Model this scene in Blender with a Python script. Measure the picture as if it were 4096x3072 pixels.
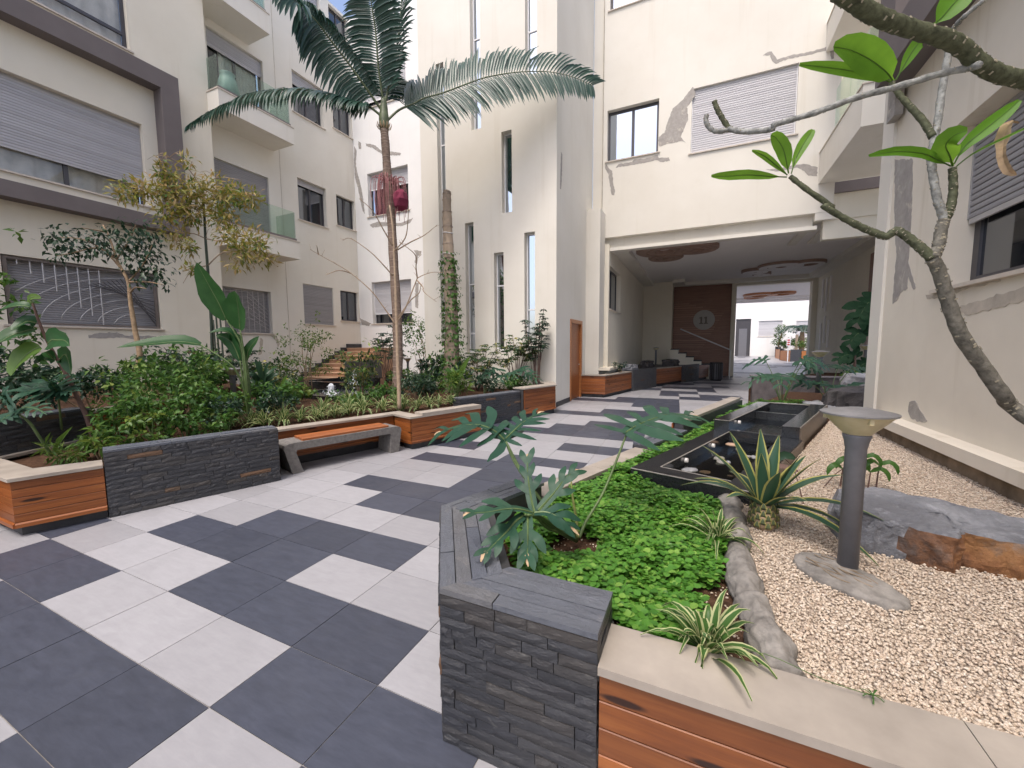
import bpy, math, random
import numpy as np
from mathutils import Vector, Matrix
random.seed(7); RS = np.random.RandomState(11)
for o in list(bpy.data.objects): bpy.data.objects.remove(o)
scene = bpy.context.scene
COL = scene.collection
# ---------------------------------------------------------------- camera
cam_d = bpy.data.cameras.new('camera'); cam = bpy.data.objects.new('camera', cam_d); COL.objects.link(cam)
cam_d.sensor_width = 36.0; cam_d.lens = 402.2 / 1024 * 36.0; cam_d.clip_start = 0.05; cam_d.clip_end = 600
PIT, ROL, YAW = -0.0904, -0.0066, -0.432
_f = Vector((math.sin(YAW)*math.cos(PIT), math.cos(YAW)*math.cos(PIT), math.sin(PIT)))
_r = Vector((math.cos(YAW), -math.sin(YAW), 0)); _u = _r.cross(_f)
_r2 = _r*math.cos(ROL) + _u*math.sin(ROL); _u2 = -_r*math.sin(ROL) + _u*math.cos(ROL)
cam.matrix_world = Matrix(((_r2.x, _u2.x, -_f.x, 1.922), (_r2.y, _u2.y, -_f.y, -0.9325), (_r2.z, _u2.z, -_f.z, 1.584), (0, 0, 0, 1)))
scene.camera = cam
# ---------------------------------------------------------------- sky, sun, exposure
SUN_DIR = Vector((-0.02, -0.50, 1.0)).normalized()      # towards the sun
world = bpy.data.worlds.new('World'); scene.world = world; world.use_nodes = True
wn = world.node_tree.nodes; wl = world.node_tree.links
sky = wn.new('ShaderNodeTexSky'); sky.sky_type = 'NISHITA'; sky.sun_disc = False
sky.sun_elevation = math.asin(SUN_DIR.z); sky.sun_rotation = math.atan2(SUN_DIR.x, SUN_DIR.y)
sky.air_density = 0.7; sky.dust_density = 4.0; sky.ozone_density = 0.3
wl.new(sky.outputs[0], wn['Background'].inputs[0]); wn['Background'].inputs[1].default_value = 0.15
sd = bpy.data.lights.new('sun', 'SUN'); sd.energy = 0.55; sd.angle = math.radians(12); sd.color = (1.0, 0.97, 0.93)
so = bpy.data.objects.new('sun', sd); COL.objects.link(so); so.rotation_euler = (-SUN_DIR).to_track_quat('-Z', 'Y').to_euler()
so.location = (0, 0, 30)
scene.view_settings.view_transform = 'Standard'; scene.view_settings.look = 'None'
scene.view_settings.exposure = 1.32; scene.view_settings.gamma = 1.0; scene.view_settings.use_curve_mapping = False
scene.render.engine = 'CYCLES'
scene.cycles.max_bounces = 8; scene.cycles.diffuse_bounces = 5; scene.cycles.transparent_max_bounces = 12

DATA = {'bam_blobs': [(-7.594, 3.034, 4.409, 0.26), (-7.135, 3.138, 4.44, 0.34), (-6.923, 3.345, 4.429, 0.36), (-6.912, 3.384, 4.772, 0.26), (-6.692, 3.427, 4.182, 0.32), (-6.79, 3.253, 4.003, 0.26),
               (-6.615, 3.604, 4.489, 0.36), (-6.298, 3.752, 4.512, 0.38), (-5.978, 3.889, 4.41, 0.36), (-5.601, 3.944, 4.321, 0.3), (-6.352, 3.806, 4.198, 0.34), (-6.6, 3.563, 4.017, 0.28), (-5.848, 3.762, 3.636, 0.27),
               (-5.476, 3.817, 3.582, 0.28), (-5.25, 3.906, 3.436, 0.27), (-5.511, 3.774, 3.317, 0.26), (-5.155, 3.926, 3.193, 0.2), (-6.558, 3.418, 3.47, 0.22), (-6.078, 3.801, 3.988, 0.26),
               (-6.788, 3.334, 3.692, 0.24), (-6.808, 3.226, 4.924, 0.1), (-6.49, 3.488, 4.967, 0.14), (-5.614, 3.703, 3.076, 0.18), (-6.454, 3.421, 3.028, 0.15)],
 'bam_br': [[(-6.596, 3.752, 3.673), (-6.136, 3.808, 3.584), (-5.658, 3.887, 3.644), (-5.185, 3.939, 3.459)], [(-6.596, 3.752, 3.673), (-6.636, 3.517, 3.719), (-6.619, 3.281, 3.494)],
            [(-6.635, 3.785, 4.184), (-6.883, 3.468, 4.367), (-7.201, 3.108, 4.441)], [(-6.651, 3.79, 4.311), (-6.094, 3.846, 4.51), (-5.434, 3.913, 4.356)],
            [(-6.683, 3.803, 4.592), (-6.672, 3.615, 4.862), (-6.778, 3.36, 5.018)], [(-6.683, 3.803, 4.592), (-6.215, 3.813, 4.735), (-5.596, 3.863, 4.598)],
            [(-6.545, 3.725, 3.162), (-6.13, 3.791, 3.383), (-5.647, 3.855, 3.275), (-5.176, 3.914, 3.169)], [(-6.545, 3.725, 3.162), (-6.569, 3.481, 3.048), (-6.486, 3.27, 2.768)]],
 'bam_canes': [[(-6.357, 3.587, 0.915), (-6.414, 3.632, 1.63), (-6.458, 3.675, 2.268), (-6.545, 3.725, 3.162), (-6.596, 3.752, 3.673), (-6.635, 3.785, 4.184), (-6.683, 3.803, 4.592)],
               [(-6.239, 3.639, 0.889), (-6.309, 3.68, 1.629), (-6.376, 3.713, 2.268), (-6.465, 3.731, 2.855)], [(-6.171, 3.675, 0.94), (-6.24, 3.712, 1.629), (-6.306, 3.743, 2.242), (-6.393, 3.756, 2.778)],
               [(-6.31, 3.609, 0.915), (-6.352, 3.648, 1.502), (-6.414, 3.683, 2.141)]],
 'ban': [{'blade': [(-4.462, 0.941, 1.658), (-4.373, 0.945, 1.696), (-4.272, 0.95, 1.695), (-4.137, 0.97, 1.687), (-4.035, 0.969, 1.629)], 'n': 'cam', 'w': 0.12},
         {'blade': [(-4.532, 0.905, 1.62), (-4.546, 0.855, 1.594), (-4.58, 0.79, 1.518), (-4.601, 0.729, 1.418), (-4.586, 0.685, 1.32)], 'n': 'cam', 'w': 0.12},
         {'blade': [(-4.597, 0.895, 1.815), (-4.608, 0.818, 1.787), (-4.627, 0.736, 1.747), (-4.641, 0.653, 1.671), (-4.607, 0.594, 1.621)], 'n': 'cam', 'w': 0.1},
         {'blade': [(-4.588, 0.906, 1.88), (-4.595, 0.848, 1.896), (-4.599, 0.787, 1.849), (-4.601, 0.725, 1.796)], 'n': 'cam', 'w': 0.08},
         {'blade': [(-4.482, 1.025, 1.487), (-4.412, 1.045, 1.539), (-4.349, 1.047, 1.46), (-4.297, 1.038, 1.316)], 'n': 'cam', 'w': 0.1},
         {'blade': [(-4.531, 1.003, 1.487), (-4.542, 0.944, 1.502), (-4.539, 0.887, 1.471), (-4.488, 0.854, 1.453)], 'n': 'cam', 'w': 0.07},
         {'blade': [(-4.577, 0.872, 2.044), (-4.608, 0.822, 2.06), (-4.672, 0.753, 2.038), (-4.71, 0.695, 1.998)], 'n': 'up', 'w': 0.07},
         {'blade': [(-4.555, 0.886, 2.088), (-4.555, 0.873, 2.138), (-4.472, 0.894, 2.154), (-4.394, 0.909, 2.133)], 'n': 'cam', 'w': 0.04},
         {'blade': [(-4.41, 0.95, 1.502), (-4.349, 0.9, 1.555), (-4.274, 0.853, 1.568)], 'n': 'up', 'w': 0.05}],
 'ban_stem': [(-4.446, 1.22, 0.497), (-4.461, 1.182, 0.815), (-4.489, 1.129, 1.058), (-4.515, 1.078, 1.295), (-4.55, 1.019, 1.5), (-4.583, 0.963, 1.726), (-4.575, 0.922, 1.906), (-4.555, 0.887, 2.095)],
 'bare_branches': [[(-2.834, 4.6, 1.989), (-3.02, 4.458, 2.355), (-3.134, 4.336, 2.574), (-3.367, 4.162, 2.834), (-3.571, 3.992, 2.998), (-3.726, 3.84, 3.114), (-3.779, 3.73, 3.175)],
                   [(-2.903, 4.652, 2.83), (-2.969, 4.499, 2.992), (-3.092, 4.325, 3.192), (-3.287, 4.115, 3.374), (-3.305, 3.962, 3.313)],
                   [(-2.804, 4.62, 2.059), (-2.627, 4.611, 2.258), (-2.41, 4.645, 2.7), (-2.307, 4.587, 2.751), (-2.066, 4.593, 2.809), (-1.827, 4.591, 2.789)],
                   [(-2.519, 4.824, 2.78), (-2.466, 4.726, 2.942), (-2.391, 4.638, 3.097), (-2.395, 4.507, 3.18), (-2.485, 4.337, 3.281)],
                   [(-2.896, 4.698, 3.261), (-2.621, 4.658, 3.436), (-2.478, 4.564, 3.679), (-2.364, 4.447, 3.821)], [(-2.854, 4.719, 3.273), (-2.536, 4.69, 3.367), (-2.227, 4.655, 3.433), (-1.94, 4.615, 3.548)],
                   [(-2.92, 4.695, 3.343), (-2.958, 4.517, 3.575), (-3.01, 4.335, 3.839), (-3.09, 4.128, 3.978)], [(-2.529, 4.817, 2.757), (-2.325, 4.713, 2.614), (-2.197, 4.576, 2.5), (-1.911, 4.506, 2.324)],
                   [(-3.565, 4.352, 2.881), (-3.554, 4.081, 2.881), (-3.544, 3.796, 2.758)], [(-4.086, 4.144, 3.211), (-3.682, 3.78, 3.235)],
                   [(-2.806, 4.624, 2.105), (-2.504, 4.607, 2.388), (-2.278, 4.536, 2.478), (-2.146, 4.423, 2.585)]],
 'bare_trunk': [(-2.728, 4.504, 0.542), (-2.755, 4.536, 0.985), (-2.781, 4.559, 1.335), (-2.807, 4.594, 1.802), (-2.837, 4.626, 2.269), (-2.861, 4.657, 2.689), (-2.898, 4.691, 3.203), (-2.934, 4.721, 3.67),
                (-2.995, 4.73, 4.044)],
 'bop': [{'blade': [(-4.479, 2.794, 2.022), (-4.497, 2.724, 2.236), (-4.53, 2.647, 2.445), (-4.56, 2.57, 2.648), (-4.569, 2.5, 2.817)],
          'n': 'cam',
          'pet': [(-4.28, 2.911, 0.501), (-4.315, 2.911, 1.104), (-4.347, 2.903, 1.618), (-4.395, 2.857, 1.821), (-4.479, 2.794, 2.022)],
          'w': 0.17},
         {'blade': [(-4.291, 2.867, 1.88), (-4.24, 2.837, 2.036), (-4.199, 2.804, 2.209), (-4.156, 2.766, 2.32), (-4.12, 2.723, 2.418)],
          'n': 'cam',
          'pet': [(-4.271, 2.915, 0.501), (-4.27, 2.907, 1.002), (-4.279, 2.895, 1.516), (-4.291, 2.867, 1.88)],
          'w': 0.2},
         {'blade': [(-4.592, 2.484, 1.65), (-4.708, 2.324, 1.694), (-4.849, 2.148, 1.683), (-5.013, 1.958, 1.652), (-5.167, 1.773, 1.616)],
          'n': 'up',
          'pet': [(-4.29, 2.907, 0.501), (-4.258, 2.862, 0.904), (-4.267, 2.787, 1.196), (-4.324, 2.682, 1.401), (-4.592, 2.484, 1.65)],
          'w': 0.13},
         {'blade': [(-4.445, 2.889, 1.701), (-4.453, 2.823, 1.822), (-4.493, 2.735, 1.86), (-4.601, 2.608, 1.828)],
          'n': 'up',
          'pet': [(-4.261, 2.92, 0.501), (-4.295, 2.932, 0.999), (-4.344, 2.928, 1.413), (-4.445, 2.889, 1.701)],
          'w': 0.09},
         {'blade': [(-4.388, 2.996, 1.41), (-4.407, 3.039, 1.555), (-4.368, 3.106, 1.681), (-4.328, 3.172, 1.787)], 'n': 'cam', 'pet': [(-4.271, 2.915, 0.501), (-4.316, 2.966, 0.995), (-4.388, 2.996, 1.41)], 'w': 0.08},
         {'blade': [(-4.379, 2.89, 1.414), (-4.446, 2.847, 1.66), (-4.525, 2.784, 1.761), (-4.619, 2.707, 1.791)], 'n': 'cam', 'pet': [(-4.29, 2.907, 0.501), (-4.341, 2.9, 1.001), (-4.379, 2.89, 1.414)], 'w': 0.09},
         {'blade': [(-4.445, 2.97, 1.41), (-4.491, 2.974, 1.661), (-4.515, 2.979, 1.827)], 'n': 'cam', 'pet': [(-4.271, 2.915, 0.501), (-4.354, 2.948, 0.996), (-4.445, 2.97, 1.41)], 'w': 0.08}],
 'bop_base': [-4.284, 2.913, 0.5],
 'climb': [[(5.2, 10.696, 1.032), (5.19, 10.722, 1.341), (5.21, 10.759, 1.619), (5.3, 10.825, 1.865)]],
 'climb_leaf': [{'b': [(5.359, 10.846, 1.803), (5.272, 10.812, 1.866), (5.163, 10.753, 1.774), (5.083, 10.701, 1.62)], 'w': 0.22},
                {'b': [(5.48, 10.964, 2.42), (5.393, 10.93, 2.482), (5.287, 10.862, 2.298), (5.222, 10.814, 2.113)], 'w': 0.3}, {'b': [(5.587, 11.031, 2.605), (5.42, 10.948, 2.544), (5.314, 10.878, 2.329)], 'w': 0.2},
                {'b': [(5.177, 10.713, 1.311), (5.091, 10.68, 1.373), (4.951, 10.612, 1.343), (4.842, 10.551, 1.236)], 'w': 0.18},
                {'b': [(5.464, 10.83, 1.154), (5.407, 10.805, 1.17), (5.324, 10.762, 1.124)], 'w': 0.15}],
 'cut_trunk': [(-3.771, 7.697, 0.238), (-3.796, 7.782, 1.206), (-3.829, 7.871, 2.244), (-3.9, 7.941, 3.282), (-3.977, 8.009, 4.32), (-4.042, 8.083, 5.358), (-4.03, 8.111, 5.583)],
 'ficus_blobs': [(-8.105, 2.267, 3.52, 0.32), (-7.826, 2.382, 3.379, 0.34), (-7.535, 2.532, 3.539, 0.3), (-7.318, 2.613, 3.352, 0.32), (-6.982, 2.775, 3.419, 0.38), (-6.734, 2.905, 3.58, 0.34),
                 (-6.681, 2.897, 3.255, 0.36), (-6.888, 2.788, 3.118, 0.33), (-6.523, 2.94, 2.953, 0.3), (-6.773, 2.811, 2.816, 0.26), (-8.117, 2.232, 3.219, 0.2), (-7.654, 2.452, 3.285, 0.27),
                 (-7.159, 2.717, 3.652, 0.3), (-6.453, 2.949, 2.721, 0.16)],
 'ficus_br': [[(-7.122, 2.756, 2.765), (-6.716, 2.802, 3.014), (-6.394, 2.815, 3.319)], [(-7.225, 2.729, 2.977), (-7.357, 2.586, 3.26), (-7.563, 2.399, 3.444), (-7.774, 2.193, 3.464)],
              [(-7.317, 2.706, 3.166), (-6.939, 2.74, 3.429), (-6.651, 2.73, 3.658)], [(-7.122, 2.756, 2.765), (-6.623, 2.817, 2.737), (-6.209, 2.835, 2.665)],
              [(-7.317, 2.706, 3.166), (-7.486, 2.533, 3.33), (-7.681, 2.324, 3.239), (-7.825, 2.138, 3.149)], [(-7.503, 2.667, 3.637), (-7.471, 2.348, 3.619)],
              [(-7.083, 2.754, 2.576), (-6.809, 2.722, 2.646), (-6.453, 2.716, 2.599)]],
 'ficus_trunk': [(-6.947, 2.658, 0.977), (-6.923, 2.697, 1.259), (-6.9, 2.736, 1.541), (-6.975, 2.734, 1.87), (-7.04, 2.739, 2.223), (-7.08, 2.744, 2.459), (-7.122, 2.756, 2.765), (-7.225, 2.729, 2.977),
                 (-7.317, 2.706, 3.166), (-7.435, 2.686, 3.519), (-7.55, 2.657, 3.755), (-7.69, 2.628, 4.108)],
 'fr_br': [([(2.966, 1.803, 2.012), (2.927, 1.809, 2.063), (2.897, 1.817, 2.102), (2.853, 1.82, 2.148), (2.826, 1.828, 2.17), (2.792, 1.828, 2.145), (2.747, 1.828, 2.166), (2.675, 1.817, 2.207), (2.588, 1.801, 2.266),
             (2.506, 1.788, 2.33), (2.553, 1.809, 2.318), (2.423, 1.788, 2.43), (2.35, 1.789, 2.507)],
            0.026, 0.014),
           ([(2.966, 1.803, 2.012), (2.992, 1.821, 2.072), (3.002, 1.833, 2.153), (3.013, 1.844, 2.2)], 0.031, 0.026),
           ([(3.013, 1.844, 2.2), (2.995, 1.841, 2.26), (2.982, 1.839, 2.297), (2.957, 1.839, 2.418), (2.945, 1.843, 2.512), (2.954, 1.855, 2.593), (2.97, 1.872, 2.687), (2.981, 1.89, 2.821), (3.005, 1.921, 3.009),
             (3.013, 1.93, 3.069)],
            0.021, 0.016),
           ([(3.013, 1.844, 2.2), (3.035, 1.858, 2.24), (3.046, 1.868, 2.297), (3.05, 1.878, 2.377), (3.043, 1.883, 2.458)], 0.023, 0.018),
           ([(2.951, 1.856, 2.613), (2.914, 1.876, 2.708), (2.861, 1.888, 2.798), (2.82, 1.905, 2.876), (2.797, 1.929, 2.948)], 0.019, 0.013),
           ([(3.109, 1.427, 2.571), (3.016, 1.364, 2.585), (2.915, 1.296, 2.595), (2.832, 1.239, 2.625), (2.764, 1.189, 2.665), (2.694, 1.136, 2.683), (2.573, 1.061, 2.704), (2.498, 1.005, 2.713), (2.425, 0.951, 2.73),
             (2.358, 0.9, 2.755), (2.313, 0.859, 2.766)],
            0.032, 0.03),
           ([(2.808, 1.179, 2.587), (2.807, 1.237, 2.612), (2.728, 1.256, 2.621), (2.609, 1.255, 2.607), (2.48, 1.25, 2.596), (2.343, 1.239, 2.565), (2.196, 1.224, 2.542), (2.185, 1.229, 2.528), (2.081, 1.232, 2.542),
             (2.017, 1.256, 2.579)],
            0.014, 0.013),
           ([(2.023, 1.258, 2.576), (1.993, 1.249, 2.623), (1.969, 1.243, 2.667), (1.954, 1.24, 2.707)], 0.013, 0.012),
           ([(2.023, 1.258, 2.576), (1.972, 1.234, 2.567), (1.937, 1.22, 2.586), (1.922, 1.216, 2.617), (1.924, 1.22, 2.642)], 0.012, 0.011),
           ([(2.739, 1.217, 2.733), (2.742, 1.183, 2.747), (2.757, 1.155, 2.759), (2.788, 1.134, 2.778)], 0.01, 0.008)],
 'fr_dry': [(3.296, 1.964, 2.65), (3.255, 1.944, 2.644), (3.239, 1.929, 2.572), (3.235, 1.92, 2.493), (3.262, 1.925, 2.421), (3.298, 1.94, 2.401)],
 'fr_leaf': [{'b': [(2.803, 1.932, 2.955), (2.754, 1.871, 2.979), (2.663, 1.791, 3.016), (2.562, 1.705, 3.036), (2.472, 1.621, 3.026)], 'n': (-0.211, -0.774, -0.157), 'w': 0.075},
             {'b': [(2.797, 1.929, 2.948), (2.732, 1.902, 2.977), (2.628, 1.857, 3.006), (2.498, 1.799, 3.028), (2.356, 1.736, 3.046)], 'n': (-0.198, -0.782, -0.149), 'w': 0.032},
             {'b': [(2.816, 1.939, 2.962), (2.847, 1.932, 3.029), (2.871, 1.921, 3.08), (2.895, 1.907, 3.109), (2.914, 1.887, 3.097)], 'n': (-0.254, -0.765, -0.151), 'w': 0.03},
             {'b': [(2.678, 1.193, 2.769), (2.703, 1.192, 2.789), (2.726, 1.192, 2.818), (2.754, 1.195, 2.851), (2.764, 1.187, 2.865)], 'n': (-0.28, -0.74, -0.18), 'w': 0.045},
             {'b': [(3.044, 1.884, 2.468), (3.009, 1.83, 2.501), (2.969, 1.774, 2.535), (2.982, 1.741, 2.561), (3.017, 1.716, 2.566)], 'n': (-0.309, -0.798, -0.03), 'w': 0.05},
             {'b': [(3.05, 1.888, 2.478), (3.081, 1.882, 2.553), (3.148, 1.892, 2.618), (3.212, 1.9, 2.676), (3.266, 1.902, 2.731)], 'n': (-0.34, -0.783, -0.037), 'w': 0.036},
             {'b': [(3.035, 1.88, 2.468), (2.963, 1.821, 2.487), (2.877, 1.756, 2.509), (2.746, 1.668, 2.505), (2.626, 1.582, 2.474)], 'n': (-0.287, -0.807, -0.028), 'w': 0.025},
             {'b': [(3.062, 1.893, 2.468), (3.105, 1.875, 2.507), (3.17, 1.867, 2.54), (3.279, 1.881, 2.59), (3.316, 1.857, 2.601)], 'n': (-0.35, -0.785, -0.018), 'w': 0.006},
             {'b': [(2.342, 1.787, 2.522), (2.328, 1.772, 2.575), (2.307, 1.755, 2.643), (2.269, 1.73, 2.695), (2.24, 1.704, 2.707)], 'n': (-0.119, -0.83, -0.077), 'w': 0.038},
             {'b': [(2.356, 1.794, 2.522), (2.374, 1.809, 2.595), (2.405, 1.831, 2.669), (2.437, 1.851, 2.728), (2.456, 1.864, 2.761)], 'n': (-0.145, -0.827, -0.075), 'w': 0.028},
             {'b': [(2.336, 1.784, 2.514), (2.277, 1.743, 2.559), (2.213, 1.699, 2.603), (2.151, 1.654, 2.624)], 'n': (-0.092, -0.835, -0.073), 'w': 0.018},
             {'b': [(2.333, 1.781, 2.503), (2.236, 1.694, 2.492), (2.133, 1.604, 2.484), (2.033, 1.515, 2.462), (1.956, 1.436, 2.447)], 'n': (-0.07, -0.846, -0.05), 'w': 0.026}],
 'fr_trunk': [(3.646, 2.125, 0.993), (3.471, 2.053, 1.215), (3.361, 1.999, 1.322), (3.253, 1.95, 1.47), (3.147, 1.902, 1.616), (3.085, 1.873, 1.746), (3.037, 1.849, 1.874), (2.999, 1.827, 1.967), (2.966, 1.803, 2.012)],
 'fronds': [[(-4.643, 6.505, 6.729), (-4.811, 6.32, 6.882), (-4.909, 6.154, 6.899), (-5.241, 5.888, 6.997), (-5.735, 5.544, 7.069), (-6.211, 5.196, 7.002), (-6.668, 4.845, 6.832), (-6.967, 4.559, 6.581),
             (-7.254, 4.275, 6.289), (-7.421, 4.048, 6.018)],
            [(-4.663, 6.51, 6.863), (-4.787, 6.308, 7.136), (-4.886, 6.113, 7.364), (-5.038, 5.9, 7.661), (-5.179, 5.688, 7.911), (-5.253, 5.5, 8.087), (-5.289, 5.322, 8.191), (-5.345, 5.132, 8.271),
             (-5.338, 4.962, 8.257), (-5.459, 4.746, 8.38)],
            [(-4.637, 6.535, 6.997), (-4.648, 6.474, 7.41), (-4.641, 6.412, 7.716), (-4.619, 6.361, 8.079), (-4.595, 6.307, 8.402), (-4.583, 6.241, 8.652), (-4.57, 6.175, 8.897), (-4.558, 6.114, 9.197),
             (-4.574, 6.042, 9.521)],
            [(-4.579, 6.525, 6.627), (-4.466, 6.651, 6.823), (-4.351, 6.776, 6.98), (-4.14, 6.942, 7.117), (-3.93, 7.111, 7.283), (-3.637, 7.314, 7.412), (-3.238, 7.556, 7.602), (-2.835, 7.801, 7.795),
             (-2.426, 8.041, 7.916), (-2.013, 8.279, 7.994), (-1.45, 8.579, 8.014), (-0.937, 8.845, 7.907), (-0.534, 9.052, 7.73)],
            [(-4.622, 6.545, 7.031), (-4.756, 6.865, 7.524), (-4.815, 7.21, 7.929), (-4.787, 7.566, 8.052), (-4.703, 7.926, 7.941)],
            [(-4.616, 6.548, 7.031), (-4.456, 6.633, 7.701), (-4.324, 6.712, 8.429), (-4.25, 6.753, 9.051), (-4.206, 6.779, 9.665)],
            [(-4.653, 6.531, 7.031), (-5.066, 6.587, 7.841), (-5.427, 6.676, 8.743), (-5.792, 6.753, 9.53), (-6.132, 6.839, 10.302)]],
 'fruit_base': (-4.388, 6.336, 5.185),
 'palm_shaft': [(-4.61, 6.494, 6.46), (-4.625, 6.514, 6.728), (-4.634, 6.537, 6.997), (-4.658, 6.545, 7.199)],
 'palm_trunk': [(-4.159, 6.11, 0.537), (-4.168, 6.179, 1.262), (-4.188, 6.23, 1.866), (-4.258, 6.288, 2.773), (-4.337, 6.342, 3.68), (-4.412, 6.398, 4.588), (-4.512, 6.442, 5.485), (-4.576, 6.479, 6.157),
                (-4.61, 6.494, 6.46)],
 'patches': {'facade': [[(1.542, 9.279), (1.622, 9.069), (1.482, 8.837), (1.392, 8.743), (1.44, 8.385), (1.317, 8.102), (1.246, 7.922), (1.404, 7.712), (1.288, 7.795), (1.097, 7.796), (0.864, 7.804), (0.668, 7.765),
                         (0.616, 7.796), (0.609, 8.057), (0.777, 8.141), (0.884, 8.512), (0.992, 8.801), (1.254, 8.97), (1.399, 9.125)],
                        [(-0.692, 7.391), (-0.607, 7.481), (-0.181, 7.463), (-0.099, 7.53), (0.232, 7.487), (0.594, 7.538), (0.637, 7.429), (0.914, 7.396), (0.956, 7.288), (0.72, 7.292), (0.558, 7.384), (0.317, 7.369),
                         (-0.054, 7.377), (-0.348, 7.37)],
                        [(-1.024, 7.58), (-0.911, 7.411), (-0.8, 7.305), (-0.772, 6.96), (-0.703, 6.693), (-0.722, 6.525), (-0.81, 6.561), (-0.882, 6.936), (-0.931, 7.244), (-1.035, 7.433)],
                        [(3.307, 9.638), (3.417, 9.695), (3.513, 9.684), (3.616, 9.514), (3.651, 9.434), (3.993, 9.458), (4.449, 9.411), (4.741, 9.442), (4.902, 9.394), (4.932, 9.103), (4.875, 9.085), (4.835, 9.298),
                         (4.717, 9.349), (4.302, 9.351), (3.935, 9.388), (3.624, 9.337), (3.54, 9.431), (3.485, 9.605)],
                        [(3.503, 6.562), (3.813, 6.542), (4.191, 6.562), (4.44, 6.534), (4.72, 6.393), (4.717, 6.164), (4.517, 6.217), (4.418, 6.36), (4.258, 6.478), (3.752, 6.462)]],
             'left_a': [[(3.341, 1.93), (3.595, 1.982), (3.835, 2.006), (3.978, 1.93), (4.588, 1.928), (4.642, 1.895), (4.177, 1.853), (3.925, 1.881), (3.586, 1.858), (3.347, 1.854)]],
             'left_b': [[(5.861, 2.959), (6.096, 2.828), (6.008, 1.263), (5.939, 1.03), (5.833, 1.035), (5.806, 1.656), (5.73, 2.038), (5.735, 2.607)],
                        [(7.596, 1.96), (7.68, 1.874), (7.607, 1.433), (7.492, 1.391), (7.559, 1.741)], [(7.922, 2.047), (8.157, 2.017), (8.262, 1.744), (8.183, 1.652), (8.101, 1.88)]],
             'right': [[(5.778, 3.87), (5.293, 3.675), (5.212, 3.205), (5.178, 2.827), (5.191, 2.532), (5.021, 2.281), (4.962, 2.2), (5.006, 2.191), (5.161, 2.361), (5.154, 2.225), (5.332, 2.185), (5.407, 2.106),
                        (5.514, 2.084), (5.521, 2.433), (5.508, 2.671), (5.61, 2.933), (5.686, 3.356)],
                       [(4.886, 0.958), (4.769, 0.987), (4.668, 0.913), (4.486, 0.814), (4.589, 0.782), (4.825, 0.787), (4.898, 0.85)]],
             'right_stain': [[(4.123, 1.923), (3.965, 1.944), (3.698, 1.962), (3.326, 1.999), (3.141, 2.021), (3.126, 1.918), (3.311, 1.901), (3.602, 1.867), (3.949, 1.838), (4.094, 1.872)],
                             [(4.729, 2.101), (4.518, 2.097), (3.897, 2.108), (3.59, 2.102), (3.586, 2.075), (3.891, 2.074), (4.511, 2.049), (4.694, 2.055)]],
             'tower_side': [[(9.497, 6.607), (9.612, 6.587), (9.574, 6.03), (9.51, 5.685), (9.419, 5.671), (9.458, 6.156)]],
             'white': [[(-10.931, 9.719), (-10.82, 9.523), (-10.892, 8.955), (-10.756, 8.463), (-10.621, 7.972), (-10.562, 7.552), (-10.51, 7.014), (-10.624, 7.148), (-10.723, 7.576), (-10.819, 8.063), (-10.959, 8.498),
                        (-10.983, 9.089)],
                       [(-10.329, 9.71), (-9.83, 9.522), (-9.536, 9.265), (-9.017, 9.134), (-8.584, 8.992), (-8.623, 8.918), (-9.096, 9.011), (-9.541, 9.154), (-9.988, 9.469), (-10.296, 9.589)],
                       [(-10.72, 9.877), (-10.565, 9.759), (-10.577, 9.531), (-10.697, 9.556)],
                       [(-10.291, 6.571), (-9.814, 6.626), (-9.431, 6.546), (-8.686, 6.42), (-8.246, 6.502), (-8.102, 6.538), (-8.251, 6.363), (-8.69, 6.307), (-9.438, 6.403), (-10.139, 6.433)],
                       [(-8.101, 5.333), (-7.751, 5.271), (-7.789, 5.098), (-7.916, 5.111), (-7.958, 4.81), (-8.085, 4.873), (-8.01, 5.171)], [(-8.079, 4.104), (-7.918, 4.092), (-7.984, 3.116), (-8.112, 3.174)],
                       [(-11.011, 2.861), (-10.389, 2.617), (-10.542, 2.51), (-10.913, 2.576)]]},
 'ph': [{'mid': [(1.533, 1.6, 1.053), (1.589, 1.698, 1.086), (1.676, 1.81, 1.117), (1.768, 1.923, 1.133), (1.916, 2.058, 1.112)],
         'n': (0, -0.35, 1),
         'pet': [(1.353, 1.187, 0.522), (1.37, 1.27, 0.585), (1.437, 1.383, 0.717), (1.493, 1.495, 0.89), (1.537, 1.601, 1.048)],
         'r': 0.24},
        {'mid': [(0.85, 1.28, 1.011), (0.781, 1.268, 1.068), (0.697, 1.246, 1.1), (0.597, 1.214, 1.098), (0.452, 1.156, 1.054)],
         'n': (0, -0.3, 1),
         'pet': [(1.333, 1.177, 0.514), (1.206, 1.197, 0.61), (1.035, 1.205, 0.792), (0.933, 1.238, 0.894), (0.85, 1.28, 1.011)],
         'r': 0.22},
        {'mid': [(0.857, 1.284, 1.02), (0.882, 1.374, 1.065), (0.909, 1.464, 1.104), (0.965, 1.568, 1.145)],
         'n': (0, -0.4, 1),
         'pet': [(1.336, 1.179, 0.518), (1.21, 1.186, 0.615), (1.044, 1.183, 0.8), (0.9, 1.194, 1.026)],
         'r': 0.15},
        {'mid': [(1.21, 0.869, 0.769), (1.178, 0.913, 0.804), (1.145, 0.959, 0.862), (1.117, 1.007, 0.917), (1.093, 1.057, 0.976)],
         'n': (0.1, -0.8, 0.7),
         'pet': [(1.34, 1.179, 0.503), (1.274, 1.065, 0.591), (1.234, 0.961, 0.658), (1.21, 0.869, 0.762)],
         'r': 0.22},
        {'mid': [(1.228, 0.878, 0.776), (1.261, 0.926, 0.819), (1.289, 0.97, 0.858), (1.318, 1.015, 0.905), (1.348, 1.06, 0.931)],
         'n': (0.1, -0.8, 0.7),
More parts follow.
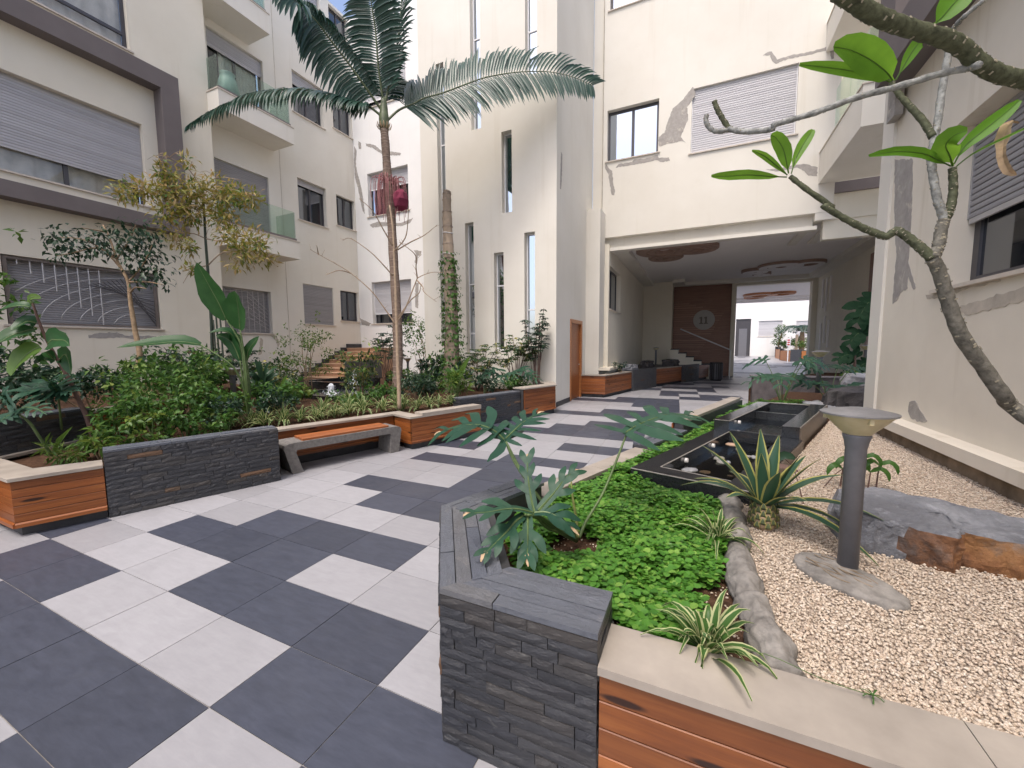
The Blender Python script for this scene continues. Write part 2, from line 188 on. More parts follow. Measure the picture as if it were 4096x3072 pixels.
         'pet': [(1.343, 1.181, 0.511), (1.319, 1.089, 0.62), (1.276, 0.988, 0.727), (1.228, 0.878, 0.776)],
         'r': 0.16},
        {'mid': [(1.175, 0.831, 0.764), (1.157, 0.758, 0.756), (1.147, 0.688, 0.737), (1.128, 0.613, 0.715), (1.112, 0.54, 0.696)],
         'n': (0.2, -0.7, 0.8),
         'pet': [(1.337, 1.177, 0.503), (1.259, 1.042, 0.613), (1.212, 0.92, 0.714), (1.187, 0.804, 0.777)],
         'r': 0.2},
        {'mid': [(1.187, 0.836, 0.764), (1.206, 0.792, 0.737), (1.224, 0.748, 0.706), (1.242, 0.703, 0.677), (1.257, 0.659, 0.657)],
         'n': (0.2, -0.7, 0.8),
         'pet': [(1.337, 1.177, 0.503), (1.259, 1.042, 0.613), (1.225, 0.926, 0.714), (1.199, 0.809, 0.776)],
         'r': 0.13},
        {'mid': [(1.198, 0.863, 0.766), (1.151, 0.803, 0.798), (1.107, 0.743, 0.813), (1.054, 0.677, 0.816), (0.997, 0.611, 0.826)],
         'n': (0.1, -0.3, 1),
         'pet': [(1.34, 1.179, 0.503), (1.287, 1.072, 0.598), (1.246, 0.97, 0.686), (1.198, 0.863, 0.762)],
         'r': 0.14},
        {'mid': [(1.21, 0.869, 0.766), (1.265, 0.877, 0.775), (1.319, 0.882, 0.762), (1.386, 0.89, 0.716)],
         'n': (0.1, -0.5, 1),
         'pet': [(1.34, 1.179, 0.503), (1.287, 1.072, 0.598), (1.246, 0.97, 0.686), (1.21, 0.869, 0.762)],
         'r': 0.11}],
 'ph_base': [1.342, 1.187, 0.5],
 'ph_dead': [(1.343, 1.182, 0.514), (1.337, 1.188, 0.613), (1.32, 1.19, 0.703), (1.307, 1.192, 0.787), (1.301, 1.196, 0.855)],
 'ph_left': [{'mid': [(-4.567, 1.005, 1.116), (-4.568, 0.933, 1.144), (-4.59, 0.852, 1.164), (-4.606, 0.768, 1.146)],
              'n': (0.3, -0.5, 1),
              'pet': [(-4.794, 1.067, 0.576), (-4.67, 1.036, 0.797), (-4.566, 1.002, 1.083)],
              'r': 0.24},
             {'mid': [(-4.561, 1.007, 1.116), (-4.473, 0.946, 1.199), (-4.353, 0.897, 1.26)], 'n': (0.3, -0.5, 1), 'pet': [(-4.794, 1.067, 0.576), (-4.676, 1.033, 0.797), (-4.56, 1.005, 1.083)], 'r': 0.2},
             {'mid': [(-4.561, 1.007, 1.116), (-4.423, 1.018, 1.141), (-4.267, 1.034, 1.132)], 'n': (0.3, -0.5, 1), 'pet': [(-4.794, 1.067, 0.576), (-4.67, 1.036, 0.797), (-4.566, 1.002, 1.083)], 'r': 0.12},
             {'mid': [(-3.76, 0.483, 1.02), (-3.658, 0.427, 1.1), (-3.543, 0.378, 1.187), (-3.424, 0.324, 1.208)],
              'n': (0.5, -0.7, 0.4),
              'pet': [(-3.808, 0.691, 0.555), (-3.798, 0.623, 0.751), (-3.772, 0.559, 0.916), (-3.76, 0.483, 1.02)],
              'r': 0.12},
             {'mid': [(-3.76, 0.483, 1.02), (-3.59, 0.493, 1.073), (-3.391, 0.51, 1.071), (-3.205, 0.518, 1.028)],
              'n': (0.2, -0.5, 0.9),
              'pet': [(-3.808, 0.691, 0.555), (-3.798, 0.623, 0.751), (-3.772, 0.559, 0.916), (-3.76, 0.483, 1.02)],
              'r': 0.1},
             {'mid': [(-3.77, 0.478, 1.02), (-3.674, 0.41, 1.003), (-3.574, 0.342, 0.968)],
              'n': (0.2, -0.5, 0.9),
              'pet': [(-3.808, 0.691, 0.555), (-3.798, 0.623, 0.751), (-3.772, 0.559, 0.916), (-3.76, 0.483, 1.02)],
              'r': 0.12}],
 'ph_left_shoot': [(-3.781, 0.704, 0.567), (-3.747, 0.73, 0.672), (-3.696, 0.762, 0.755), (-3.634, 0.799, 0.837)]}

# ---------------------------------------------------------------- helpers
def root_loc(o):
    p = Vector((0, 0, 0))
    while o is not None:
        p += o.location; o = o.parent
    return p
class MB:
    """collects verts / faces; build() links them as one mesh object"""
    def __init__(s): s.v = []; s.f = []; s.m = []
    def add(s, vs, fs, m=0):
        b = len(s.v); s.v += [tuple(v) for v in vs]; s.f += [tuple(b+i for i in f) for f in fs]; s.m += [m]*len(fs)
    def box(s, x0, x1, y0, y1, z0, z1, m=0):
        s.add([(x0,y0,z0),(x1,y0,z0),(x1,y1,z0),(x0,y1,z0),(x0,y0,z1),(x1,y0,z1),(x1,y1,z1),(x0,y1,z1)],
              [(0,3,2,1),(4,5,6,7),(0,1,5,4),(1,2,6,5),(2,3,7,6),(3,0,4,7)], m)
    def obox(s, c, a, b, e, m=0):
        c, a, b, e = map(Vector, (c, a, b, e))
        vs = [c+sa*a+sb*b+se*e for se in (-1,1) for sa, sb in ((-1,-1),(1,-1),(1,1),(-1,1))]
        s.add(vs, [(0,3,2,1),(4,5,6,7),(0,1,5,4),(1,2,6,5),(2,3,7,6),(3,0,4,7)], m)
    def prism(s, poly, z0, z1, m=0):
        n = len(poly); area = sum(poly[i][0]*poly[(i+1) % n][1]-poly[(i+1) % n][0]*poly[i][1] for i in range(n))
        if area < 0: poly = poly[::-1]
        s.add([(p[0],p[1],z0) for p in poly]+[(p[0],p[1],z1) for p in poly],
              [tuple(range(n))[::-1], tuple(range(n, 2*n))]+[(i,(i+1) % n,n+(i+1) % n,n+i) for i in range(n)], m)
    def tube(s, pts, rad, n=8, m=0, cap=True, jit=0.0):
        pts = [Vector(p) for p in pts]; k = len(pts)
        rad = list(rad) if hasattr(rad, '__len__') else [rad]*k
        if len(rad) == 2 and k != 2: rad = [rad[0]+(rad[1]-rad[0])*i/(k-1) for i in range(k)]
        ref = Vector((0.31, 0.17, 0.93)); vs = []
        for i in range(k):
            t = (pts[min(i+1,k-1)]-pts[max(i-1,0)])
            if t.length < 1e-6: t = Vector((0,0,1))
            t.normalize(); a = t.cross(ref)
            if a.length < 0.05: a = t.cross(Vector((1,0,0)))
            a.normalize(); b = t.cross(a); ref = a.cross(t) if False else ref
            for j in range(n):
                w = 2*math.pi*j/n; r = rad[i]*(1+random.uniform(-jit, jit))
                vs.append(pts[i]+a*math.cos(w)*r+b*math.sin(w)*r)
        fs = [(i*n+j, i*n+(j+1) % n, (i+1)*n+(j+1) % n, (i+1)*n+j) for i in range(k-1) for j in range(n)]
        if cap: fs += [tuple(range(n))[::-1], tuple(range((k-1)*n, k*n))]
        s.add(vs, fs, m)
    def lathe(s, prof, c=(0,0,0), n=24, m=0, cap=True):
        vs = []; k = len(prof)
        for r, z in prof:
            for j in range(n):
                w = 2*math.pi*j/n; vs.append((c[0]+r*math.cos(w), c[1]+r*math.sin(w), c[2]+z))
        fs = [(i*n+j, i*n+(j+1) % n, (i+1)*n+(j+1) % n, (i+1)*n+j) for i in range(k-1) for j in range(n)]
        if cap: fs += [tuple(range(n))[::-1], tuple(range((k-1)*n, k*n))]
        s.add(vs, fs, m)
    def leaf(s, pts, w, nrm=(0,-0.3,1), fold=0.25, cols=(-1,0,1), mats=(0,0), prof=None, wav=0.0):
        """a blade along pts, half width w, folded along its midrib"""
        pts = smooth_path([Vector(p) for p in pts], 2 if len(pts) > 2 else 3); k = len(pts); nrm = Vector(nrm).normalized(); vs = []; nc = len(cols)
        for i, p in enumerate(pts):
            t = (pts[min(i+1,k-1)]-pts[max(i-1,0)]).normalized(); sd_ = t.cross(nrm)
            if sd_.length < 0.05: sd_ = t.cross(Vector((0.7,0.5,0.2)))
            sd_.normalize(); nn = sd_.cross(t); u = i/(k-1)
            ww = w*(prof(u) if prof else math.sin(math.pi*min(1,max(0,0.06+0.94*u**0.8)))**0.7)
            ww = max(ww, 0.002)
            wv = 1+random.uniform(-wav, wav)
            for c in cols: vs.append(p+sd_*(c*ww*wv)+nn*(abs(c)*fold*ww))
        fs = []; ms = []
        for i in range(k-1):
            for c in range(nc-1):
                s_ = i*nc+c; fs.append((s_, s_+1, s_+nc+1, s_+nc)); ms.append(mats[c])
        b = len(s.v); s.v += [tuple(v) for v in vs]; s.f += [tuple(b+i for i in f) for f in fs]; s.m += ms
    def build(s, name, mat, parent=None, smooth=False, kind=None, label=None):
        me = bpy.data.meshes.new(name); off = root_loc(parent) if parent else Vector((0,0,0))
        me.from_pydata([(v[0]-off.x, v[1]-off.y, v[2]-off.z) for v in s.v], [], s.f)
        mats = mat if isinstance(mat, (list, tuple)) else [mat]
        for m_ in mats: me.materials.append(m_)
        if len(mats) > 1: me.polygons.foreach_set('material_index', s.m)
        if smooth: me.polygons.foreach_set('use_smooth', [True]*len(me.polygons))
        me.update()
        o = bpy.data.objects.new(name, me); COL.objects.link(o); o.parent = parent
        if kind: o['kind'] = kind
        if label: o['label'] = label
        return o
def smooth_path(p, k):
    """Catmull-Rom resampling, k steps per segment"""
    out = []
    for i in range(len(p)-1):
        a = p[max(i-1,0)]; b = p[i]; c = p[i+1]; d = p[min(i+2,len(p)-1)]
        for j in range(k):
            t = j/k
            out.append(0.5*((2*b)+(c-a)*t+(2*a-5*b+4*c-d)*t*t+(3*b-a-3*c+d)*t**3))
    out.append(p[-1]); return out
def SP(pts, k=3): return smooth_path([Vector(p) for p in pts], k)
def thing(name, label, cat, loc=(0,0,0), group=None, rz=0.0):
    o = bpy.data.objects.new(name, None); COL.objects.link(o); o.location = loc; o.rotation_euler = (0,0,rz)
    o.empty_display_size = 0.1; o['label'] = label; o['category'] = cat
    if group: o['group'] = group
    return o
def tag(o, label, cat, group=None):
    o['label'] = label; o['category'] = cat
    if group: o['group'] = group
    return o
def struct(o): o['kind'] = 'structure'; return o
def copy_tree(o, parent=None):
    c = o.copy(); COL.objects.link(c); c.parent = parent
    for ch in list(o.children): copy_tree(ch, c)
    return c
def piece(name, mb_local, mat, parent, origin, xdir, zdir=(0,0,1)):
    """a piece modelled in its own axes (x along, y out, z up) set at origin"""
    x = Vector(xdir).normalized(); z = Vector(zdir).normalized(); y = z.cross(x).normalized(); z = x.cross(y)
    me = mb_local if isinstance(mb_local, bpy.types.Mesh) else None
    if me is None:
        me = bpy.data.meshes.new(name); me.from_pydata(mb_local.v, [], mb_local.f)
        for m_ in (mat if isinstance(mat, (list, tuple)) else [mat]): me.materials.append(m_)
    o = bpy.data.objects.new(name, me); COL.objects.link(o); o.parent = parent
    p = Vector(origin)-(root_loc(parent) if parent else Vector((0,0,0)))
    o.matrix_local = Matrix(((x.x,y.x,z.x,p.x),(x.y,y.y,z.y,p.y),(x.z,y.z,z.z,p.z),(0,0,0,1)))
    return o
# ---------------------------------------------------------------- materials
def newmat(name):
    m = bpy.data.materials.new(name); m.use_nodes = True
    nt = m.node_tree; b = nt.nodes['Principled BSDF']
    return m, nt, b
class N:
    """tiny node helper"""
    def __init__(s, nt): s.nt = nt
    def n(s, t, **kw):
        x = s.nt.nodes.new(t)
        for k, v in kw.items(): setattr(x, k, v)
        return x
    def l(s, a, b): s.nt.links.new(a, b)
    def coord(s, scale=(1,1,1), rand=0.0, out='Object'):
        tc = s.n('ShaderNodeTexCoord'); mp = s.n('ShaderNodeMapping'); mp.inputs['Scale'].default_value = scale
        s.l(tc.outputs[out], mp.inputs['Vector'])
        if rand:
            oi = s.n('ShaderNodeObjectInfo'); mu = s.n('ShaderNodeVectorMath', operation='SCALE'); cx = s.n('ShaderNodeCombineXYZ')
            for i in range(3): s.l(oi.outputs['Random'], cx.inputs[i])
            s.l(cx.outputs[0], mu.inputs[0]); mu.inputs['Scale'].default_value = rand; s.l(mu.outputs[0], mp.inputs['Location'])
        return mp.outputs[0]
    def noise(s, vec, scale, detail=4, rough=0.55, dist=0.0):
        x = s.n('ShaderNodeTexNoise'); x.inputs['Scale'].default_value = scale; x.inputs['Detail'].default_value = detail
        x.inputs['Roughness'].default_value = rough; x.inputs['Distortion'].default_value = dist
        if vec is not None: s.l(vec, x.inputs['Vector'])
        return x.outputs['Fac']
    def ramp(s, fac, stops):
        r = s.n('ShaderNodeValToRGB'); e = r.color_ramp.elements
        while len(e) < len(stops): e.new(0.5)
        for i, (p, c) in enumerate(stops):
            e[i].position = p; e[i].color = (c[0], c[1], c[2], 1) if hasattr(c, '__len__') else (c, c, c, 1)
        s.l(fac, r.inputs[0]); return r.outputs[0]
    def mix(s, fac, a, b, mode='MIX'):
        x = s.n('ShaderNodeMix', data_type='RGBA', blend_type=mode)
        if isinstance(fac, (int, float)): x.inputs[0].default_value = fac
        else: s.l(fac, x.inputs[0])
        for i, c in ((6, a), (7, b)):
            if hasattr(c, 'is_linked'): s.l(c, x.inputs[i])
            else: x.inputs[i].default_value = (c[0], c[1], c[2], 1)
        return x.outputs[2]
    def bump(s, h, strength, dist, b):
        x = s.n('ShaderNodeBump'); x.inputs['Strength'].default_value = strength; x.inputs['Distance'].default_value = dist
        s.l(h, x.inputs['Height']); s.l(x.outputs[0], b.inputs['Normal'])
def stucco(name, col, dark, streak=0.5, rough=0.9):
    m, nt, b = newmat(name); q = N(nt)
    v = q.coord()
    big = q.noise(v, 0.45, 5, 0.6); mid = q.noise(v, 2.3, 5, 0.6)
    c = q.mix(q.ramp(big, [(0.35, 0.0), (0.7, 1.0)]), dark, col)
    st = q.noise(q.coord((3.2, 3.2, 0.16)), 1.3, 4, 0.6)
    c = q.mix(q.ramp(st, [(0.58, 0.0), (0.82, streak)]), c, (dark[0]*0.80, dark[1]*0.76, dark[2]*0.68))
    c = q.mix(q.ramp(mid, [(0.62, 0.0), (0.8, 0.22)]), c, (dark[0]*0.86, dark[1]*0.84, dark[2]*0.8))
    q.l(c, b.inputs['Base Color']); b.inputs['Roughness'].default_value = rough; b.inputs['Specular IOR Level'].default_value = 0.2
    q.bump(q.noise(v, 120, 3, 0.7), 0.25, 0.004, b)
    return m
def plain(name, col, rough=0.6, metal=0.0, var=0.15, scale=6, bump=0.0, bscale=60, spec=0.4):
    m, nt, b = newmat(name); q = N(nt); v = q.coord()
    n_ = q.noise(v, scale, 5, 0.6)
    lo = tuple(c*(1-var) for c in col); hi = tuple(min(1, c*(1+var)) for c in col)
    q.l(q.mix(q.ramp(n_, [(0.3, 0.0), (0.72, 1.0)]), lo, hi), b.inputs['Base Color'])
    b.inputs['Roughness'].default_value = rough; b.inputs['Metallic'].default_value = metal; b.inputs['Specular IOR Level'].default_value = spec
    if bump: q.bump(q.noise(v, bscale, 4, 0.65), bump, 0.01, b)
    return m
def pervar(name, cols, rough, scale, bump, bdist, stretch=(1,1,1), spec=0.4, streak=None, obj_w=0.6):
    """colour varies from piece to piece (object random) and inside each piece"""
    m, nt, b = newmat(name); q = N(nt); v = q.coord(stretch, 37.0)
    oi = q.n('ShaderNodeObjectInfo')
    base = q.ramp(oi.outputs['Random'], [(i/(len(cols)-1), c) for i, c in enumerate(cols)])
    n1 = q.noise(v, scale, 6, 0.65, 0.4)
    avg = tuple(sum(c[k] for c in cols)/len(cols) for k in range(3))
    inner = q.ramp(n1, [(0.3, tuple(x*0.55 for x in avg)), (0.55, avg), (0.75, tuple(min(1, x*1.5) for x in avg))])
    c = q.mix(1-obj_w, base, inner)
    if streak: c = q.mix(q.ramp(q.noise(v, scale*0.6, 4, 0.7, 1.0), [(0.6, 0.0), (0.72, streak[1])]), c, streak[0])
    q.l(c, b.inputs['Base Color']); b.inputs['Roughness'].default_value = rough; b.inputs['Specular IOR Level'].default_value = spec
    q.bump(q.noise(v, scale*3, 6, 0.7), bump, bdist, b)
    return m
def wood(name, c0, c1, c2, rough=0.42, knots=True):
    m, nt, b = newmat(name); q = N(nt)
    v = q.coord((1.4, 26, 26), 53.0)
    g = q.noise(v, 1.0, 6, 0.62, 0.6)
    c = q.ramp(g, [(0.25, c0), (0.5, c1), (0.78, c2)])
    oi = q.n('ShaderNodeObjectInfo')
    hsv = q.n('ShaderNodeHueSaturation'); mr = q.n('ShaderNodeMapRange'); mr.inputs['To Min'].default_value = 0.75; mr.inputs['To Max'].default_value = 1.2
    q.l(oi.outputs['Random'], mr.inputs['Value']); q.l(mr.outputs[0], hsv.inputs['Value']); q.l(c, hsv.inputs['Color']); c = hsv.outputs[0]
    if knots:
        sx = q.n('ShaderNodeSeparateXYZ'); q.l(q.coord((1.7, 1.0, 9.0), 91.0), sx.inputs[0]); cx = q.n('ShaderNodeCombineXYZ'); q.l(sx.outputs[0], cx.inputs[0]); q.l(sx.outputs[2], cx.inputs[1])
        vv = q.n('ShaderNodeTexVoronoi', voronoi_dimensions='2D'); vv.inputs['Scale'].default_value = 1.0; q.l(cx.outputs[0], vv.inputs['Vector'])
        sc_ = q.n('ShaderNodeSeparateColor'); q.l(vv.outputs['Color'], sc_.inputs[0])
        k1 = q.ramp(vv.outputs['Distance'], [(0.09, 0.97), (0.15, 0.0)]); k2 = q.ramp(sc_.outputs[0], [(0.74, 0.0), (0.76, 1.0)])
        km = q.n('ShaderNodeMath', operation='MULTIPLY'); q.l(k1, km.inputs[0]); q.l(k2, km.inputs[1]); k = km.outputs[0]
        c = q.mix(k, c, (c0[0]*0.16, c0[1]*0.14, c0[2]*0.14))
    q.l(c, b.inputs['Base Color']); b.inputs['Roughness'].default_value = rough
    q.bump(g, 0.15, 0.004, b)
    return m
def leafmat(name, c0, c1, c2=None, rough=0.38, trans=0.25, island=True, scale=3.0, spec=0.26):
    """leaf: colour differs leaf by leaf, lets some light through"""
    m, nt, b = newmat(name); q = N(nt)
    if island: r = q.n('ShaderNodeNewGeometry').outputs['Random Per Island']
    else: r = q.n('ShaderNodeObjectInfo').outputs['Random']
    st = [(0.0, c0), (1.0, c1)] if c2 is None else [(0.0, c0), (0.72, c1), (1.0, c2)]
    c = q.ramp(r, st)
    nz = q.noise(q.coord(), scale, 4, 0.6)
    c = q.mix(q.ramp(nz, [(0.35, 0.0), (0.7, 0.45)]), c, tuple(x*0.6 for x in c0))
    q.l(c, b.inputs['Base Color']); b.inputs['Roughness'].default_value = rough; b.inputs['Specular IOR Level'].default_value = spec
    tr = q.n('ShaderNodeBsdfTranslucent'); hs = q.n('ShaderNodeHueSaturation'); hs.inputs['Value'].default_value = 1.6; hs.inputs['Hue'].default_value = 0.48
    q.l(c, hs.inputs['Color']); q.l(hs.outputs[0], tr.inputs['Color'])
    mx = q.n('ShaderNodeMixShader'); mx.inputs[0].default_value = trans
    q.l(b.outputs[0], mx.inputs[1]); q.l(tr.outputs[0], mx.inputs[2]); q.l(mx.outputs[0], nt.nodes['Material Output'].inputs['Surface'])
    return m
def mirror_glass(name, tint, refl):
    """dark window pane: dim room behind, reflects the sky and walls"""
    m, nt, b = newmat(name); q = N(nt)
    b.inputs['Base Color'].default_value = (*tint, 1); b.inputs['Roughness'].default_value = 0.08
    gl = q.n('ShaderNodeBsdfGlossy'); gl.inputs['Roughness'].default_value = 0.015; gl.inputs['Color'].default_value = (0.85, 0.92, 1.0, 1)
    lw = q.n('ShaderNodeLayerWeight'); lw.inputs['Blend'].default_value = 0.35
    mr = q.n('ShaderNodeMapRange'); mr.inputs['To Min'].default_value = refl; mr.inputs['To Max'].default_value = 0.9
    q.l(lw.outputs['Fresnel'], mr.inputs['Value'])
    mx = q.n('ShaderNodeMixShader'); q.l(mr.outputs[0], mx.inputs[0]); q.l(b.outputs[0], mx.inputs[1]); q.l(gl.outputs[0], mx.inputs[2])
    tc = q.n('ShaderNodeBump'); tc.inputs['Strength'].default_value = 0.04; tc.inputs['Distance'].default_value = 0.02
    q.l(q.noise(q.coord(), 1.7, 2), tc.inputs['Height']); q.l(tc.outputs[0], gl.inputs['Normal'])
    q.l(mx.outputs[0], nt.nodes['Material Output'].inputs['Surface'])
    return m
def clear_glass(name, tint, amount=0.86):
    m, nt, b = newmat(name); q = N(nt)
    t = q.n('ShaderNodeBsdfTransparent'); t.inputs['Color'].default_value = (*tint, 1)
    gl = q.n('ShaderNodeBsdfGlossy'); gl.inputs['Roughness'].default_value = 0.02
    lw = q.n('ShaderNodeLayerWeight'); lw.inputs['Blend'].default_value = 0.25
    mr = q.n('ShaderNodeMapRange'); mr.inputs['To Min'].default_value = 1-amount; mr.inputs['To Max'].default_value = 0.4
    q.l(lw.outputs['Fresnel'], mr.inputs['Value'])
    mx = q.n('ShaderNodeMixShader'); q.l(mr.outputs[0], mx.inputs[0]); q.l(t.outputs[0], mx.inputs[1]); q.l(gl.outputs[0], mx.inputs[2])
    q.l(mx.outputs[0], nt.nodes['Material Output'].inputs['Surface'])
    return m
MT = {}
MT['cream'] = stucco('cream_stucco', (0.74, 0.695, 0.585), (0.665, 0.615, 0.51), 0.4)
MT['cream2'] = stucco('cream_stucco_pale', (0.725, 0.695, 0.625), (0.66, 0.625, 0.55), 0.35)
MT['white'] = stucco('white_stucco', (0.80, 0.79, 0.77), (0.73, 0.72, 0.70), 0.25)
MT['worn'] = stucco('worn_stucco', (0.75, 0.695, 0.59), (0.63, 0.575, 0.48), 0.75)
MT['ceil'] = stucco('ceiling_paint', (0.80, 0.77, 0.74), (0.76, 0.73, 0.70), 0.1)
def mortarmat():
    m, nt, b = newmat('grey_mortar'); q = N(nt); v = q.coord()
    c = q.mix(q.ramp(q.noise(v, 9, 5, 0.6), [(0.3, 0.0), (0.7, 1.0)]), (0.30, 0.28, 0.26), (0.40, 0.375, 0.345))
    c = q.mix(q.ramp(q.noise(v, 5.5, 5, 0.65, 0.8), [(0.56, 0.0), (0.74, 0.85)]), c, (0.62, 0.56, 0.47))
    q.l(c, b.inputs['Base Color']); b.inputs['Roughness'].default_value = 0.95; b.inputs['Specular IOR Level'].default_value = 0.1
    q.bump(q.noise(v, 30, 5, 0.7), 0.5, 0.012, b); return m
MT['mortar'] = mortarmat()
MT['stain'] = plain('damp_stain', (0.47, 0.42, 0.35), 0.95, var=0.2, scale=6, bump=0.2, bscale=40, spec=0.1)
MT['greyband'] = plain('mauve_grey_paint', (0.155, 0.135, 0.132), 0.8, var=0.08, scale=2, bump=0.1, bscale=90, spec=0.2)
MT['frame'] = plain('dark_frame', (0.075, 0.072, 0.078), 0.4, 0.3, var=0.08)
MT['framel'] = plain('light_frame', (0.42, 0.41, 0.41), 0.4, 0.3, var=0.06)
MT['framew'] = plain('white_frame', (0.72, 0.72, 0.73), 0.45, 0.0, var=0.04)
MT['slat'] = pervar('shutter_slat', [(0.42,0.42,0.445),(0.46,0.46,0.48),(0.38,0.375,0.39),(0.44,0.435,0.45)], 0.45, 3, 0.05, 0.003, (1,8,8), obj_w=0.85)
MT['slatd'] = pervar('shutter_slat_dark', [(0.27,0.265,0.275),(0.30,0.295,0.305),(0.245,0.24,0.25)], 0.5, 3, 0.05, 0.003, (1,8,8), obj_w=0.85)
MT['slatw'] = pervar('shutter_slat_pale', [(0.50,0.49,0.51),(0.56,0.555,0.57),(0.46,0.45,0.47)], 0.4, 3, 0.05, 0.003, (1,8,8), obj_w=0.85)
MT['glass'] = mirror_glass('dark_glass', (0.012, 0.013, 0.016), 0.06)
MT['glassr'] = mirror_glass('reflecting_glass', (0.02, 0.025, 0.03), 0.55)
MT['glassc'] = clear_glass('window_glass', (0.92, 0.93, 0.93), 0.97)
MT['glassg'] = clear_glass('balcony_glass', (0.84, 0.92, 0.88), 0.95)
MT['room'] = plain('dim_room', (0.05, 0.045, 0.042), 0.9, var=0.3)
MT['curtain'] = plain('curtain', (0.66, 0.62, 0.56), 0.95, var=0.15, scale=4)
MT['curtainr'] = plain('red_curtain', (0.15, 0.02, 0.045), 0.95, var=0.25, scale=6)
MT['sill'] = plain('stone_sill', (0.55, 0.49, 0.42), 0.6, var=0.1, scale=8)
MT['coping'] = plain('cream_coping', (0.33, 0.29, 0.245), 0.55, var=0.2, scale=3.5, bump=0.06, bscale=30)
MT['wood'] = wood('varnished_wood', (0.125, 0.034, 0.009), (0.225, 0.068, 0.016), (0.32, 0.112, 0.028))
MT['woodp'] = wood('varnished_panel', (0.19, 0.055, 0.016), (0.30, 0.095, 0.028), (0.40, 0.145, 0.045), knots=False)
MT['woodd'] = wood('dark_wood', (0.15, 0.078, 0.052), (0.21, 0.11, 0.075), (0.27, 0.145, 0.10), 0.5, False)
MT['woods'] = wood('slat_wood', (0.24, 0.13, 0.09), (0.31, 0.17, 0.12), (0.37, 0.21, 0.15), 0.5, False)
MT['woodf'] = wood('door_frame_wood', (0.26, 0.095, 0.03), (0.36, 0.14, 0.045), (0.46, 0.2, 0.07), 0.4, False)
MT['slate'] = pervar('slate_stone', [(0.022,0.025,0.032),(0.046,0.049,0.057),(0.028,0.031,0.038),(0.064,0.059,0.054),(0.021,0.024,0.031),(0.052,0.054,0.060),(0.027,0.031,0.042),(0.066,0.056,0.046),(0.036,0.040,0.048)], 0.40, 18, 0.8, 0.010, (1,1,2.2), 0.5, ((0.17,0.165,0.155), 0.5), obj_w=0.55)
MT['slatec'] = pervar('slate_capstone', [(0.080,0.092,0.120),(0.135,0.144,0.162),(0.094,0.104,0.128),(0.145,0.142,0.14),(0.086,0.10,0.132)], 0.42, 9, 0.9, 0.012, (1,2.2,1), 0.5, ((0.25,0.23,0.21), 0.4))
MT['rust'] = pervar('rusty_slate', [(0.16,0.085,0.045),(0.13,0.08,0.05),(0.10,0.075,0.055)], 0.6, 12, 0.6, 0.01, (1,1,2))
MT['plinth'] = plain('dark_plinth', (0.045, 0.045, 0.048), 0.55, var=0.3, scale=7)
MT['grout'] = plain('grout', (0.30, 0.28, 0.26), 0.9, var=0.2, scale=14)
def tilemat(name, col, var):
    m, nt, b = newmat(name); q = N(nt)
    v = q.coord((7, 30, 7), 41.0)
    g = q.noise(v, 1.0, 6, 0.7, 0.3); big = q.noise(q.coord((1,1,1), 0.0, 'Object'), 0.9, 5, 0.6)
    c = q.mix(q.ramp(g, [(0.3, 0.0), (0.75, 1.0)]), tuple(x*(1-var) for x in col), tuple(x*(1+var) for x in col))
    oi = q.n('ShaderNodeObjectInfo'); mr = q.n('ShaderNodeMapRange'); mr.inputs['To Min'].default_value = 0.87; mr.inputs['To Max'].default_value = 1.08
    q.l(oi.outputs['Random'], mr.inputs['Value']); hs = q.n('ShaderNodeHueSaturation'); q.l(mr.outputs[0], hs.inputs['Value']); q.l(c, hs.inputs['Color'])
    dirt = q.noise(q.coord((1,1,1), 13.0), 2.6, 6, 0.7, 0.8)
    c = q.mix(q.ramp(dirt, [(0.5, 0.0), (0.8, 0.5)]), hs.outputs[0], tuple(x*0.72+0.02 for x in col))
    q.l(c, b.inputs['Base Color']); b.inputs['Specular IOR Level'].default_value = 0.42
    q.l(q.ramp(q.noise(q.coord((1,1,1), 23.0), 3.5, 5, 0.65), [(0.3, 0.33), (0.7, 0.48)]), b.inputs['Roughness'])
    q.bump(g, 0.06, 0.002, b)
    return m
MT['tile_l'] = tilemat('pale_tile', (0.318, 0.316, 0.332), 0.08)
MT['tile_d'] = tilemat('dark_tile', (0.054, 0.060, 0.082), 0.22)
MT['granite'] = plain('black_granite', (0.020, 0.021, 0.023), 0.16, var=0.5, scale=90, spec=0.6)
MT['granedge'] = plain('granite_edge', (0.26, 0.24, 0.21), 0.6, var=0.25, scale=20)
MT['concrete'] = plain('grey_concrete', (0.215, 0.20, 0.18), 0.9, var=0.42, scale=11, bump=0.7, bscale=32, spec=0.15)
MT['benchc'] = plain('bench_concrete', (0.175, 0.165, 0.155), 0.95, var=0.25, scale=24, bump=0.5, bscale=120, spec=0.15)
MT['foundation'] = plain('stained_foundation', (0.22, 0.17, 0.12), 0.95, var=0.45, scale=4, bump=0.4, bscale=30, spec=0.1)  # blotchy brown, much darker than the wall colour
MT['soil'] = plain('brown_soil', (0.075, 0.042, 0.026), 0.98, var=0.5, scale=22, bump=0.9, bscale=60, spec=0.1)
MT['polegrey'] = plain('grey_painted_metal', (0.155, 0.155, 0.168), 0.5, 0.1, var=0.12, scale=14)
MT['lampcap'] = plain('lamp_cap', (0.21, 0.205, 0.205), 0.45, 0.3, var=0.25, scale=12)
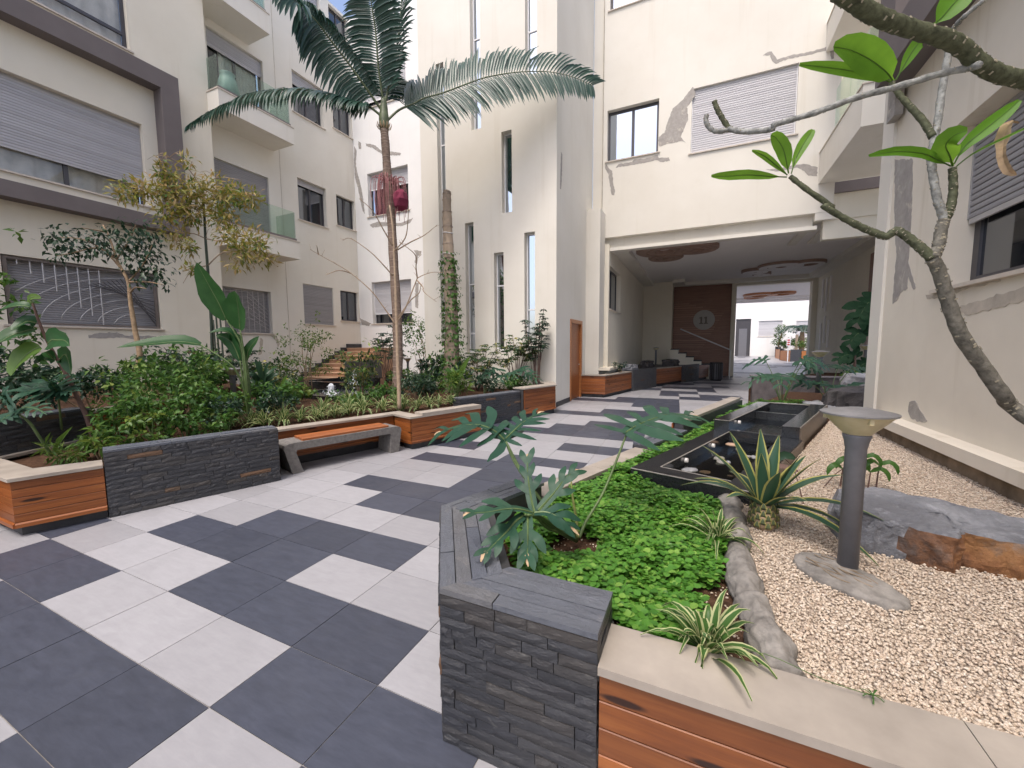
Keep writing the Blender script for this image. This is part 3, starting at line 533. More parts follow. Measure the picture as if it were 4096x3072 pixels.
def lampglass():
    m, nt, b = newmat('yellowed_lamp_plastic'); q = N(nt)
    n_ = q.noise(q.coord(), 9, 4)
    q.l(q.mix(q.ramp(n_, [(0.3, 0.0), (0.7, 1.0)]), (0.44, 0.37, 0.20), (0.56, 0.50, 0.33)), b.inputs['Base Color'])
    b.inputs['Roughness'].default_value = 0.35; b.inputs['Subsurface Weight'].default_value = 0.25; b.inputs['Subsurface Radius'].default_value = (0.03, 0.025, 0.015)
    return m
MT['lamp'] = lampglass()
MT['steel'] = plain('brushed_steel', (0.55, 0.55, 0.55), 0.3, 0.9, var=0.08)
MT['black'] = plain('black_rubber', (0.02, 0.02, 0.022), 0.7, var=0.3)
def rockmat(name, cols, sc=3.0):
    m, nt, b = newmat(name); q = N(nt); v = q.coord()
    a = q.noise(v, sc, 7, 0.68, 0.6); e = q.noise(v, sc*5, 6, 0.7)
    c = q.ramp(a, [(0.28+0.44*i/(len(cols)-1), c_) for i, c_ in enumerate(cols)])
    c = q.mix(q.ramp(e, [(0.55, 0.0), (0.75, 0.45)]), c, tuple(min(1, x*1.9) for x in cols[-1]))
    q.l(c, b.inputs['Base Color']); b.inputs['Roughness'].default_value = 0.75
    q.bump(q.noise(v, sc*6, 8, 0.75), 0.8, 0.03, b); return m
MT['rockg'] = rockmat('grey_rock', [(0.10,0.10,0.11),(0.17,0.175,0.19),(0.26,0.265,0.28)])
MT['rockr'] = rockmat('rusty_rock_face', [(0.14,0.13,0.125),(0.085,0.05,0.035),(0.20,0.085,0.032),(0.26,0.125,0.045),(0.15,0.12,0.10)], 2.2)
MT['rockd'] = rockmat('dark_rock', [(0.03,0.027,0.028),(0.06,0.053,0.052),(0.10,0.09,0.085)])
MT['rockp'] = rockmat('pale_rock', [(0.20,0.20,0.205),(0.30,0.30,0.31),(0.40,0.40,0.41)])
MT['pebp'] = rockmat('pale_pebble', [(0.22,0.21,0.19),(0.30,0.285,0.255),(0.38,0.36,0.32)], 9)
def gravelmat():
    m, nt, b = newmat('pale_gravel'); q = N(nt)
    r = q.n('ShaderNodeNewGeometry').outputs['Random Per Island']
    c = q.ramp(r, [(0.0,(0.41,0.325,0.245)),(0.25,(0.53,0.435,0.335)),(0.5,(0.60,0.51,0.405)),(0.75,(0.54,0.425,0.325)),(0.9,(0.66,0.585,0.49)),(1.0,(0.40,0.30,0.215))])
    q.l(c, b.inputs['Base Color']); b.inputs['Roughness'].default_value = 0.8
    q.bump(q.noise(q.coord(), 160, 3), 0.2, 0.003, b); return m
MT['gravel'] = gravelmat()
MT['bark'] = plain('palm_bark', (0.17, 0.125, 0.10), 0.9, var=0.35, scale=12, bump=0.7, bscale=40, spec=0.1)
MT['barkring'] = plain('palm_ring', (0.28, 0.225, 0.18), 0.9, var=0.25, scale=12, spec=0.1)
MT['shaft'] = plain('palm_crownshaft', (0.075, 0.095, 0.045), 0.5, var=0.35, scale=7)
MT['barkdead'] = pervar('dead_trunk_bark', [(0.27,0.215,0.16),(0.31,0.25,0.19)], 0.95, 7, 0.8, 0.02, (1,1,0.35), 0.1, ((0.06,0.055,0.055), 0.6))
MT['twig'] = plain('pale_twig', (0.30, 0.225, 0.155), 0.85, var=0.25, scale=20)
MT['barkf'] = plain('frangipani_bark', (0.16, 0.15, 0.125), 0.8, var=0.5, scale=30, bump=0.6, bscale=60, spec=0.2)
MT['barkfg'] = plain('frangipani_green_bark', (0.085, 0.092, 0.055), 0.7, var=0.5, scale=40, bump=0.6, bscale=70, spec=0.2)
MT['barkfs'] = plain('frangipani_silver_bark', (0.25, 0.255, 0.24), 0.7, var=0.55, scale=38, bump=0.6, bscale=70, spec=0.25)
MT['scar'] = plain('leaf_scar', (0.30, 0.27, 0.20), 0.8, var=0.2)
MT['trunkl'] = plain('tan_bark', (0.27, 0.195, 0.125), 0.9, var=0.3, scale=14, bump=0.4, bscale=50, spec=0.1)
MT['cane'] = plain('green_cane', (0.022, 0.035, 0.02), 0.45, var=0.35, scale=5)
MT['stem'] = plain('green_stem', (0.085, 0.13, 0.045), 0.5, var=0.3, scale=12)
MT['stemr'] = plain('reddish_stem', (0.12, 0.07, 0.055), 0.7, var=0.35, scale=14)
MT['palm'] = leafmat('palm_leaflet', (0.016,0.052,0.038), (0.032,0.078,0.054), None, 0.33, 0.15, spec=0.45)
MT['leafd'] = leafmat('dark_leaf', (0.014,0.036,0.022), (0.030,0.066,0.036), (0.05,0.09,0.04), 0.3, 0.15)
MT['leafm'] = leafmat('mid_leaf', (0.034,0.090,0.018), (0.062,0.15,0.030), (0.11,0.20,0.04), 0.38, 0.3)
MT['leafl'] = leafmat('light_leaf', (0.055,0.12,0.022), (0.10,0.18,0.035), (0.20,0.25,0.05), 0.38, 0.3)
MT['leafy'] = leafmat('yellowing_leaf', (0.15,0.17,0.025), (0.28,0.23,0.06), (0.46,0.34,0.17), 0.5, 0.35)
MT['leafv'] = leafmat('variegated_leaf', (0.026,0.062,0.022), (0.045,0.09,0.028), (0.40,0.36,0.09), 0.35, 0.2)
MT['cover'] = leafmat('ground_cover_leaf', (0.060,0.18,0.024), (0.115,0.29,0.040), (0.24,0.40,0.075), 0.36, 0.3)
MT['big'] = leafmat('broad_leaf', (0.022,0.080,0.026), (0.035,0.105,0.030), None, 0.35, 0.3, False, 8)
MT['philo'] = leafmat('philodendron_leaf', (0.022,0.070,0.042), (0.036,0.092,0.052), None, 0.45, 0.2, False, 9)
MT['frang'] = leafmat('frangipani_leaf', (0.10,0.26,0.022), (0.15,0.32,0.035), None, 0.45, 0.5, False, 7)
MT['dry'] = plain('dry_leaf', (0.40, 0.29, 0.18), 0.9, var=0.35, scale=20)
MT['agave'] = leafmat('agave_leaf', (0.030,0.080,0.050), (0.045,0.10,0.055), None, 0.35, 0.12)
MT['agavey'] = leafmat('agave_margin', (0.33,0.32,0.08), (0.42,0.40,0.14), None, 0.4, 0.15)
MT['spid'] = leafmat('spider_leaf', (0.045,0.12,0.028), (0.075,0.16,0.035), None, 0.38, 0.3)
MT['spidw'] = leafmat('spider_leaf_margin', (0.44,0.47,0.22), (0.56,0.57,0.32), None, 0.45, 0.3)
MT['fruit'] = plain('pink_fruit_strand', (0.30, 0.13, 0.13), 0.7, var=0.3)
MT['foam'] = plain('water_foam', (0.80, 0.83, 0.86), 0.35, var=0.1, scale=30, bump=0.6, bscale=50)
def watermat():
    m, nt, b = newmat('dark_pool_water'); q = N(nt)
    t = q.n('ShaderNodeBsdfTransparent'); t.inputs['Color'].default_value = (0.86, 0.88, 0.84, 1)
    gl = q.n('ShaderNodeBsdfGlossy'); gl.inputs['Roughness'].default_value = 0.03
    fr = q.n('ShaderNodeFresnel'); fr.inputs['IOR'].default_value = 1.33
    bp = q.n('ShaderNodeBump'); bp.inputs['Strength'].default_value = 0.3; bp.inputs['Distance'].default_value = 0.01
    q.l(q.noise(q.coord(), 14, 4), bp.inputs['Height']); q.l(bp.outputs[0], gl.inputs['Normal']); q.l(bp.outputs[0], fr.inputs['Normal'])
    mx = q.n('ShaderNodeMixShader'); q.l(fr.outputs[0], mx.inputs[0]); q.l(t.outputs[0], mx.inputs[1]); q.l(gl.outputs[0], mx.inputs[2])
    q.l(mx.outputs[0], nt.nodes['Material Output'].inputs['Surface']); return m
MT['water'] = watermat()
MT['disc'] = plain('grey_disc', (0.42, 0.40, 0.375), 0.6, var=0.06)
MT['numeral'] = plain('numeral_grey', (0.17, 0.15, 0.135), 0.7, var=0.1)
MT['ornb'] = plain('brown_moulding', (0.30, 0.20, 0.155), 0.5, var=0.1)
MT['bigd'] = leafmat('dark_broad_leaf', (0.010,0.036,0.016), (0.016,0.048,0.02), None, 0.6, 0.05, False, 8, spec=0.1)
MT['ornw'] = plain('white_moulding', (0.78, 0.75, 0.73), 0.6, var=0.05)
# ================================================================ THE SETTING
# ---- ground sheet, courtyard floor with its tiles
g = MB(); g.box(-120, 120, -60, 150, -0.4, -0.03); struct(g.build('ground', MT['grout']))
YJ = {j: 0.4*j for j in range(-8, 12)}
for j, y in zip(range(12, 27), (4.90, 5.40, 5.92, 6.46, 7.0, 7.56, 8.18, 8.74, 9.37, 10.0, 10.74, 11.37, 12.04, 12.8, 13.6)): YJ[j] = y
for j in range(27, 40): YJ[j] = YJ[j-1]+0.86
YJ[40] = 24.9
def PIJ(i, j):
    y = YJ[j]; return (0.6*i - (0.044*(y-4.4) if y > 4.4 else 0), y)
DARKT = {-2: [-1,0,1,2,-4], -1: [-1,-2,-3,-4,1], 0: [0,1,-4,-5], 1: [0,-1,-2,-6], 2: [-2,-3,-4], 3: [-1,-2,-3], 4: [-8], 5: [-1,-2,0], 6: [-1,-2,-3,0], 7: [-1,0], 8: [-1,0], 9: [-1,-2,-3],
 10: [-1,0], 11: [-3,-4], 12: [0,1,-4], 13: [-5], 14: [-2,-1,0,1,-3], 15: [-1,0,1,-3], 16: [0,1,2], 17: [-4], 18: [-3,-2,-1,0,1], 19: [0,1,-4], 20: [2], 21: [1,2], 22: [-2,-1,0,1,2], 23: [0,1,2,-3],
 24: [3,4], 25: [2,4,5], 26: [-1,2,3], 27: [0,1,4], 28: [2,3,4,-1], 29: [0,1,5], 30: [1,2,3], 31: [4,5,6,0], 32: [2,3,0], 33: [1,4,5], 34: [2,3,6], 35: [4,5,1,0], 36: [2,3,6,7], 37: [5,4,1], 38: [3,6,7], 39: [2,4,5]}
floor_mb = MB(); floor_mb.box(-12, 9, -8, 25.3, -0.03, -0.005)
floor = struct(floor_mb.build('courtyard_floor', MT['grout']))
def on_path(x, y):
    n_ = x*0.946-y*0.324
    return -4.25 < n_ < 0.75 or y < 0.6 or y > 8.2
cand = []
for j in range(-8, 40):
    for i in range(-9, 13):
        p = [PIJ(i,j), PIJ(i+1,j), PIJ(i+1,j+1), PIJ(i,j+1)]; c = (sum(q[0] for q in p)/4, sum(q[1] for q in p)/4)
        if not on_path(*c) or c[0] < -6 or c[0] > 7.2 or (c[1] > 9 and c[0] < -1.7) or (c[1] < 1 and c[0] > 3): continue
        d = (Vector((c[0], c[1], 0))-Vector((1.922, -0.9325, 1.584)))
        vis = d.dot(_f) > 0.25 and abs(d.dot(_r2)/max(d.dot(_f), 0.01)) < 1.75
        cand.append((d.length if vis else d.length+60, i, j, p))
cand.sort(key=lambda t: t[0])
rest = {0: MB(), 1: MB()}
for k, (dist, i, j, p) in enumerate(cand):
    dark = i in DARKT.get(j, [])
    gp = 0.0022
    mb = MB(); q = [(p[0][0]+gp, p[0][1]+gp), (p[1][0]-gp, p[1][1]+gp), (p[2][0]-gp, p[2][1]-gp), (p[3][0]+gp, p[3][1]-gp)]
    if k < 296:
        cx, cy = sum(a[0] for a in q)/4, sum(a[1] for a in q)/4
        mb.prism([(a[0]-cx, a[1]-cy) for a in q], -0.0049, random.uniform(-0.0006, 0.0006))
        o = piece('tile', mb, MT['tile_d' if dark else 'tile_l'], floor, (cx, cy, 0), (1,0,0))
    else: rest[int(dark)].prism(q, -0.0049, 0.0)
rest[0].build('pale_tiles', MT['tile_l'], floor, kind='stuff'); rest[1].build('dark_tiles', MT['tile_d'], floor, kind='stuff')

# ---- wall and window builders (u runs along the wall, d is depth inward from its face)
def P3(axis, pos, s, u, d, z): return (pos-s*d, u, z) if axis == 'x' else (u, pos-s*d, z)
def wbox(mb, axis, pos, s, u0, u1, d0, d1, z0, z1, m=0):
    a, b = pos-s*d0, pos-s*d1
    if a > b: a, b = b, a
    if axis == 'x': mb.box(a, b, u0, u1, z0, z1, m)
    else: mb.box(u0, u1, a, b, z0, z1, m)
def wall(parent, name, mat, axis, pos, s, u0, u1, z0, z1, holes=(), th=0.3, label=None):
    us = sorted({u0, u1, *[h[0] for h in holes], *[h[1] for h in holes]}); zs = sorted({z0, z1, *[h[2] for h in holes], *[h[3] for h in holes]})
    us = [u for u in us if u0 <= u <= u1]; zs = [z for z in zs if z0 <= z <= z1]
    def solid(i, k):
        if i < 0 or k < 0 or i >= len(us)-1 or k >= len(zs)-1: return False
        cu, cz = (us[i]+us[i+1])/2, (zs[k]+zs[k+1])/2
        return not any(h[0] < cu < h[1] and h[2] < cz < h[3] for h in holes)
    mb = MB()
    for i in range(len(us)-1):
        for k in range(len(zs)-1):
            if not solid(i, k): continue
            a, b, c, d = us[i], us[i+1], zs[k], zs[k+1]; p = lambda u, dd, z: P3(axis, pos, s, u, dd, z)
            mb.add([p(a,0,c),p(b,0,c),p(b,0,d),p(a,0,d)], [(0,1,2,3)]); mb.add([p(a,th,c),p(b,th,c),p(b,th,d),p(a,th,d)], [(3,2,1,0)])
            if not solid(i-1,k): mb.add([p(a,0,c),p(a,th,c),p(a,th,d),p(a,0,d)], [(0,1,2,3)])
            if not solid(i+1,k): mb.add([p(b,0,c),p(b,th,c),p(b,th,d),p(b,0,d)], [(0,1,2,3)])
            if not solid(i,k-1): mb.add([p(a,0,c),p(b,0,c),p(b,th,c),p(a,th,c)], [(0,1,2,3)])
            if not solid(i,k+1): mb.add([p(a,0,d),p(b,0,d),p(b,th,d),p(a,th,d)], [(0,1,2,3)])
    return mb.build(name, mat, parent, label=label)
SLATS = {}
def window(b, axis, pos, s, u0, u1, z0, z1, rec=0.13, mull=1, blind=None, smat='slat', fmat='frame', gmat='glass', pitch=0.055, sill=True, curtain=None, fw=0.05, transom=None, name='window', label=None):
    f = MB(); d0, d1 = rec, rec+0.05; e = 0.002
    U0, U1, Z0, Z1 = u0+e, u1-e, z0+e, z1-e
    wbox(f, axis, pos, s, U0, U0+fw, d0, d1, Z0, Z1); wbox(f, axis, pos, s, U1-fw, U1, d0, d1, Z0, Z1)
    wbox(f, axis, pos, s, U0+fw, U1-fw, d0, d1, Z0, Z0+fw); wbox(f, axis, pos, s, U0+fw, U1-fw, d0, d1, Z1-fw, Z1)
    for k in range(mull):
        uc = U0+(U1-U0)*(k+1)/(mull+1); wbox(f, axis, pos, s, uc-fw*0.6, uc+fw*0.6, d0-0.006, d1, Z0+fw, Z1-fw)
    if transom:
        for zt in transom: wbox(f, axis, pos, s, U0+fw, U1-fw, d0-0.003, d1, zt-fw*0.5, zt+fw*0.5)
    fo = f.build(name, MT[fmat], b, label=label)
    g_ = MB(); wbox(g_, axis, pos, s, U0+fw*0.5, U1-fw*0.5, d0+0.022, d0+0.030, Z0+fw*0.5, Z1-fw*0.5)
    g_.build('pane', MT['glassc'] if curtain else MT[gmat], fo)
    if curtain:
        cm = MB(); n_ = 60; p = lambda u, dd, z: P3(axis, pos, s, u, dd, z); vs = []
        a0, a1 = curtain[1], curtain[2]
        for i in range(n_+1):
            u = a0+(a1-a0)*i/n_; dd = rec+0.12+0.03*math.sin(i*1.15)+0.012*math.sin(i*2.7)
            vs += [p(u, dd, Z0), p(u, dd, Z1)]
        cm.add(vs, [(2*i, 2*i+2, 2*i+3, 2*i+1) for i in range(n_)]); cm.build('curtain', MT[curtain[0]], fo, smooth=True)
        rb = MB(); wbox(rb, axis, pos, s, U0, U1, rec+0.22, rec+0.23, Z0, Z1); rb.build('room_backdrop', MT['room'], fo)
    if blind is not None:
        bd = rec-0.045; ln = U1-U0-0.05; key = (round(ln, 2), pitch, smat)
        if key not in SLATS:
            m_ = MB(); hh = pitch*0.93
            m_.add([(0,0,0),(ln,0,0),(0,0.010,hh*0.12),(ln,0.010,hh*0.12),(0,0.013,hh*0.5),(ln,0.013,hh*0.5),(0,0.010,hh*0.88),(ln,0.010,hh*0.88),(0,0,hh),(ln,0,hh)],
                   [(0,1,3,2),(2,3,5,4),(4,5,7,6),(6,7,9,8),(8,9,1,0)])
            me = bpy.data.meshes.new('shutter_slat'); me.from_pydata(m_.v, [], m_.f); me.materials.append(MT[smat]); SLATS[key] = me
        me = SLATS[key]; xd = {('x',1): (0,-1,0), ('x',-1): (0,1,0), ('y',-1): (-1,0,0), ('y',1): (1,0,0)}[(axis, s)]
        uo = (U1-0.025) if xd in ((0,-1,0), (-1,0,0)) else (U0+0.025)
        z = blind
        while z+pitch <= Z1+0.001:
            piece('shutter_slat', me, None, fo, P3(axis, pos, s, uo, bd, z), xd); z += pitch
        r = MB()
        wbox(r, axis, pos, s, U0, U0+0.024, bd-0.016, bd+0.02, blind, Z1); wbox(r, axis, pos, s, U1-0.024, U1, bd-0.016, bd+0.02, blind, Z1)
        wbox(r, axis, pos, s, U0+0.026, U1-0.026, bd-0.012, bd+0.012, blind-0.05, blind-0.003)
        wbox(r, axis, pos, s, U0+0.026, U1-0.026, bd+0.004, bd+0.006, blind, Z1)
        r.build('shutter_rail', MT['framel' if smat != 'slatw' else 'framew'], fo)
    if sill:
        sm = MB(); wbox(sm, axis, pos, s, u0-0.06, u1+0.06, -0.045, -0.001, z0-0.035, z0-0.002); wbox(sm, axis, pos, s, u0+e, u1-e, -0.001, rec-0.001, z0-0.034, z0+0.004)
        sm.build('sill', MT['sill'], fo)
    return fo
def patch(b, axis, pos, s, poly, mat='mortar', th=0.004, name='mortar_patch'):
    pts = []
    for i in range(len(poly)):
        a, c = poly[i], poly[(i+1) % len(poly)]; L_ = math.hypot(c[0]-a[0], c[1]-a[1]); n_ = max(1, int(L_/0.045))
        for k in range(n_):
            t = k/n_; w = 0.013 if k else 0.0
            pts.append((a[0]+(c[0]-a[0])*t+random.uniform(-w, w), a[1]+(c[1]-a[1])*t+random.uniform(-w, w)))
    n_ = len(pts); mb = MB()
    mb.add([P3(axis, pos, s, u, -th, z) for u, z in pts], [tuple(range(n_))])
    mb.add([P3(axis, pos, s, u, -th, z) for u, z in pts]+[P3(axis, pos, s, u, 0.0, z) for u, z in pts], [(i, (i+1) % n_, n_+(i+1) % n_, n_+i) for i in range(n_)])
    return mb.build(name, MT[mat], b)
PA = DATA['patches']
# ---- left apartment block
LB = thing('apartment_building', 'cream apartment block with mauve grey framed shutter and glass fronted balconies', 'building', (-11, 4, 0))
hA = [(2.2, 4.72, 2.11, 3.48), (0.6, 4.67, 5.11, 7.03), (1.0, 4.56, 8.63, 10.6)]
wall(LB, 'wall', MT['cream'], 'x', -10.5, 1, -7, 6.25, 0, 14.5, hA)
wall(LB, 'end_wall', MT['cream'], 'y', 6.25, 1, -11.3, -10.802, 0, 14.5, th=0.2)
w = window(LB, 'x', -10.5, 1, *hA[0], blind=2.14, smat='slatd', fmat='frame', mull=0, rec=0.2, pitch=0.05, label='ground floor window behind a curved steel grille')
# grille of curved bars
gm = MB(); X0 = -10.56
wbox(gm, 'x', -10.5, 1, 2.22, 2.28, 0.03, 0.07, 2.13, 3.46); wbox(gm, 'x', -10.5, 1, 4.64, 4.70, 0.03, 0.07, 2.13, 3.46); wbox(gm, 'x', -10.5, 1, 2.28, 4.64, 0.03, 0.07, 3.41, 3.46); wbox(gm, 'x', -10.5, 1, 2.28, 4.64, 0.03, 0.07, 2.13, 2.17)
gm.build('grille_frame', plain('bronze_grey', (0.16, 0.135, 0.12), 0.6, 0.2), w)
for k in range(8):
    bm_ = MB(); u = 2.42+0.175*k; bm_.tube([(X0, u, 2.16 if k > 6 else 3.42-0.16*k-0.1), (X0, u, 3.42)], 0.011, 6); bm_.build('grille_bar', MT['framel'], w)
for k in range(7):
    pts = []; r = 0.55+0.26*k
    for t in range(13):
        a = math.radians(8+82*t/12); u = 4.45-r*1.25*math.cos(a)*0.9; z = 2.15+r*0.62*math.sin(a)
        if 2.26 < u < 4.66 and z < 3.43: pts.append((X0-0.012, u, z))
    if len(pts) > 2:
        bm_ = MB(); bm_.tube(pts, 0.010, 6); bm_.build('grille_bar', MT['framel'], w, smooth=True)
for k in range(9):
    a = math.radians(2+9*k); bm_ = MB(); bm_.tube([(X0+0.012, 3.45+0.08*k, 3.05+0.03*k), (X0+0.012, min(4.64, 3.45+0.08*k+1.3*math.cos(a*0.6)), max(2.18, 3.05-0.95*math.sin(0.25+a*0.8)))], 0.008, 5); bm_.build('grille_bar', MT['frame'], w)
window(LB, 'x', -10.5, 1, *hA[1], blind=5.64, smat='slat', mull=2, rec=0.18, pitch=0.058, curtain=('curtain', 0.9, 4.5), fw=0.06, label='wide window with grey roller shutter almost closed')
window(LB, 'x', -10.5, 1, *hA[2], mull=1, rec=0.12, curtain=('curtain', 1.1, 4.5), fw=0.07, transom=[9.0], label='upper window with pale curtains')
gb = MB(); wbox(gb, 'x', -10.5, 1, -6, 5.35, -0.34, 0, 7.95, 8.37); wbox(gb, 'x', -10.5, 1, -6, 5.35, -0.34, 0, 4.53, 4.84); wbox(gb, 'x', -10.5, 1, 4.96, 5.35, -0.34, 0, 4.84, 7.95)
gb.build('grey_frame', MT['greyband'], LB)
for p in PA['left_a']: patch(LB, 'x', -10.5, 1, p)
hB = [(6.54,8.04,2.1,3.47),(9.26,10.57,2.49,3.92),(10.92,11.83,2.70,3.89),(6.55,8.19,5.06,7.15),(9.26,10.45,6.15,7.58),(10.93,11.83,6.39,7.55),(6.58,8.22,8.64,10.73),(9.26,10.5,9.75,11.13),(10.95,11.83,10.0,11.1),(9.3,10.54,13.5,14.4),(10.95,11.83,13.5,14.4)]
wall(LB, 'wall', MT['cream2'], 'x', -11.0, 1, 6.25, 11.9, 0, 14.5, hB)
wb_ = window(LB, 'x', -11, 1, *hB[0], blind=2.13, smat='slatd', mull=0, rec=0.2, pitch=0.05)
for k in range(9):
    bm_ = MB(); u = 6.62+0.17*k; bm_.tube([(-11.05, u, 2.14), (-11.05, u, 3.44)], 0.009, 5); bm_.build('grille_bar', MT['framel'], wb_)
for k in range(6):
    bm_ = MB(); bm_.tube([(-11.06, 6.6, 2.25+0.22*k), (-11.06, 7.3, 2.6+0.16*k if 2.6+0.16*k < 3.42 else 3.42), (-11.06, 8.0, 2.2+0.12*k)], 0.008, 5); bm_.build('grille_bar', MT['framel'], wb_)
window(LB, 'x', -11, 1, *hB[1], blind=2.52, smat='slatd', mull=0, rec=0.1, pitch=0.055)
window(LB, 'x', -11, 1, *hB[2], mull=1, rec=0.1)
window(LB, 'x', -11, 1, *hB[3], blind=5.10, smat='slatd', mull=0, rec=0.12, sill=False)
window(LB, 'x', -11, 1, *hB[4], blind=7.42, smat='slat', mull=1, rec=0.16)
window(LB, 'x', -11, 1, *hB[5], mull=1, rec=0.12)
window(LB, 'x', -11, 1, *hB[6], blind=10.30, smat='slat', mull=1, rec=0.14, curtain=('curtain', 7.0, 8.1), sill=False, label='balcony door with pale curtains under a half raised shutter')
window(LB, 'x', -11, 1, *hB[7], blind=10.78, smat='slat', mull=1, rec=0.16)
window(LB, 'x', -11, 1, *hB[8], mull=1, rec=0.12)
window(LB, 'x', -11, 1, *hB[9], blind=13.8, smat='slat', mull=1, rec=0.16); window(LB, 'x', -11, 1, *hB[10], mull=1, rec=0.12)
def balcony(b, x0, x1, y0, y1, zb, zt, gtop, near='y0', name='balcony', gl=True):
    s_ = MB(); s_.box(x0, x1, y0, y1, zb, zt); o = s_.build(name, MT['cream2'], b)
    cp = MB(); cp.box(min(x0,x1)+0.001, max(x0,x1)+0.02, y0-0.02, y1+0.02, zt+0.0005, zt+0.03); cp.build('parapet_cap', MT['sill'], o)
    if gl:
        e = 0.05; r = MB(); xf = x1-e-0.03
        r.box(xf, xf+0.03, y0+e, y1-e, zt+0.031, zt+0.11); r.box(x0+0.02, xf-0.001, y0+e, y0+e+0.03, zt+0.031, zt+0.11); r.box(x0+0.02, xf-0.001, y1-e-0.03, y1-e, zt+0.031, zt+0.11)
        r.build('base_rail', MT['greyband'], o)
        n_ = 2
        for k in range(n_):
            q = MB(); a = y0+e+0.05+(y1-y0-2*e-0.1)*k/n_; c = y0+e+0.05+(y1-y0-2*e-0.1)*(k+1)/n_-0.012
            q.box(xf+0.009, xf+0.021, a, c, zt+0.112, gtop); q.build('glass_panel', MT['glassg'], o)
        for yy in (y0+e+0.009, y1-e-0.021):
            q = MB(); q.box(x0+0.02, xf-0.004, yy, yy+0.012, zt+0.112, gtop); q.build('glass_panel', MT['glassg'], o)
    return o
bal_u = balcony(LB, -10.999, -10.0, 6.2, 8.43, 8.08, 8.58, 9.5)
vs_ = MB(); vs_.lathe([(0.16,0),(0.24,0.12),(0.28,0.3),(0.22,0.55),(0.17,0.7),(0.2,0.74),(0.16,0.74)], (0,0,0), 16)
vo = vs_.build('balcony_pot', plain('pale_green_glaze', (0.30, 0.38, 0.36), 0.4, var=0.1), None, smooth=True); vo.location = (-10.45, 6.75, 8.612)
tag(vo, 'pale green jar standing on the upper glass balcony', 'jar')
balcony(LB, -10.999, -10.0, 6.2, 8.43, 4.50, 5.04, 5.98)
balcony(LB, -10.999, -10.0, 6.2, 7.8, 10.95, 11.5, 12.5)
for p in PA['left_b']: patch(LB, 'x', -11.0, 1, p, 'stain')
# vertical shadow joint between the balcony bay and the window bay
jm = MB(); wbox(jm, 'x', -11.0, 1, 8.62, 8.635, -0.006, 0, 0.0, 14.4); jm.build('vertical_joint', MT['stain'], LB)
# ---- white block behind the palm
WB = thing('white_apartment_building', 'white rendered block with cracked patched wall behind the palm', 'building', (-8, 12, 0))
hW = [(-10.3,-8.29,2.6,4.27),(-10.31,-8.29,6.86,8.53),(-10.3,-8.27,10.97,12.5)]
wall(WB, 'wall', MT['white'], 'y', 11.9, -1, -11.3, -5.3, 0, 14.5, hW)
window(WB, 'y', 11.9, -1, *hW[0], blind=3.03, smat='slatw', mull=1, rec=0.2)
window(WB, 'y', 11.9, -1, *hW[1], blind=7.96, smat='slatw', mull=1, rec=0.2, curtain=('curtainr', -10.2, -8.8))
window(WB, 'y', 11.9, -1, *hW[2], blind=11.3, smat='slatw', mull=1, rec=0.2)
for p in PA['white']: patch(WB, 'y', 11.9, -1, p)
# ---- stair tower with slit windows
TW = thing('stair_tower', 'cream stair tower with tall narrow slit windows', 'tower', (-3.5, 10.5, 0))
hT = [(-5.03,-4.77,1.60,9.52),(-3.9,-3.6,7.51,13.2),(-2.3,-1.98,8.47,13.2),(-2.99,-2.69,5.19,7.27),(-4.16,-3.88,1.45,5.08),(-3.25,-2.955,1.5,4.17),(-2.34,-2.04,1.75,4.6)]
wall(TW, 'front_wall', MT['cream2'], 'y', 9.15, -1, -5.62, -1.45, 0.0, 14.5, hT)
for h, tr in zip(hT, ([4.3, 5.6, 7.4], [9.9], [9.6], None, [2.0, 3.4], [3.3], [2.6])):
    window(TW, 'y', 9.15, -1, *h, rec=0.16, mull=0, fmat='framew', gmat='glassr', sill=False, fw=0.035, transom=tr, name='slit_window')
wall(TW, 'side_wall', MT['cream2'], 'x', -1.45, 1, 9.451, 12.9, 0, 14.5, [(10.42,11.72,0.0,2.4)])
wall(TW, 'left_side_wall', MT['cream2'], 'x', -5.62, -1, 9.451, 11.899, 0, 14.5)
dm = MB(); wbox(dm, 'x', -1.45, 1, 10.422, 10.53, -0.02, 0.16, 0.002, 2.398); wbox(dm, 'x', -1.45, 1, 11.61, 11.718, -0.02, 0.16, 0.002, 2.398); wbox(dm, 'x', -1.45, 1, 10.53, 11.61, -0.02, 0.16, 2.29, 2.398)
do = dm.build('door_frame', MT['woodf'], TW)
dl = MB(); wbox(dl, 'x', -1.45, 1, 10.532, 11.608, 0.05, 0.1, 0.01, 2.288); dl.build('door_leaf', MT['woodp'], do)
dh = MB(); dh.tube([(-1.49, 11.48, 1.05), (-1.45, 11.48, 1.05), (-1.45, 11.36, 1.05)], 0.012, 8); dh.build('door_handle', MT['steel'], do)
sk = MB(); wbox(sk, 'x', -1.45, 1, 9.16, 10.41, -0.012, 0, 0.0, 0.13); sk.build('skirting', MT['plinth'], TW); sk = MB(); wbox(sk, 'x', -1.45, 1, 11.73, 12.14, -0.012, 0, 0, 0.13); sk.build('skirting', MT['plinth'], TW)
led = MB(); led.box(-5.62, -1.5, 9.02, 9.149, 0.35, 0.62); led.build('plinth_ledge', MT['cream'], TW)
for p in PA['tower_side']: patch(TW, 'x', -1.45, 1, p)
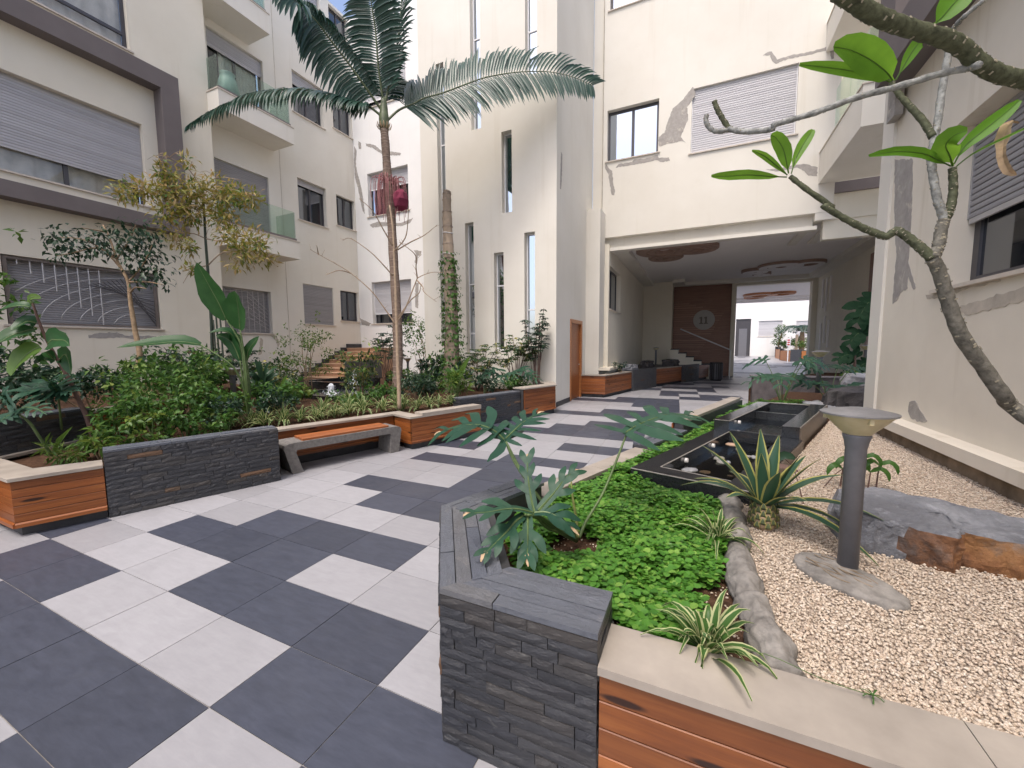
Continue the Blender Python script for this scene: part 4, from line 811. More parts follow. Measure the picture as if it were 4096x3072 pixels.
# ---- building over the passage
PB = thing('passage_building', 'cream building over the dark covered passage with patched facade', 'building', (2, 18, 0))
hF = [(-0.98,0.6,7.62,9.2),(1.53,4.17,7.38,9.22),(-0.95,0.8,12.19,13.6)]
wall(PB, 'facade', MT['cream2'], 'y', 12.9, -1, -1.11, 5.12, 5.2, 14.5, hF)
wall(PB, 'joint_strip', MT['cream2'], 'y', 12.93, -1, -1.449, -1.135, 4.0, 14.5)
wall(PB, 'facade_return', MT['cream2'], 'x', 5.12, 1, 13.201, 14.3, 5.36, 14.5)
window(PB, 'y', 12.9, -1, *hF[0], rec=0.16, mull=1, gmat='glassr', fmat='frame', fw=0.07, label='two pane window reflecting sky and trees')
window(PB, 'y', 12.9, -1, *hF[1], rec=0.13, mull=1, blind=7.41, smat='slatw', pitch=0.062, fmat='framew', label='wide window with its pale roller shutter fully closed')
window(PB, 'y', 12.9, -1, *hF[2], rec=0.16, mull=1, gmat='glassr', fw=0.07)
for p in PA['facade']: patch(PB, 'y', 12.9, -1, p)
fs_ = MB(); fs_.box(-1.1, 4.72, 13.12, 13.3, 4.88, 5.199); fs_.box(-1.0, 4.80, 12.98, 13.299, 4.78, 4.8795); fs_.build('fascia', MT['cream2'], PB)
sf_ = MB(); sf_.box(4.725, 5.119, 12.91, 13.3, 5.0, 5.198); sf_.build('soffit', MT['cream2'], PB)
pl_ = MB(); pl_.box(-1.448, -1.0, 12.15, 12.899, 0.0, 5.95); pl_.build('pilaster', MT['cream2'], PB)
ck = MB(); ck.box(-1.1302, -1.115, 12.88, 12.92, 5.96, 14.4); ck.build('expansion_joint', MT['stain'], PB)
wall(PB, 'passage_left_wall', MT['cream'], 'x', -0.86, 1, 12.9, 22.3, 0, 4.999, [(13.05,15.15,2.88,4.32)], th=0.25)
window(PB, 'x', -0.86, 1, 13.05, 15.15, 2.88, 4.32, rec=0.16, mull=1)
wall(PB, 'passage_back_wall', MT['cream'], 'y', 22.3, -1, -0.86, 0.62, 0, 4.999)
wall(PB, 'stair_hall_wall', MT['cream'], 'x', 0.62, 1, 22.601, 23.39, 0, 4.999)
wd = MB(); wd.box(0.5, 3.45, 23.4, 23.6, 0, 4.999); wp = wd.build('wood_wall', MT['woodd'], PB)
for k in range(26):
    z = 1.05+0.118*k; xr = 3.1-(3.3-z)*0.52 if z < 3.3 else 3.1-(z-3.3)*2.9
    if xr < 0.8: break
    sl = MB(); sl.box(0, xr-0.63, -0.035, 0, 0, 0.062); o = piece('wall_slat', sl, MT['woods'], wp, (0.63, 23.399, z), (1,0,0))
dsc = MB(); dsc.tube([(2.17,23.33,3.0),(2.17,23.363,3.0)], 0.53, 40); dd_ = dsc.build('number_disc', MT['disc'], wp)
nm_ = MB()
for dx in (-0.13, 0.10):
    nm_.box(2.17+dx-0.045, 2.17+dx+0.045, 23.315, 23.3295, 2.84, 3.17); nm_.box(2.17+dx-0.10, 2.17+dx+0.10, 23.315, 23.3295, 2.79, 2.84); nm_.box(2.17+dx-0.10, 2.17+dx-0.046, 23.315, 23.3295, 3.08, 3.14)
nm_.build('number_eleven', MT['numeral'], dd_)
cl = MB(); cl.box(3.45, 3.66, 23.2, 23.7, 0, 4.999); cl.box(6.88, 7.4, 23.2, 23.7, 0, 4.999); cl.box(3.66, 6.88, 23.22, 23.68, 4.70, 4.999); cl.build('opening_surround', MT['cream'], PB)
wall(PB, 'passage_right_wall', MT['cream'], 'x', 7.1, -1, 13.0, 23.2, 0, 4.999)
for k, (y, a, b_) in enumerate(((20.9,3.4,4.6),(21.5,3.1,4.6),(22.1,3.3,4.6),(20.9,1.5,2.7),(21.5,1.7,2.9),(22.1,1.4,2.6))):
    gq = MB(); gq.box(7.05, 7.099, y, y+0.16, a, b_); gq.build('wall_groove_bar', MT['ceil'], PB)
wq = MB(); wq.box(7.04, 7.099, 15.3, 16.5, 0.5, 4.6); wq.build('wood_panel', MT['woodd'], PB)
ce = MB(); ce.box(-1.1, 7.5, 13.301, 23.7, 5.0, 5.35); ce.build('passage_ceiling', MT['ceil'], PB)
cb = MB(); cb.box(-0.859, -0.35, 13.31, 22.29, 4.84, 4.9995); cb.box(6.62, 7.099, 14.2, 23.19, 4.84, 4.9995); cb.box(-0.349, 6.619, 22.75, 23.19, 4.82, 4.9995); cb.box(0.64, 1.2, 21.6, 22.749, 4.84, 4.9995)
for k in range(2): cb.box(4.55+0.55*k, 4.78+0.55*k, 13.6, 15.6, 4.93, 4.9995)
cb.build('ceiling_border', MT['cream2'], PB)
um = MB(); um.box(-1.0, 5.1, 13.31, 23.6, 5.36, 9.0); um.build('upper_floors', MT['cream'], PB)  # unseen mass added above the ceiling so no light leaks into the passage
# stairs in the passage with handrail
for k in range(6):
    st = MB(); x0 = 0.66+0.36*k; z1 = 1.46-0.19*k
    st.box(0.64 if k == 0 else x0, x0+0.36, 21.0, 22.29, 0.0, z1-0.04); so_ = st.build('stair_riser', MT['cream'], PB)
    tr_ = MB(); tr_.box(x0-0.0, x0+0.385, 20.97, 22.28, z1-0.0395, z1); tr_.build('stair_tread', MT['plinth'], PB)
hr = MB(); hr.tube([(1.1,20.95,2.45),(3.34,20.95,1.40),(3.36,20.95,1.33)], 0.03, 8); hr.tube([(3.34,20.95,0.0),(3.34,20.95,1.4)], 0.018, 6); hr.build('handrail', MT['steel'], PB)
# far section of the passage beyond the back opening
rw = wall(PB, 'recessed_wall', MT['cream'], 'y', 14.3, -1, 5.121, 9.5, 4.95, 14.5)
rb_ = MB(); rb_.box(4.95, 9.5, 13.05, 13.30, 4.50, 4.9995); rb_.box(5.125, 9.5, 13.0, 13.299, 5.0, 5.6); rb_.build('recess_beam', MT['cream'], PB)
gb2 = MB(); gb2.box(5.125, 9.5, 14.2, 14.299, 6.05, 6.35); gb2.build('grey_band', MT['greyband'], PB)
balR = []
for zb, zt, gt in ((5.95,6.75,7.8),(9.3,10.0,11.2)):
    s_ = MB(); s_.box(4.75, 7.0, 9.73, 12.89, zb, zt); o = s_.build('corner_balcony', MT['cream2'], PB)
    cp = MB(); cp.box(4.73, 7.0, 9.71, 12.89, zt+0.0005, zt+0.03); cp.build('parapet_cap', MT['sill'], o)
    for y0, y1 in ((9.76,10.8),(10.812,11.85)):
        q = MB(); q.box(4.80, 4.812, y0, y1, zt+0.031, gt); q.build('glass_panel', MT['glassg'], o)
    q = MB(); q.box(4.815, 6.6, 9.76, 9.772, zt+0.031, gt); q.build('glass_panel', MT['glassg'], o)
def ornament(name, label, mat, mat2, discs, z):
    t = thing(name, label, 'ceiling ornament', (discs[0][0], discs[0][1], z), 'ceiling discs of the passage')
    for k, (x, y, r, hole) in enumerate(discs):
        zz = z-0.012*k
        m_ = MB(); m_.lathe([(r, 0.0), (r, -0.09-0.012*k), (r-0.05, -0.10-0.012*k), (max(hole,0.02), -0.10-0.012*k), (max(hole,0.02), 0.0)], (x, y, z-0.002), 36, cap=False); m_.build('disc', mat, t)
        h_ = max(hole, 0.06); fl = -0.1005-0.012*k
        for r0_, r1_ in ((h_+0.01, h_+(r-0.05-h_)*0.42), (h_+(r-0.05-h_)*0.5, r-0.055)):
            m_ = MB(); m_.lathe([(r1_, fl), (r1_, fl-0.02), (r0_, fl-0.02), (r0_, fl)], (x, y, z-0.004), 36, cap=False); m_.build('ring', mat2, t)
    return t
ornament('ceiling_ornament', 'cluster of dark red brown ceiling discs near the passage entrance', MT['ornb'], MT['ornb'], [(0.75,14.4,0.95,0.32),(1.75,14.6,0.72,0.26),(0.72,15.5,0.62,0.1)], 5.0)
ornament('ceiling_ornament', 'cluster of white ringed ceiling discs deeper in the passage', MT['ornb'], MT['ornw'], [(5.0,19.6,0.85,0.2),(5.9,19.4,0.62,0.35),(4.15,20.4,0.55,0.1),(4.5,21.2,0.38,0.08)], 5.0)
# ---- right apartment block
RB = thing('right_apartment_building', 'weathered cream block with damp stained wall beside the gravel bed', 'building', (5, 2, 0))
hR = [(1.2,4.5,2.13,3.63)]
wall(RB, 'wall', MT['worn'], 'x', 4.06, -1, -7, 5.78, 0, 14.5, hR)
wall(RB, 'corner_pilaster', MT['cream2'], 'x', 4.03, -1, 5.781, 6.12, 0, 14.5, th=0.33)
wall(RB, 'end_wall', MT['cream2'], 'y', 6.12, 1, 4.361, 9.0, 0, 14.5)
window(RB, 'x', 4.06, -1, *hR[0], rec=0.22, blind=2.77, smat='slatd', pitch=0.055, mull=2, fw=0.09, label='large window with dark frame and half lowered grey shutter')
ld = MB(); ld.box(3.88, 4.0595, -7, 5.6, 0.64, 0.745); ld.build('wall_ledge', MT['worn'], RB)
fd_ = MB(); fd_.box(3.95, 4.0595, -7, 5.55, 0.0, 0.6395); fd_.build('foundation', MT['foundation'], RB)
gf = MB(); gf.box(3.75, 4.0595, -3, 5.55, 4.62, 5.05); gf.box(3.75, 4.0295, 5.10, 5.55, 5.051, 9.5); gf.build('grey_frame', MT['greyband'], RB)
gpp = MB(); gpp.box(3.95, 4.0295, 5.551, 5.77, 4.3, 9.5); gpp.build('downpipe_casing', MT['mortar'], RB)
for p in PA['right']: patch(RB, 'x', 4.06, -1, p)
for p in PA['right_stain']: patch(RB, 'x', 4.06, -1, p, 'stain', name='damp_stain')
def weather(o, lv, specs):
    s_ = o.modifiers.new('divide', 'SUBSURF'); s_.subdivision_type = 'SIMPLE'; s_.levels = lv; s_.render_levels = lv
    for k, (size, strength) in enumerate(specs):
        tx = bpy.data.textures.new('%s_relief_%d' % (o.name, k), 'CLOUDS'); tx.noise_scale = size; tx.noise_depth = 4
        d = o.modifiers.new('relief', 'DISPLACE'); d.texture = tx; d.strength = strength; d.mid_level = 0.5; d.texture_coords = 'GLOBAL'
    return o
# ================================================================ PLANTERS, FURNITURE, STONES
DX, DY = math.sin(math.radians(18.9)), math.cos(math.radians(18.9))
def DN(d, n): return (d*DX+n*DY, d*DY-n*DX)
def face_len(a, b): return math.hypot(b[0]-a[0], b[1]-a[1])
def boards(parent, a, b, z0, z1, nb, mat='wood', trim=True):
    """horizontal boards on the face a->b, outward is to the left of a->b"""
    L_ = face_len(a, b); xd = (b[0]-a[0], b[1]-a[1], 0)
    if trim:
        m_ = MB(); m_.add([(0,-0.02,0),(0,0.014,0),(0,0.014,0.03),(0,0.004,0.042),(0,-0.02,0.042)]+[(L_,-0.02,0),(L_,0.014,0),(L_,0.014,0.03),(L_,0.004,0.042),(L_,-0.02,0.042)],
                          [(0,1,2,3,4),(9,8,7,6,5)]+[(i,5+i,5+(i+1) % 5,(i+1) % 5) for i in range(5)])
        piece('board', m_, MT[mat], parent, (a[0], a[1], z0), xd); z0 += 0.044
    h = (z1-z0)/nb
    for k in range(nb):
        hh = h-0.0035; c = 0.003; pr = [(-0.02,0),(-c,0),(0,c),(0,hh-c),(-c,hh),(-0.02,hh)]; n_ = 6; m_ = MB()
        m_.add([(0,y,z) for y, z in pr]+[(L_,y,z) for y, z in pr], [tuple(range(n_)), tuple(range(n_,2*n_))[::-1]]+[(i,n_+i,n_+(i+1) % n_,(i+1) % n_) for i in range(n_)])
        piece('board', m_, MT[mat], parent, (a[0], a[1], z0+h*k), xd)
def stone_mesh(L_, h):
    m_ = MB(); nx = 4; nz = 2; vs = []
    for k in range(nz+1):
        for i in range(nx+1):
            e = (i in (0, nx)) or (k in (0, nz))
            vs.append((L_*i/nx, random.uniform(-0.004, 0.0) if e else random.uniform(-0.002, 0.004), h*k/nz))
    b0 = len(vs); vs += [(0,-0.03,0),(L_,-0.03,0),(L_,-0.03,h),(0,-0.03,h)]
    W_ = nx+1; fs = [(k*W_+i, k*W_+i+1, (k+1)*W_+i+1, (k+1)*W_+i) for k in range(nz) for i in range(nx)]
    fs = [f[::-1] for f in fs]
    fs += [(b0, b0+1)+tuple(range(nx, -1, -1)), (b0+3,)+tuple(nz*W_+i for i in range(nx+1))+(b0+2,), (b0, 0, W_, 2*W_, b0+3), (b0+1, b0+2, nz*W_+nx, W_+nx, nx)]
    m_.add(vs, fs); return m_
def slate_face(parent, a, b, z0, z1, rowh=0.045, lo=0.09, hi=0.34, joined=False, rust=0.04):
    L_ = face_len(a, b); ux, uy = (b[0]-a[0])/L_, (b[1]-a[1])/L_; rows = max(1, int(round((z1-z0)/rowh))); rh = (z1-z0)/rows
    jm_ = MB()
    for r in range(rows):
        x = 0.0
        while x < L_-0.001:
            l_ = random.uniform(lo, hi)
            if L_-x-l_ < lo*0.7: l_ = L_-x
            out = random.uniform(0.0, 0.007)
            if joined:
                o_ = (-uy*out, ux*out); c = (a[0]+ux*(x+l_/2)+o_[0], a[1]+uy*(x+l_/2)+o_[1], z0+rh*(r+0.5))
                jm_.obox(c, (ux*(l_/2-0.002), uy*(l_/2-0.002), 0), (-uy*0.015, ux*0.015, 0), (0,0,rh/2-0.0015))
            else:
                m_ = stone_mesh(l_-0.003, rh-0.0022)
                piece('slate_stone', m_, MT['rust' if random.random() < rust else 'slate'], parent, (a[0]+ux*x-uy*out, a[1]+uy*x+ux*out, z0+rh*r), (ux, uy, 0))
            x += l_
    if joined: jm_.build('slate_stones', MT['slate'], parent, kind='stuff')
def cap_strips(parent, a, b, width, z, rows=4, lo=0.2, hi=0.5, th=0.022, mat='slatec', ta=0.0, tb=0.0):
    """slate strips on a wall top; a->b is the outer edge, the top lies to its right; ta, tb mitre the ends"""
    L_ = face_len(a, b); ux, uy = (b[0]-a[0])/L_, (b[1]-a[1])/L_; w = width/rows
    for r in range(rows):
        f0, f1 = r/rows, (r+1)/rows; s0, s1 = ta*(f0+f1)/2, L_-tb*(f0+f1)/2; x = s0
        while x < s1-0.001:
            l_ = random.uniform(lo, hi)
            if s1-x-l_ < lo: l_ = s1-x
            m_ = MB(); zz = random.uniform(-0.004, 0.003)
            q = [(0.0,-w*r-w+0.0022),(l_-0.004,-w*r-w+0.0022),(l_-0.004,-w*r-0.0022),(0.0,-w*r-0.0022)]
            if x == s0 and ta: q[0] = (ta/rows/2, q[0][1]); q[3] = (-ta/rows/2, q[3][1])
            if x+l_ >= s1-0.001 and tb: q[1] = (l_-tb/rows/2, q[1][1]); q[2] = (l_+tb/rows/2, q[2][1])
            m_.prism(q, -th, zz)
            piece('capstone', m_, MT[mat], parent, (a[0]+ux*x, a[1]+uy*x, z), (ux, uy, 0)); x += l_
def coping(parent, poly, z0, z1, name='coping_slab', mat='coping'):
    m_ = MB(); m_.prism(poly, z0, z1); return m_.build(name, MT[mat], parent)
def quad(a, b, w):
    """quad on the right side of a->b"""
    L_ = face_len(a, b); ux, uy = (b[0]-a[0])/L_, (b[1]-a[1])/L_; o = (uy*w, -ux*w)
    return [a, b, (b[0]+o[0], b[1]+o[1]), (a[0]+o[0], a[1]+o[1])]
def core(parent, poly, z0, z1, mat='plinth'):
    m_ = MB(); m_.prism(poly, z0, z1); return m_.build('planter_core', MT[mat], parent)
# ---- long left planter
LP = thing('planter', 'long planter of varnished boards, slate and cream coping behind the bench', 'planter', (-3.2, 3, 0))
cA = (-3.277, 0.286); wA1 = DN(-0.24, -3.187)
boards(LP, wA1, cA, 0.085, 0.488, 5); boards(LP, cA, (-4.45, 0.286), 0.085, 0.488, 5)
core(LP, [(-3.315, 0.33), (-4.4, 0.33), (-4.4, 0.42), DN(-0.60, -3.42), DN(-0.241, -3.42), DN(-0.241, -3.225)], 0.0, 0.4875)
coping(LP, [(-3.262, 0.268), DN(-0.243, -3.172), DN(-0.243, -3.44), (-3.545, 0.49), (-4.16, 0.50), (-4.45, 0.50), (-4.45, 0.268)], 0.489, 0.518)
coping(LP, quad((-4.9, 1.52), (-4.40, 0.508), 0.2)[::-1], 0.489, 0.5185)
sa, sb = DN(1.235, -3.187), DN(-0.235, -3.187)
slate_face(LP, sa, sb, 0.0, 0.625); cap_strips(LP, sa, sb, 0.22, 0.648, 3)
core(LP, [DN(1.2345, -3.212), DN(-0.234, -3.212), DN(-0.234, -3.40), DN(1.2345, -3.40)], 0, 0.624)
slate_face(LP, DN(1.235, -3.187), DN(1.235, -3.42), 0.0, 0.625) if False else None
slate_face(LP, DN(1.238, -3.41), DN(1.238, -3.19), 0.0, 0.625)
rA, rB = DN(3.10, -3.76), DN(1.24, -3.76)
boards(LP, rA, rB, 0.12, 0.492, 4); core(LP, [DN(3.11, -3.80), DN(1.2, -3.80), DN(1.2, -4.0), DN(3.11, -4.0)], 0, 0.49)
coping(LP, [DN(3.10, -3.735), DN(1.24, -3.735), DN(1.24, -3.96), DN(3.10, -3.96)], 0.493, 0.522)
bx_a, bx_b = DN(4.56, -3.27), DN(3.11, -3.27)
boards(LP, bx_a, bx_b, 0.095, 0.492, 5); boards(LP, DN(3.11, -3.27), DN(3.11, -3.755), 0.095, 0.492, 5)
core(LP, [DN(4.56, -3.31), DN(3.15, -3.31), DN(3.15, -3.55), DN(4.56, -3.55)], 0, 0.491)
coping(LP, [DN(3.31, -3.25), DN(3.09, -3.25), DN(3.09, -3.96), DN(3.31, -3.96)], 0.493, 0.523)
coping(LP, [DN(4.56, -3.25), DN(3.312, -3.25), DN(3.312, -3.47), DN(4.56, -3.47)], 0.493, 0.56)
s2a, s2b = DN(6.28, -3.86), DN(4.58, -3.86)
slate_face(LP, s2a, s2b, 0.0, 0.60); cap_strips(LP, s2a, s2b, 0.24, 0.623, 3)
slate_face(LP, s2b, DN(4.58, -4.1), 0.0, 0.60); core(LP, [DN(6.27, -3.89), DN(4.6, -3.89), DN(4.6, -4.09), DN(6.27, -4.09)], 0, 0.599)
slate_face(LP, DN(4.565, -3.86), DN(4.565, -3.29), 0.0, 0.5) if False else None
core(LP, [DN(4.563, -3.30), DN(4.60, -3.30), DN(4.60, -3.84), DN(4.563, -3.84)], 0, 0.5)
w3a, w3b = DN(7.42, -3.76), DN(6.30, -3.76)
boards(LP, w3a, w3b, 0.11, 0.66, 6); core(LP, [DN(7.41, -3.80), DN(6.30, -3.80), DN(6.30, -4.05), DN(7.41, -4.05)], 0, 0.655)
coping(LP, [DN(7.44, -3.74), DN(6.29, -3.74), DN(6.29, -4.1), DN(7.44, -4.1)], 0.661, 0.69)
boards(LP, (-1.47, 8.9), w3a, 0.11, 0.66, 6); core(LP, [(-1.52, 8.99), (-1.50, 8.5), DN(7.41, -3.83), DN(7.41, -4.2), (-2.0, 8.99)], 0, 0.655)
coping(LP, [(-1.455, 9.0), DN(7.445, -3.74), DN(7.445, -4.1), (-1.9, 9.0)], 0.661, 0.6905)
# ---- rear terrace planter at left
RP = thing('planter', 'raised rear planter of dark slate and boards below the grille window', 'planter', (-5, 1, 0))
r0, r1, r2 = (-4.87, 1.36), (-4.02, -0.55), (-5.35, 2.35)
slate_face(RP, r0, r1, 0.45, 0.86, 0.05); cap_strips(RP, r0, r1, 0.24, 0.884, 3)
core(RP, quad((-4.9, 1.345), (-4.05, -0.55), 0.2), 0.0, 0.859)
boards(RP, r2, (-4.90, 1.37), 0.47, 0.80, 4); coping(RP, quad(r2, (-4.885, 1.365), 0.22), 0.803, 0.83); core(RP, quad((-5.38, 2.34), (-4.94, 1.38), 0.18), 0.0, 0.80)
# ---- soil of the left beds
sm_ = MB(); sm_.prism([(-3.4, 0.4), DN(-0.2, -3.4), DN(1.3, -3.4), DN(1.3, -3.95), DN(3.2, -3.95), DN(3.2, -3.5), DN(4.58, -3.5), DN(4.62, -4.0), DN(6.3, -4.0), (-1.6, 8.95), (-1.6, 9.14), (-5.7, 9.14), (-5.7, 11.88), (-10.98, 11.88), (-10.98, 6.27), (-10.48, 6.2), (-10.48, -3), (-4.3, -3), (-4.3, 0.4)], -0.02, 0.455)
struct(sm_.build('planting_soil', MT['soil']))
tm_ = MB(); tm_.prism([(-5.0, 1.3), (-5.5, 2.4), (-7.2, 4.6), (-10.47, 5.9), (-10.47, -3), (-4.3, -3), (-4.2, -0.55)], 0.46, 0.79); struct(tm_.build('terrace_soil', MT['soil']))
# ---- centre planter with slate corner
CP = thing('planter', 'slate cornered planter with cream coping and boards around the ground cover', 'planter', (1.5, 2, 0))
q0, q1, q2, q3 = (1.655, 0.30), (1.035, 0.30), (0.56, 0.997), DN(1.86, 0.205)
slate_face(CP, q0, q1, 0.0, 0.627, 0.041, 0.07, 0.34, rust=0.0); slate_face(CP, q1, q2, 0.0, 0.627, 0.048); slate_face(CP, q2, q3, 0.0, 0.627, 0.048)
slate_face(CP, (1.655, 0.56), (1.655, 0.303), 0.0, 0.627, 0.048)
i1, i2 = (1.219, 0.572), (0.83, 1.14)
cap_strips(CP, q0, q1, 0.262, 0.65, 4, tb=0.185); cap_strips(CP, q1, q2, 0.262, 0.65, 4, ta=0.07, tb=0.10); cap_strips(CP, q2, q3, 0.2, 0.65, 4, 0.12, 0.3, ta=0.06)
core(CP, [(1.64, 0.325), (1.04, 0.325), (0.59, 1.0), DN(1.85, 0.235), DN(1.85, 0.385), i2, i1, (1.64, 0.555)], 0.0, 0.6265)
boards(CP, (4.2, 0.305), (1.662, 0.305), 0.03, 0.516, 5, trim=False); core(CP, [(4.2, 0.345), (1.663, 0.345), (1.663, 0.50), (4.2, 0.50)], 0, 0.515)
coping(CP, [(1.659, 0.288), (2.62, 0.286), (2.62, 0.516), (1.659, 0.516)], 0.519, 0.548); coping(CP, [(2.623, 0.286), (4.2, 0.284), (4.2, 0.516), (2.623, 0.516)], 0.519, 0.548)
boards(CP, DN(1.87, 0.235), DN(3.57, 0.235), 0.08, 0.516, 5); core(CP, [DN(1.87, 0.27), DN(3.57, 0.27), DN(3.57, 0.385), DN(1.87, 0.385)], 0, 0.515)
coping(CP, [DN(1.865, 0.218), DN(2.7, 0.218), DN(2.7, 0.39), DN(1.865, 0.39)], 0.519, 0.548); coping(CP, [DN(2.703, 0.218), DN(3.575, 0.218), DN(3.575, 0.39), DN(2.703, 0.39)], 0.519, 0.548)
slate_face(CP, DN(3.58, 0.19), DN(4.56, 0.19), 0.0, 0.578, 0.048); slate_face(CP, DN(3.58, 0.39), DN(3.58, 0.19), 0.5, 0.578, 0.04)
cap_strips(CP, DN(3.58, 0.19), DN(4.56, 0.19), 0.2, 0.60, 4, 0.15, 0.4); core(CP, [DN(3.61, 0.22), DN(4.55, 0.22), DN(4.55, 0.385), DN(3.61, 0.385)], 0, 0.577)
boards(CP, DN(4.57, 0.19), DN(7.4, 0.10), 0.08, 0.66, 6); core(CP, [DN(4.575, 0.225), DN(7.4, 0.14), DN(7.4, 0.26), DN(4.575, 0.33)], 0, 0.664)
coping(CP, [DN(4.565, 0.172), DN(6.0, 0.125), DN(6.0, 0.285), DN(4.565, 0.335)], 0.668, 0.702); coping(CP, [DN(6.003, 0.125), DN(7.42, 0.07), DN(7.42, 0.225), DN(6.003, 0.285)], 0.668, 0.702)
cs = MB(); cs.prism([(1.25, 0.53), (2.25, 0.53), (2.35, 2.0), DN(2.6, 1.46), DN(7.2, 1.5), (4.2, 7.0), (5.2, 10.8), (4.0, 10.8), DN(7.4, 0.2), DN(4.6, 0.3), DN(1.9, 0.36), (0.86, 1.14)], 0.0, 0.462)
struct(cs.build('bed_soil', MT['soil']))
# ---- black granite water basin in two steps
GB = thing('granite_fountain', 'black granite stepped water basin with low rims and flat stones', 'fountain', (2.2, 4, 0.46))
def gslab(pts, z0, z1, name='granite_slab', mat='granite'):
    m_ = MB(); m_.prism([DN(*p) for p in pts], z0, z1); return m_.build(name, MT[mat], GB)
def grect(d0, d1, n0, n1, z0, z1, name='granite_slab', mat='granite'): return gslab([(d0,n0),(d1,n0),(d1,n1),(d0,n1)], z0, z1, name, mat)
gslab([(2.73,0.605),(2.77,1.46),(2.92,1.30),(2.92,0.77)], 0.40, 0.60); 
gslab([(2.7305,0.603),(4.79,0.603),(4.79,0.77),(2.9205,0.77)], 0.40, 0.6002); gslab([(2.7705,1.4605),(4.83,1.46),(4.83,1.275),(2.9205,1.30)], 0.40, 0.6003)
grect(4.795, 6.86, 0.603, 0.765, 0.42, 0.722); gslab([(4.835,1.272),(6.95,1.26),(7.1,1.43),(4.86,1.43)], 0.42, 0.7225); gslab([(6.865,0.603),(7.09,1.428),(6.945,1.255),(6.865,0.765)], 0.42, 0.7222)
gslab([(2.9,0.75),(4.8,0.75),(4.85,1.29),(2.9,1.31)], 0.402, 0.43, 'basin_floor'); gslab([(4.79,0.75),(6.88,0.75),(6.96,1.28),(4.86,1.28)], 0.43, 0.55, 'basin_floor')
grect(4.80, 4.86, 0.768, 1.272, 0.551, 0.615, 'weir'); grect(6.0, 6.05, 0.767, 1.262, 0.551, 0.69, 'weir')
# pale worn arrises along the rims
for p, q, z in (((2.73,0.605),(2.77,1.46),0.6012),((2.92,0.77),(4.79,0.77),0.6012),((2.92,0.77),(2.92,1.3),0.6012),((4.80,0.765),(6.86,0.765),0.7232),((4.86,1.43),(7.09,1.43),0.7232),((6.865,0.765),(6.945,1.255),0.7232),((4.8,0.61),(4.8,0.76),0.7232)):
    a, b = DN(*p), DN(*q); m_ = MB(); m_.tube([(a[0],a[1],z-0.004),(b[0],b[1],z-0.004)], 0.0055, 6); m_.build('worn_edge', MT['granedge'], GB)
sd2 = MB(); sd2.prism([DN(2.772,1.4625), DN(4.83,1.4625), DN(4.83,1.475), DN(2.772,1.475)], 0.42, 0.592); sd2.prism([DN(4.84,1.432), DN(7.1,1.432), DN(7.1,1.445), DN(4.84,1.445)], 0.42, 0.714); sd2.build('side_cladding', plain('brown_granite', (0.10,0.075,0.055), 0.4, var=0.4, scale=30), GB)
wt = MB(); wt.prism([DN(2.925,0.772), DN(4.79,0.772), DN(4.79,1.27), DN(2.925,1.298)], 0.505, 0.507); wt.prism([DN(4.865,0.767), DN(5.995,0.767), DN(5.995,1.262), DN(4.865,1.268)], 0.598, 0.600); wt.prism([DN(6.055,0.767), DN(6.86,0.767), DN(6.93,1.255), DN(6.055,1.258)], 0.63, 0.632)
wt.build('water_surface', MT['water'], GB)
for d_, z in ((3.45,0.545),(4.2,0.545),(5.15,0.66)):
    a = DN(d_, 0.772); m_ = MB(); e = Vector((DY, -DX, 0)); m_.tube([Vector((a[0],a[1],z)), Vector((a[0],a[1],z))+e*0.025], 0.02, 12); m_.build('spotlight', MT['ornw'], GB)
k = 0
while k < 34:
    d_, n_ = random.uniform(3.0, 4.7), random.uniform(0.85, 1.22); r = random.uniform(0.03, 0.085); k += 1
    m_ = MB(); sq = random.uniform(0.5, 0.9); vs = []
    for zz, rr in ((0.0,0.8),(0.012,1.0),(0.026,0.75)):
        for t in range(9): w_ = t/9*6.283; vs.append((rr*r*math.cos(w_)*random.uniform(0.9,1.1), rr*r*sq*math.sin(w_)*random.uniform(0.9,1.1), zz))
    m_.add(vs, [tuple(range(8,-1,-1)), tuple(range(18,27))]+[(9*i+t, 9*i+(t+1) % 9, 9*i+9+(t+1) % 9, 9*i+9+t) for i in range(2) for t in range(9)])
    o = m_.build('flat_stone', [MT['pebp'], MT['pebp'], plain('tan_stone', (0.40,0.27,0.19), 0.8)][k % 3] if k < 3 else random.choice([MT['pebp'], MT['pebp'], bpy.data.materials['tan_stone'], MT['rockp']]), None, smooth=True)
    a = DN(d_, n_); o.location = (a[0], a[1], 0.455+0.012*(k % 4)); o.rotation_euler = (0, 0, random.uniform(0, 6))
    tag(o, 'flat pale stone lying in the water of the granite basin', 'stone', 'flat stones in the granite basin')
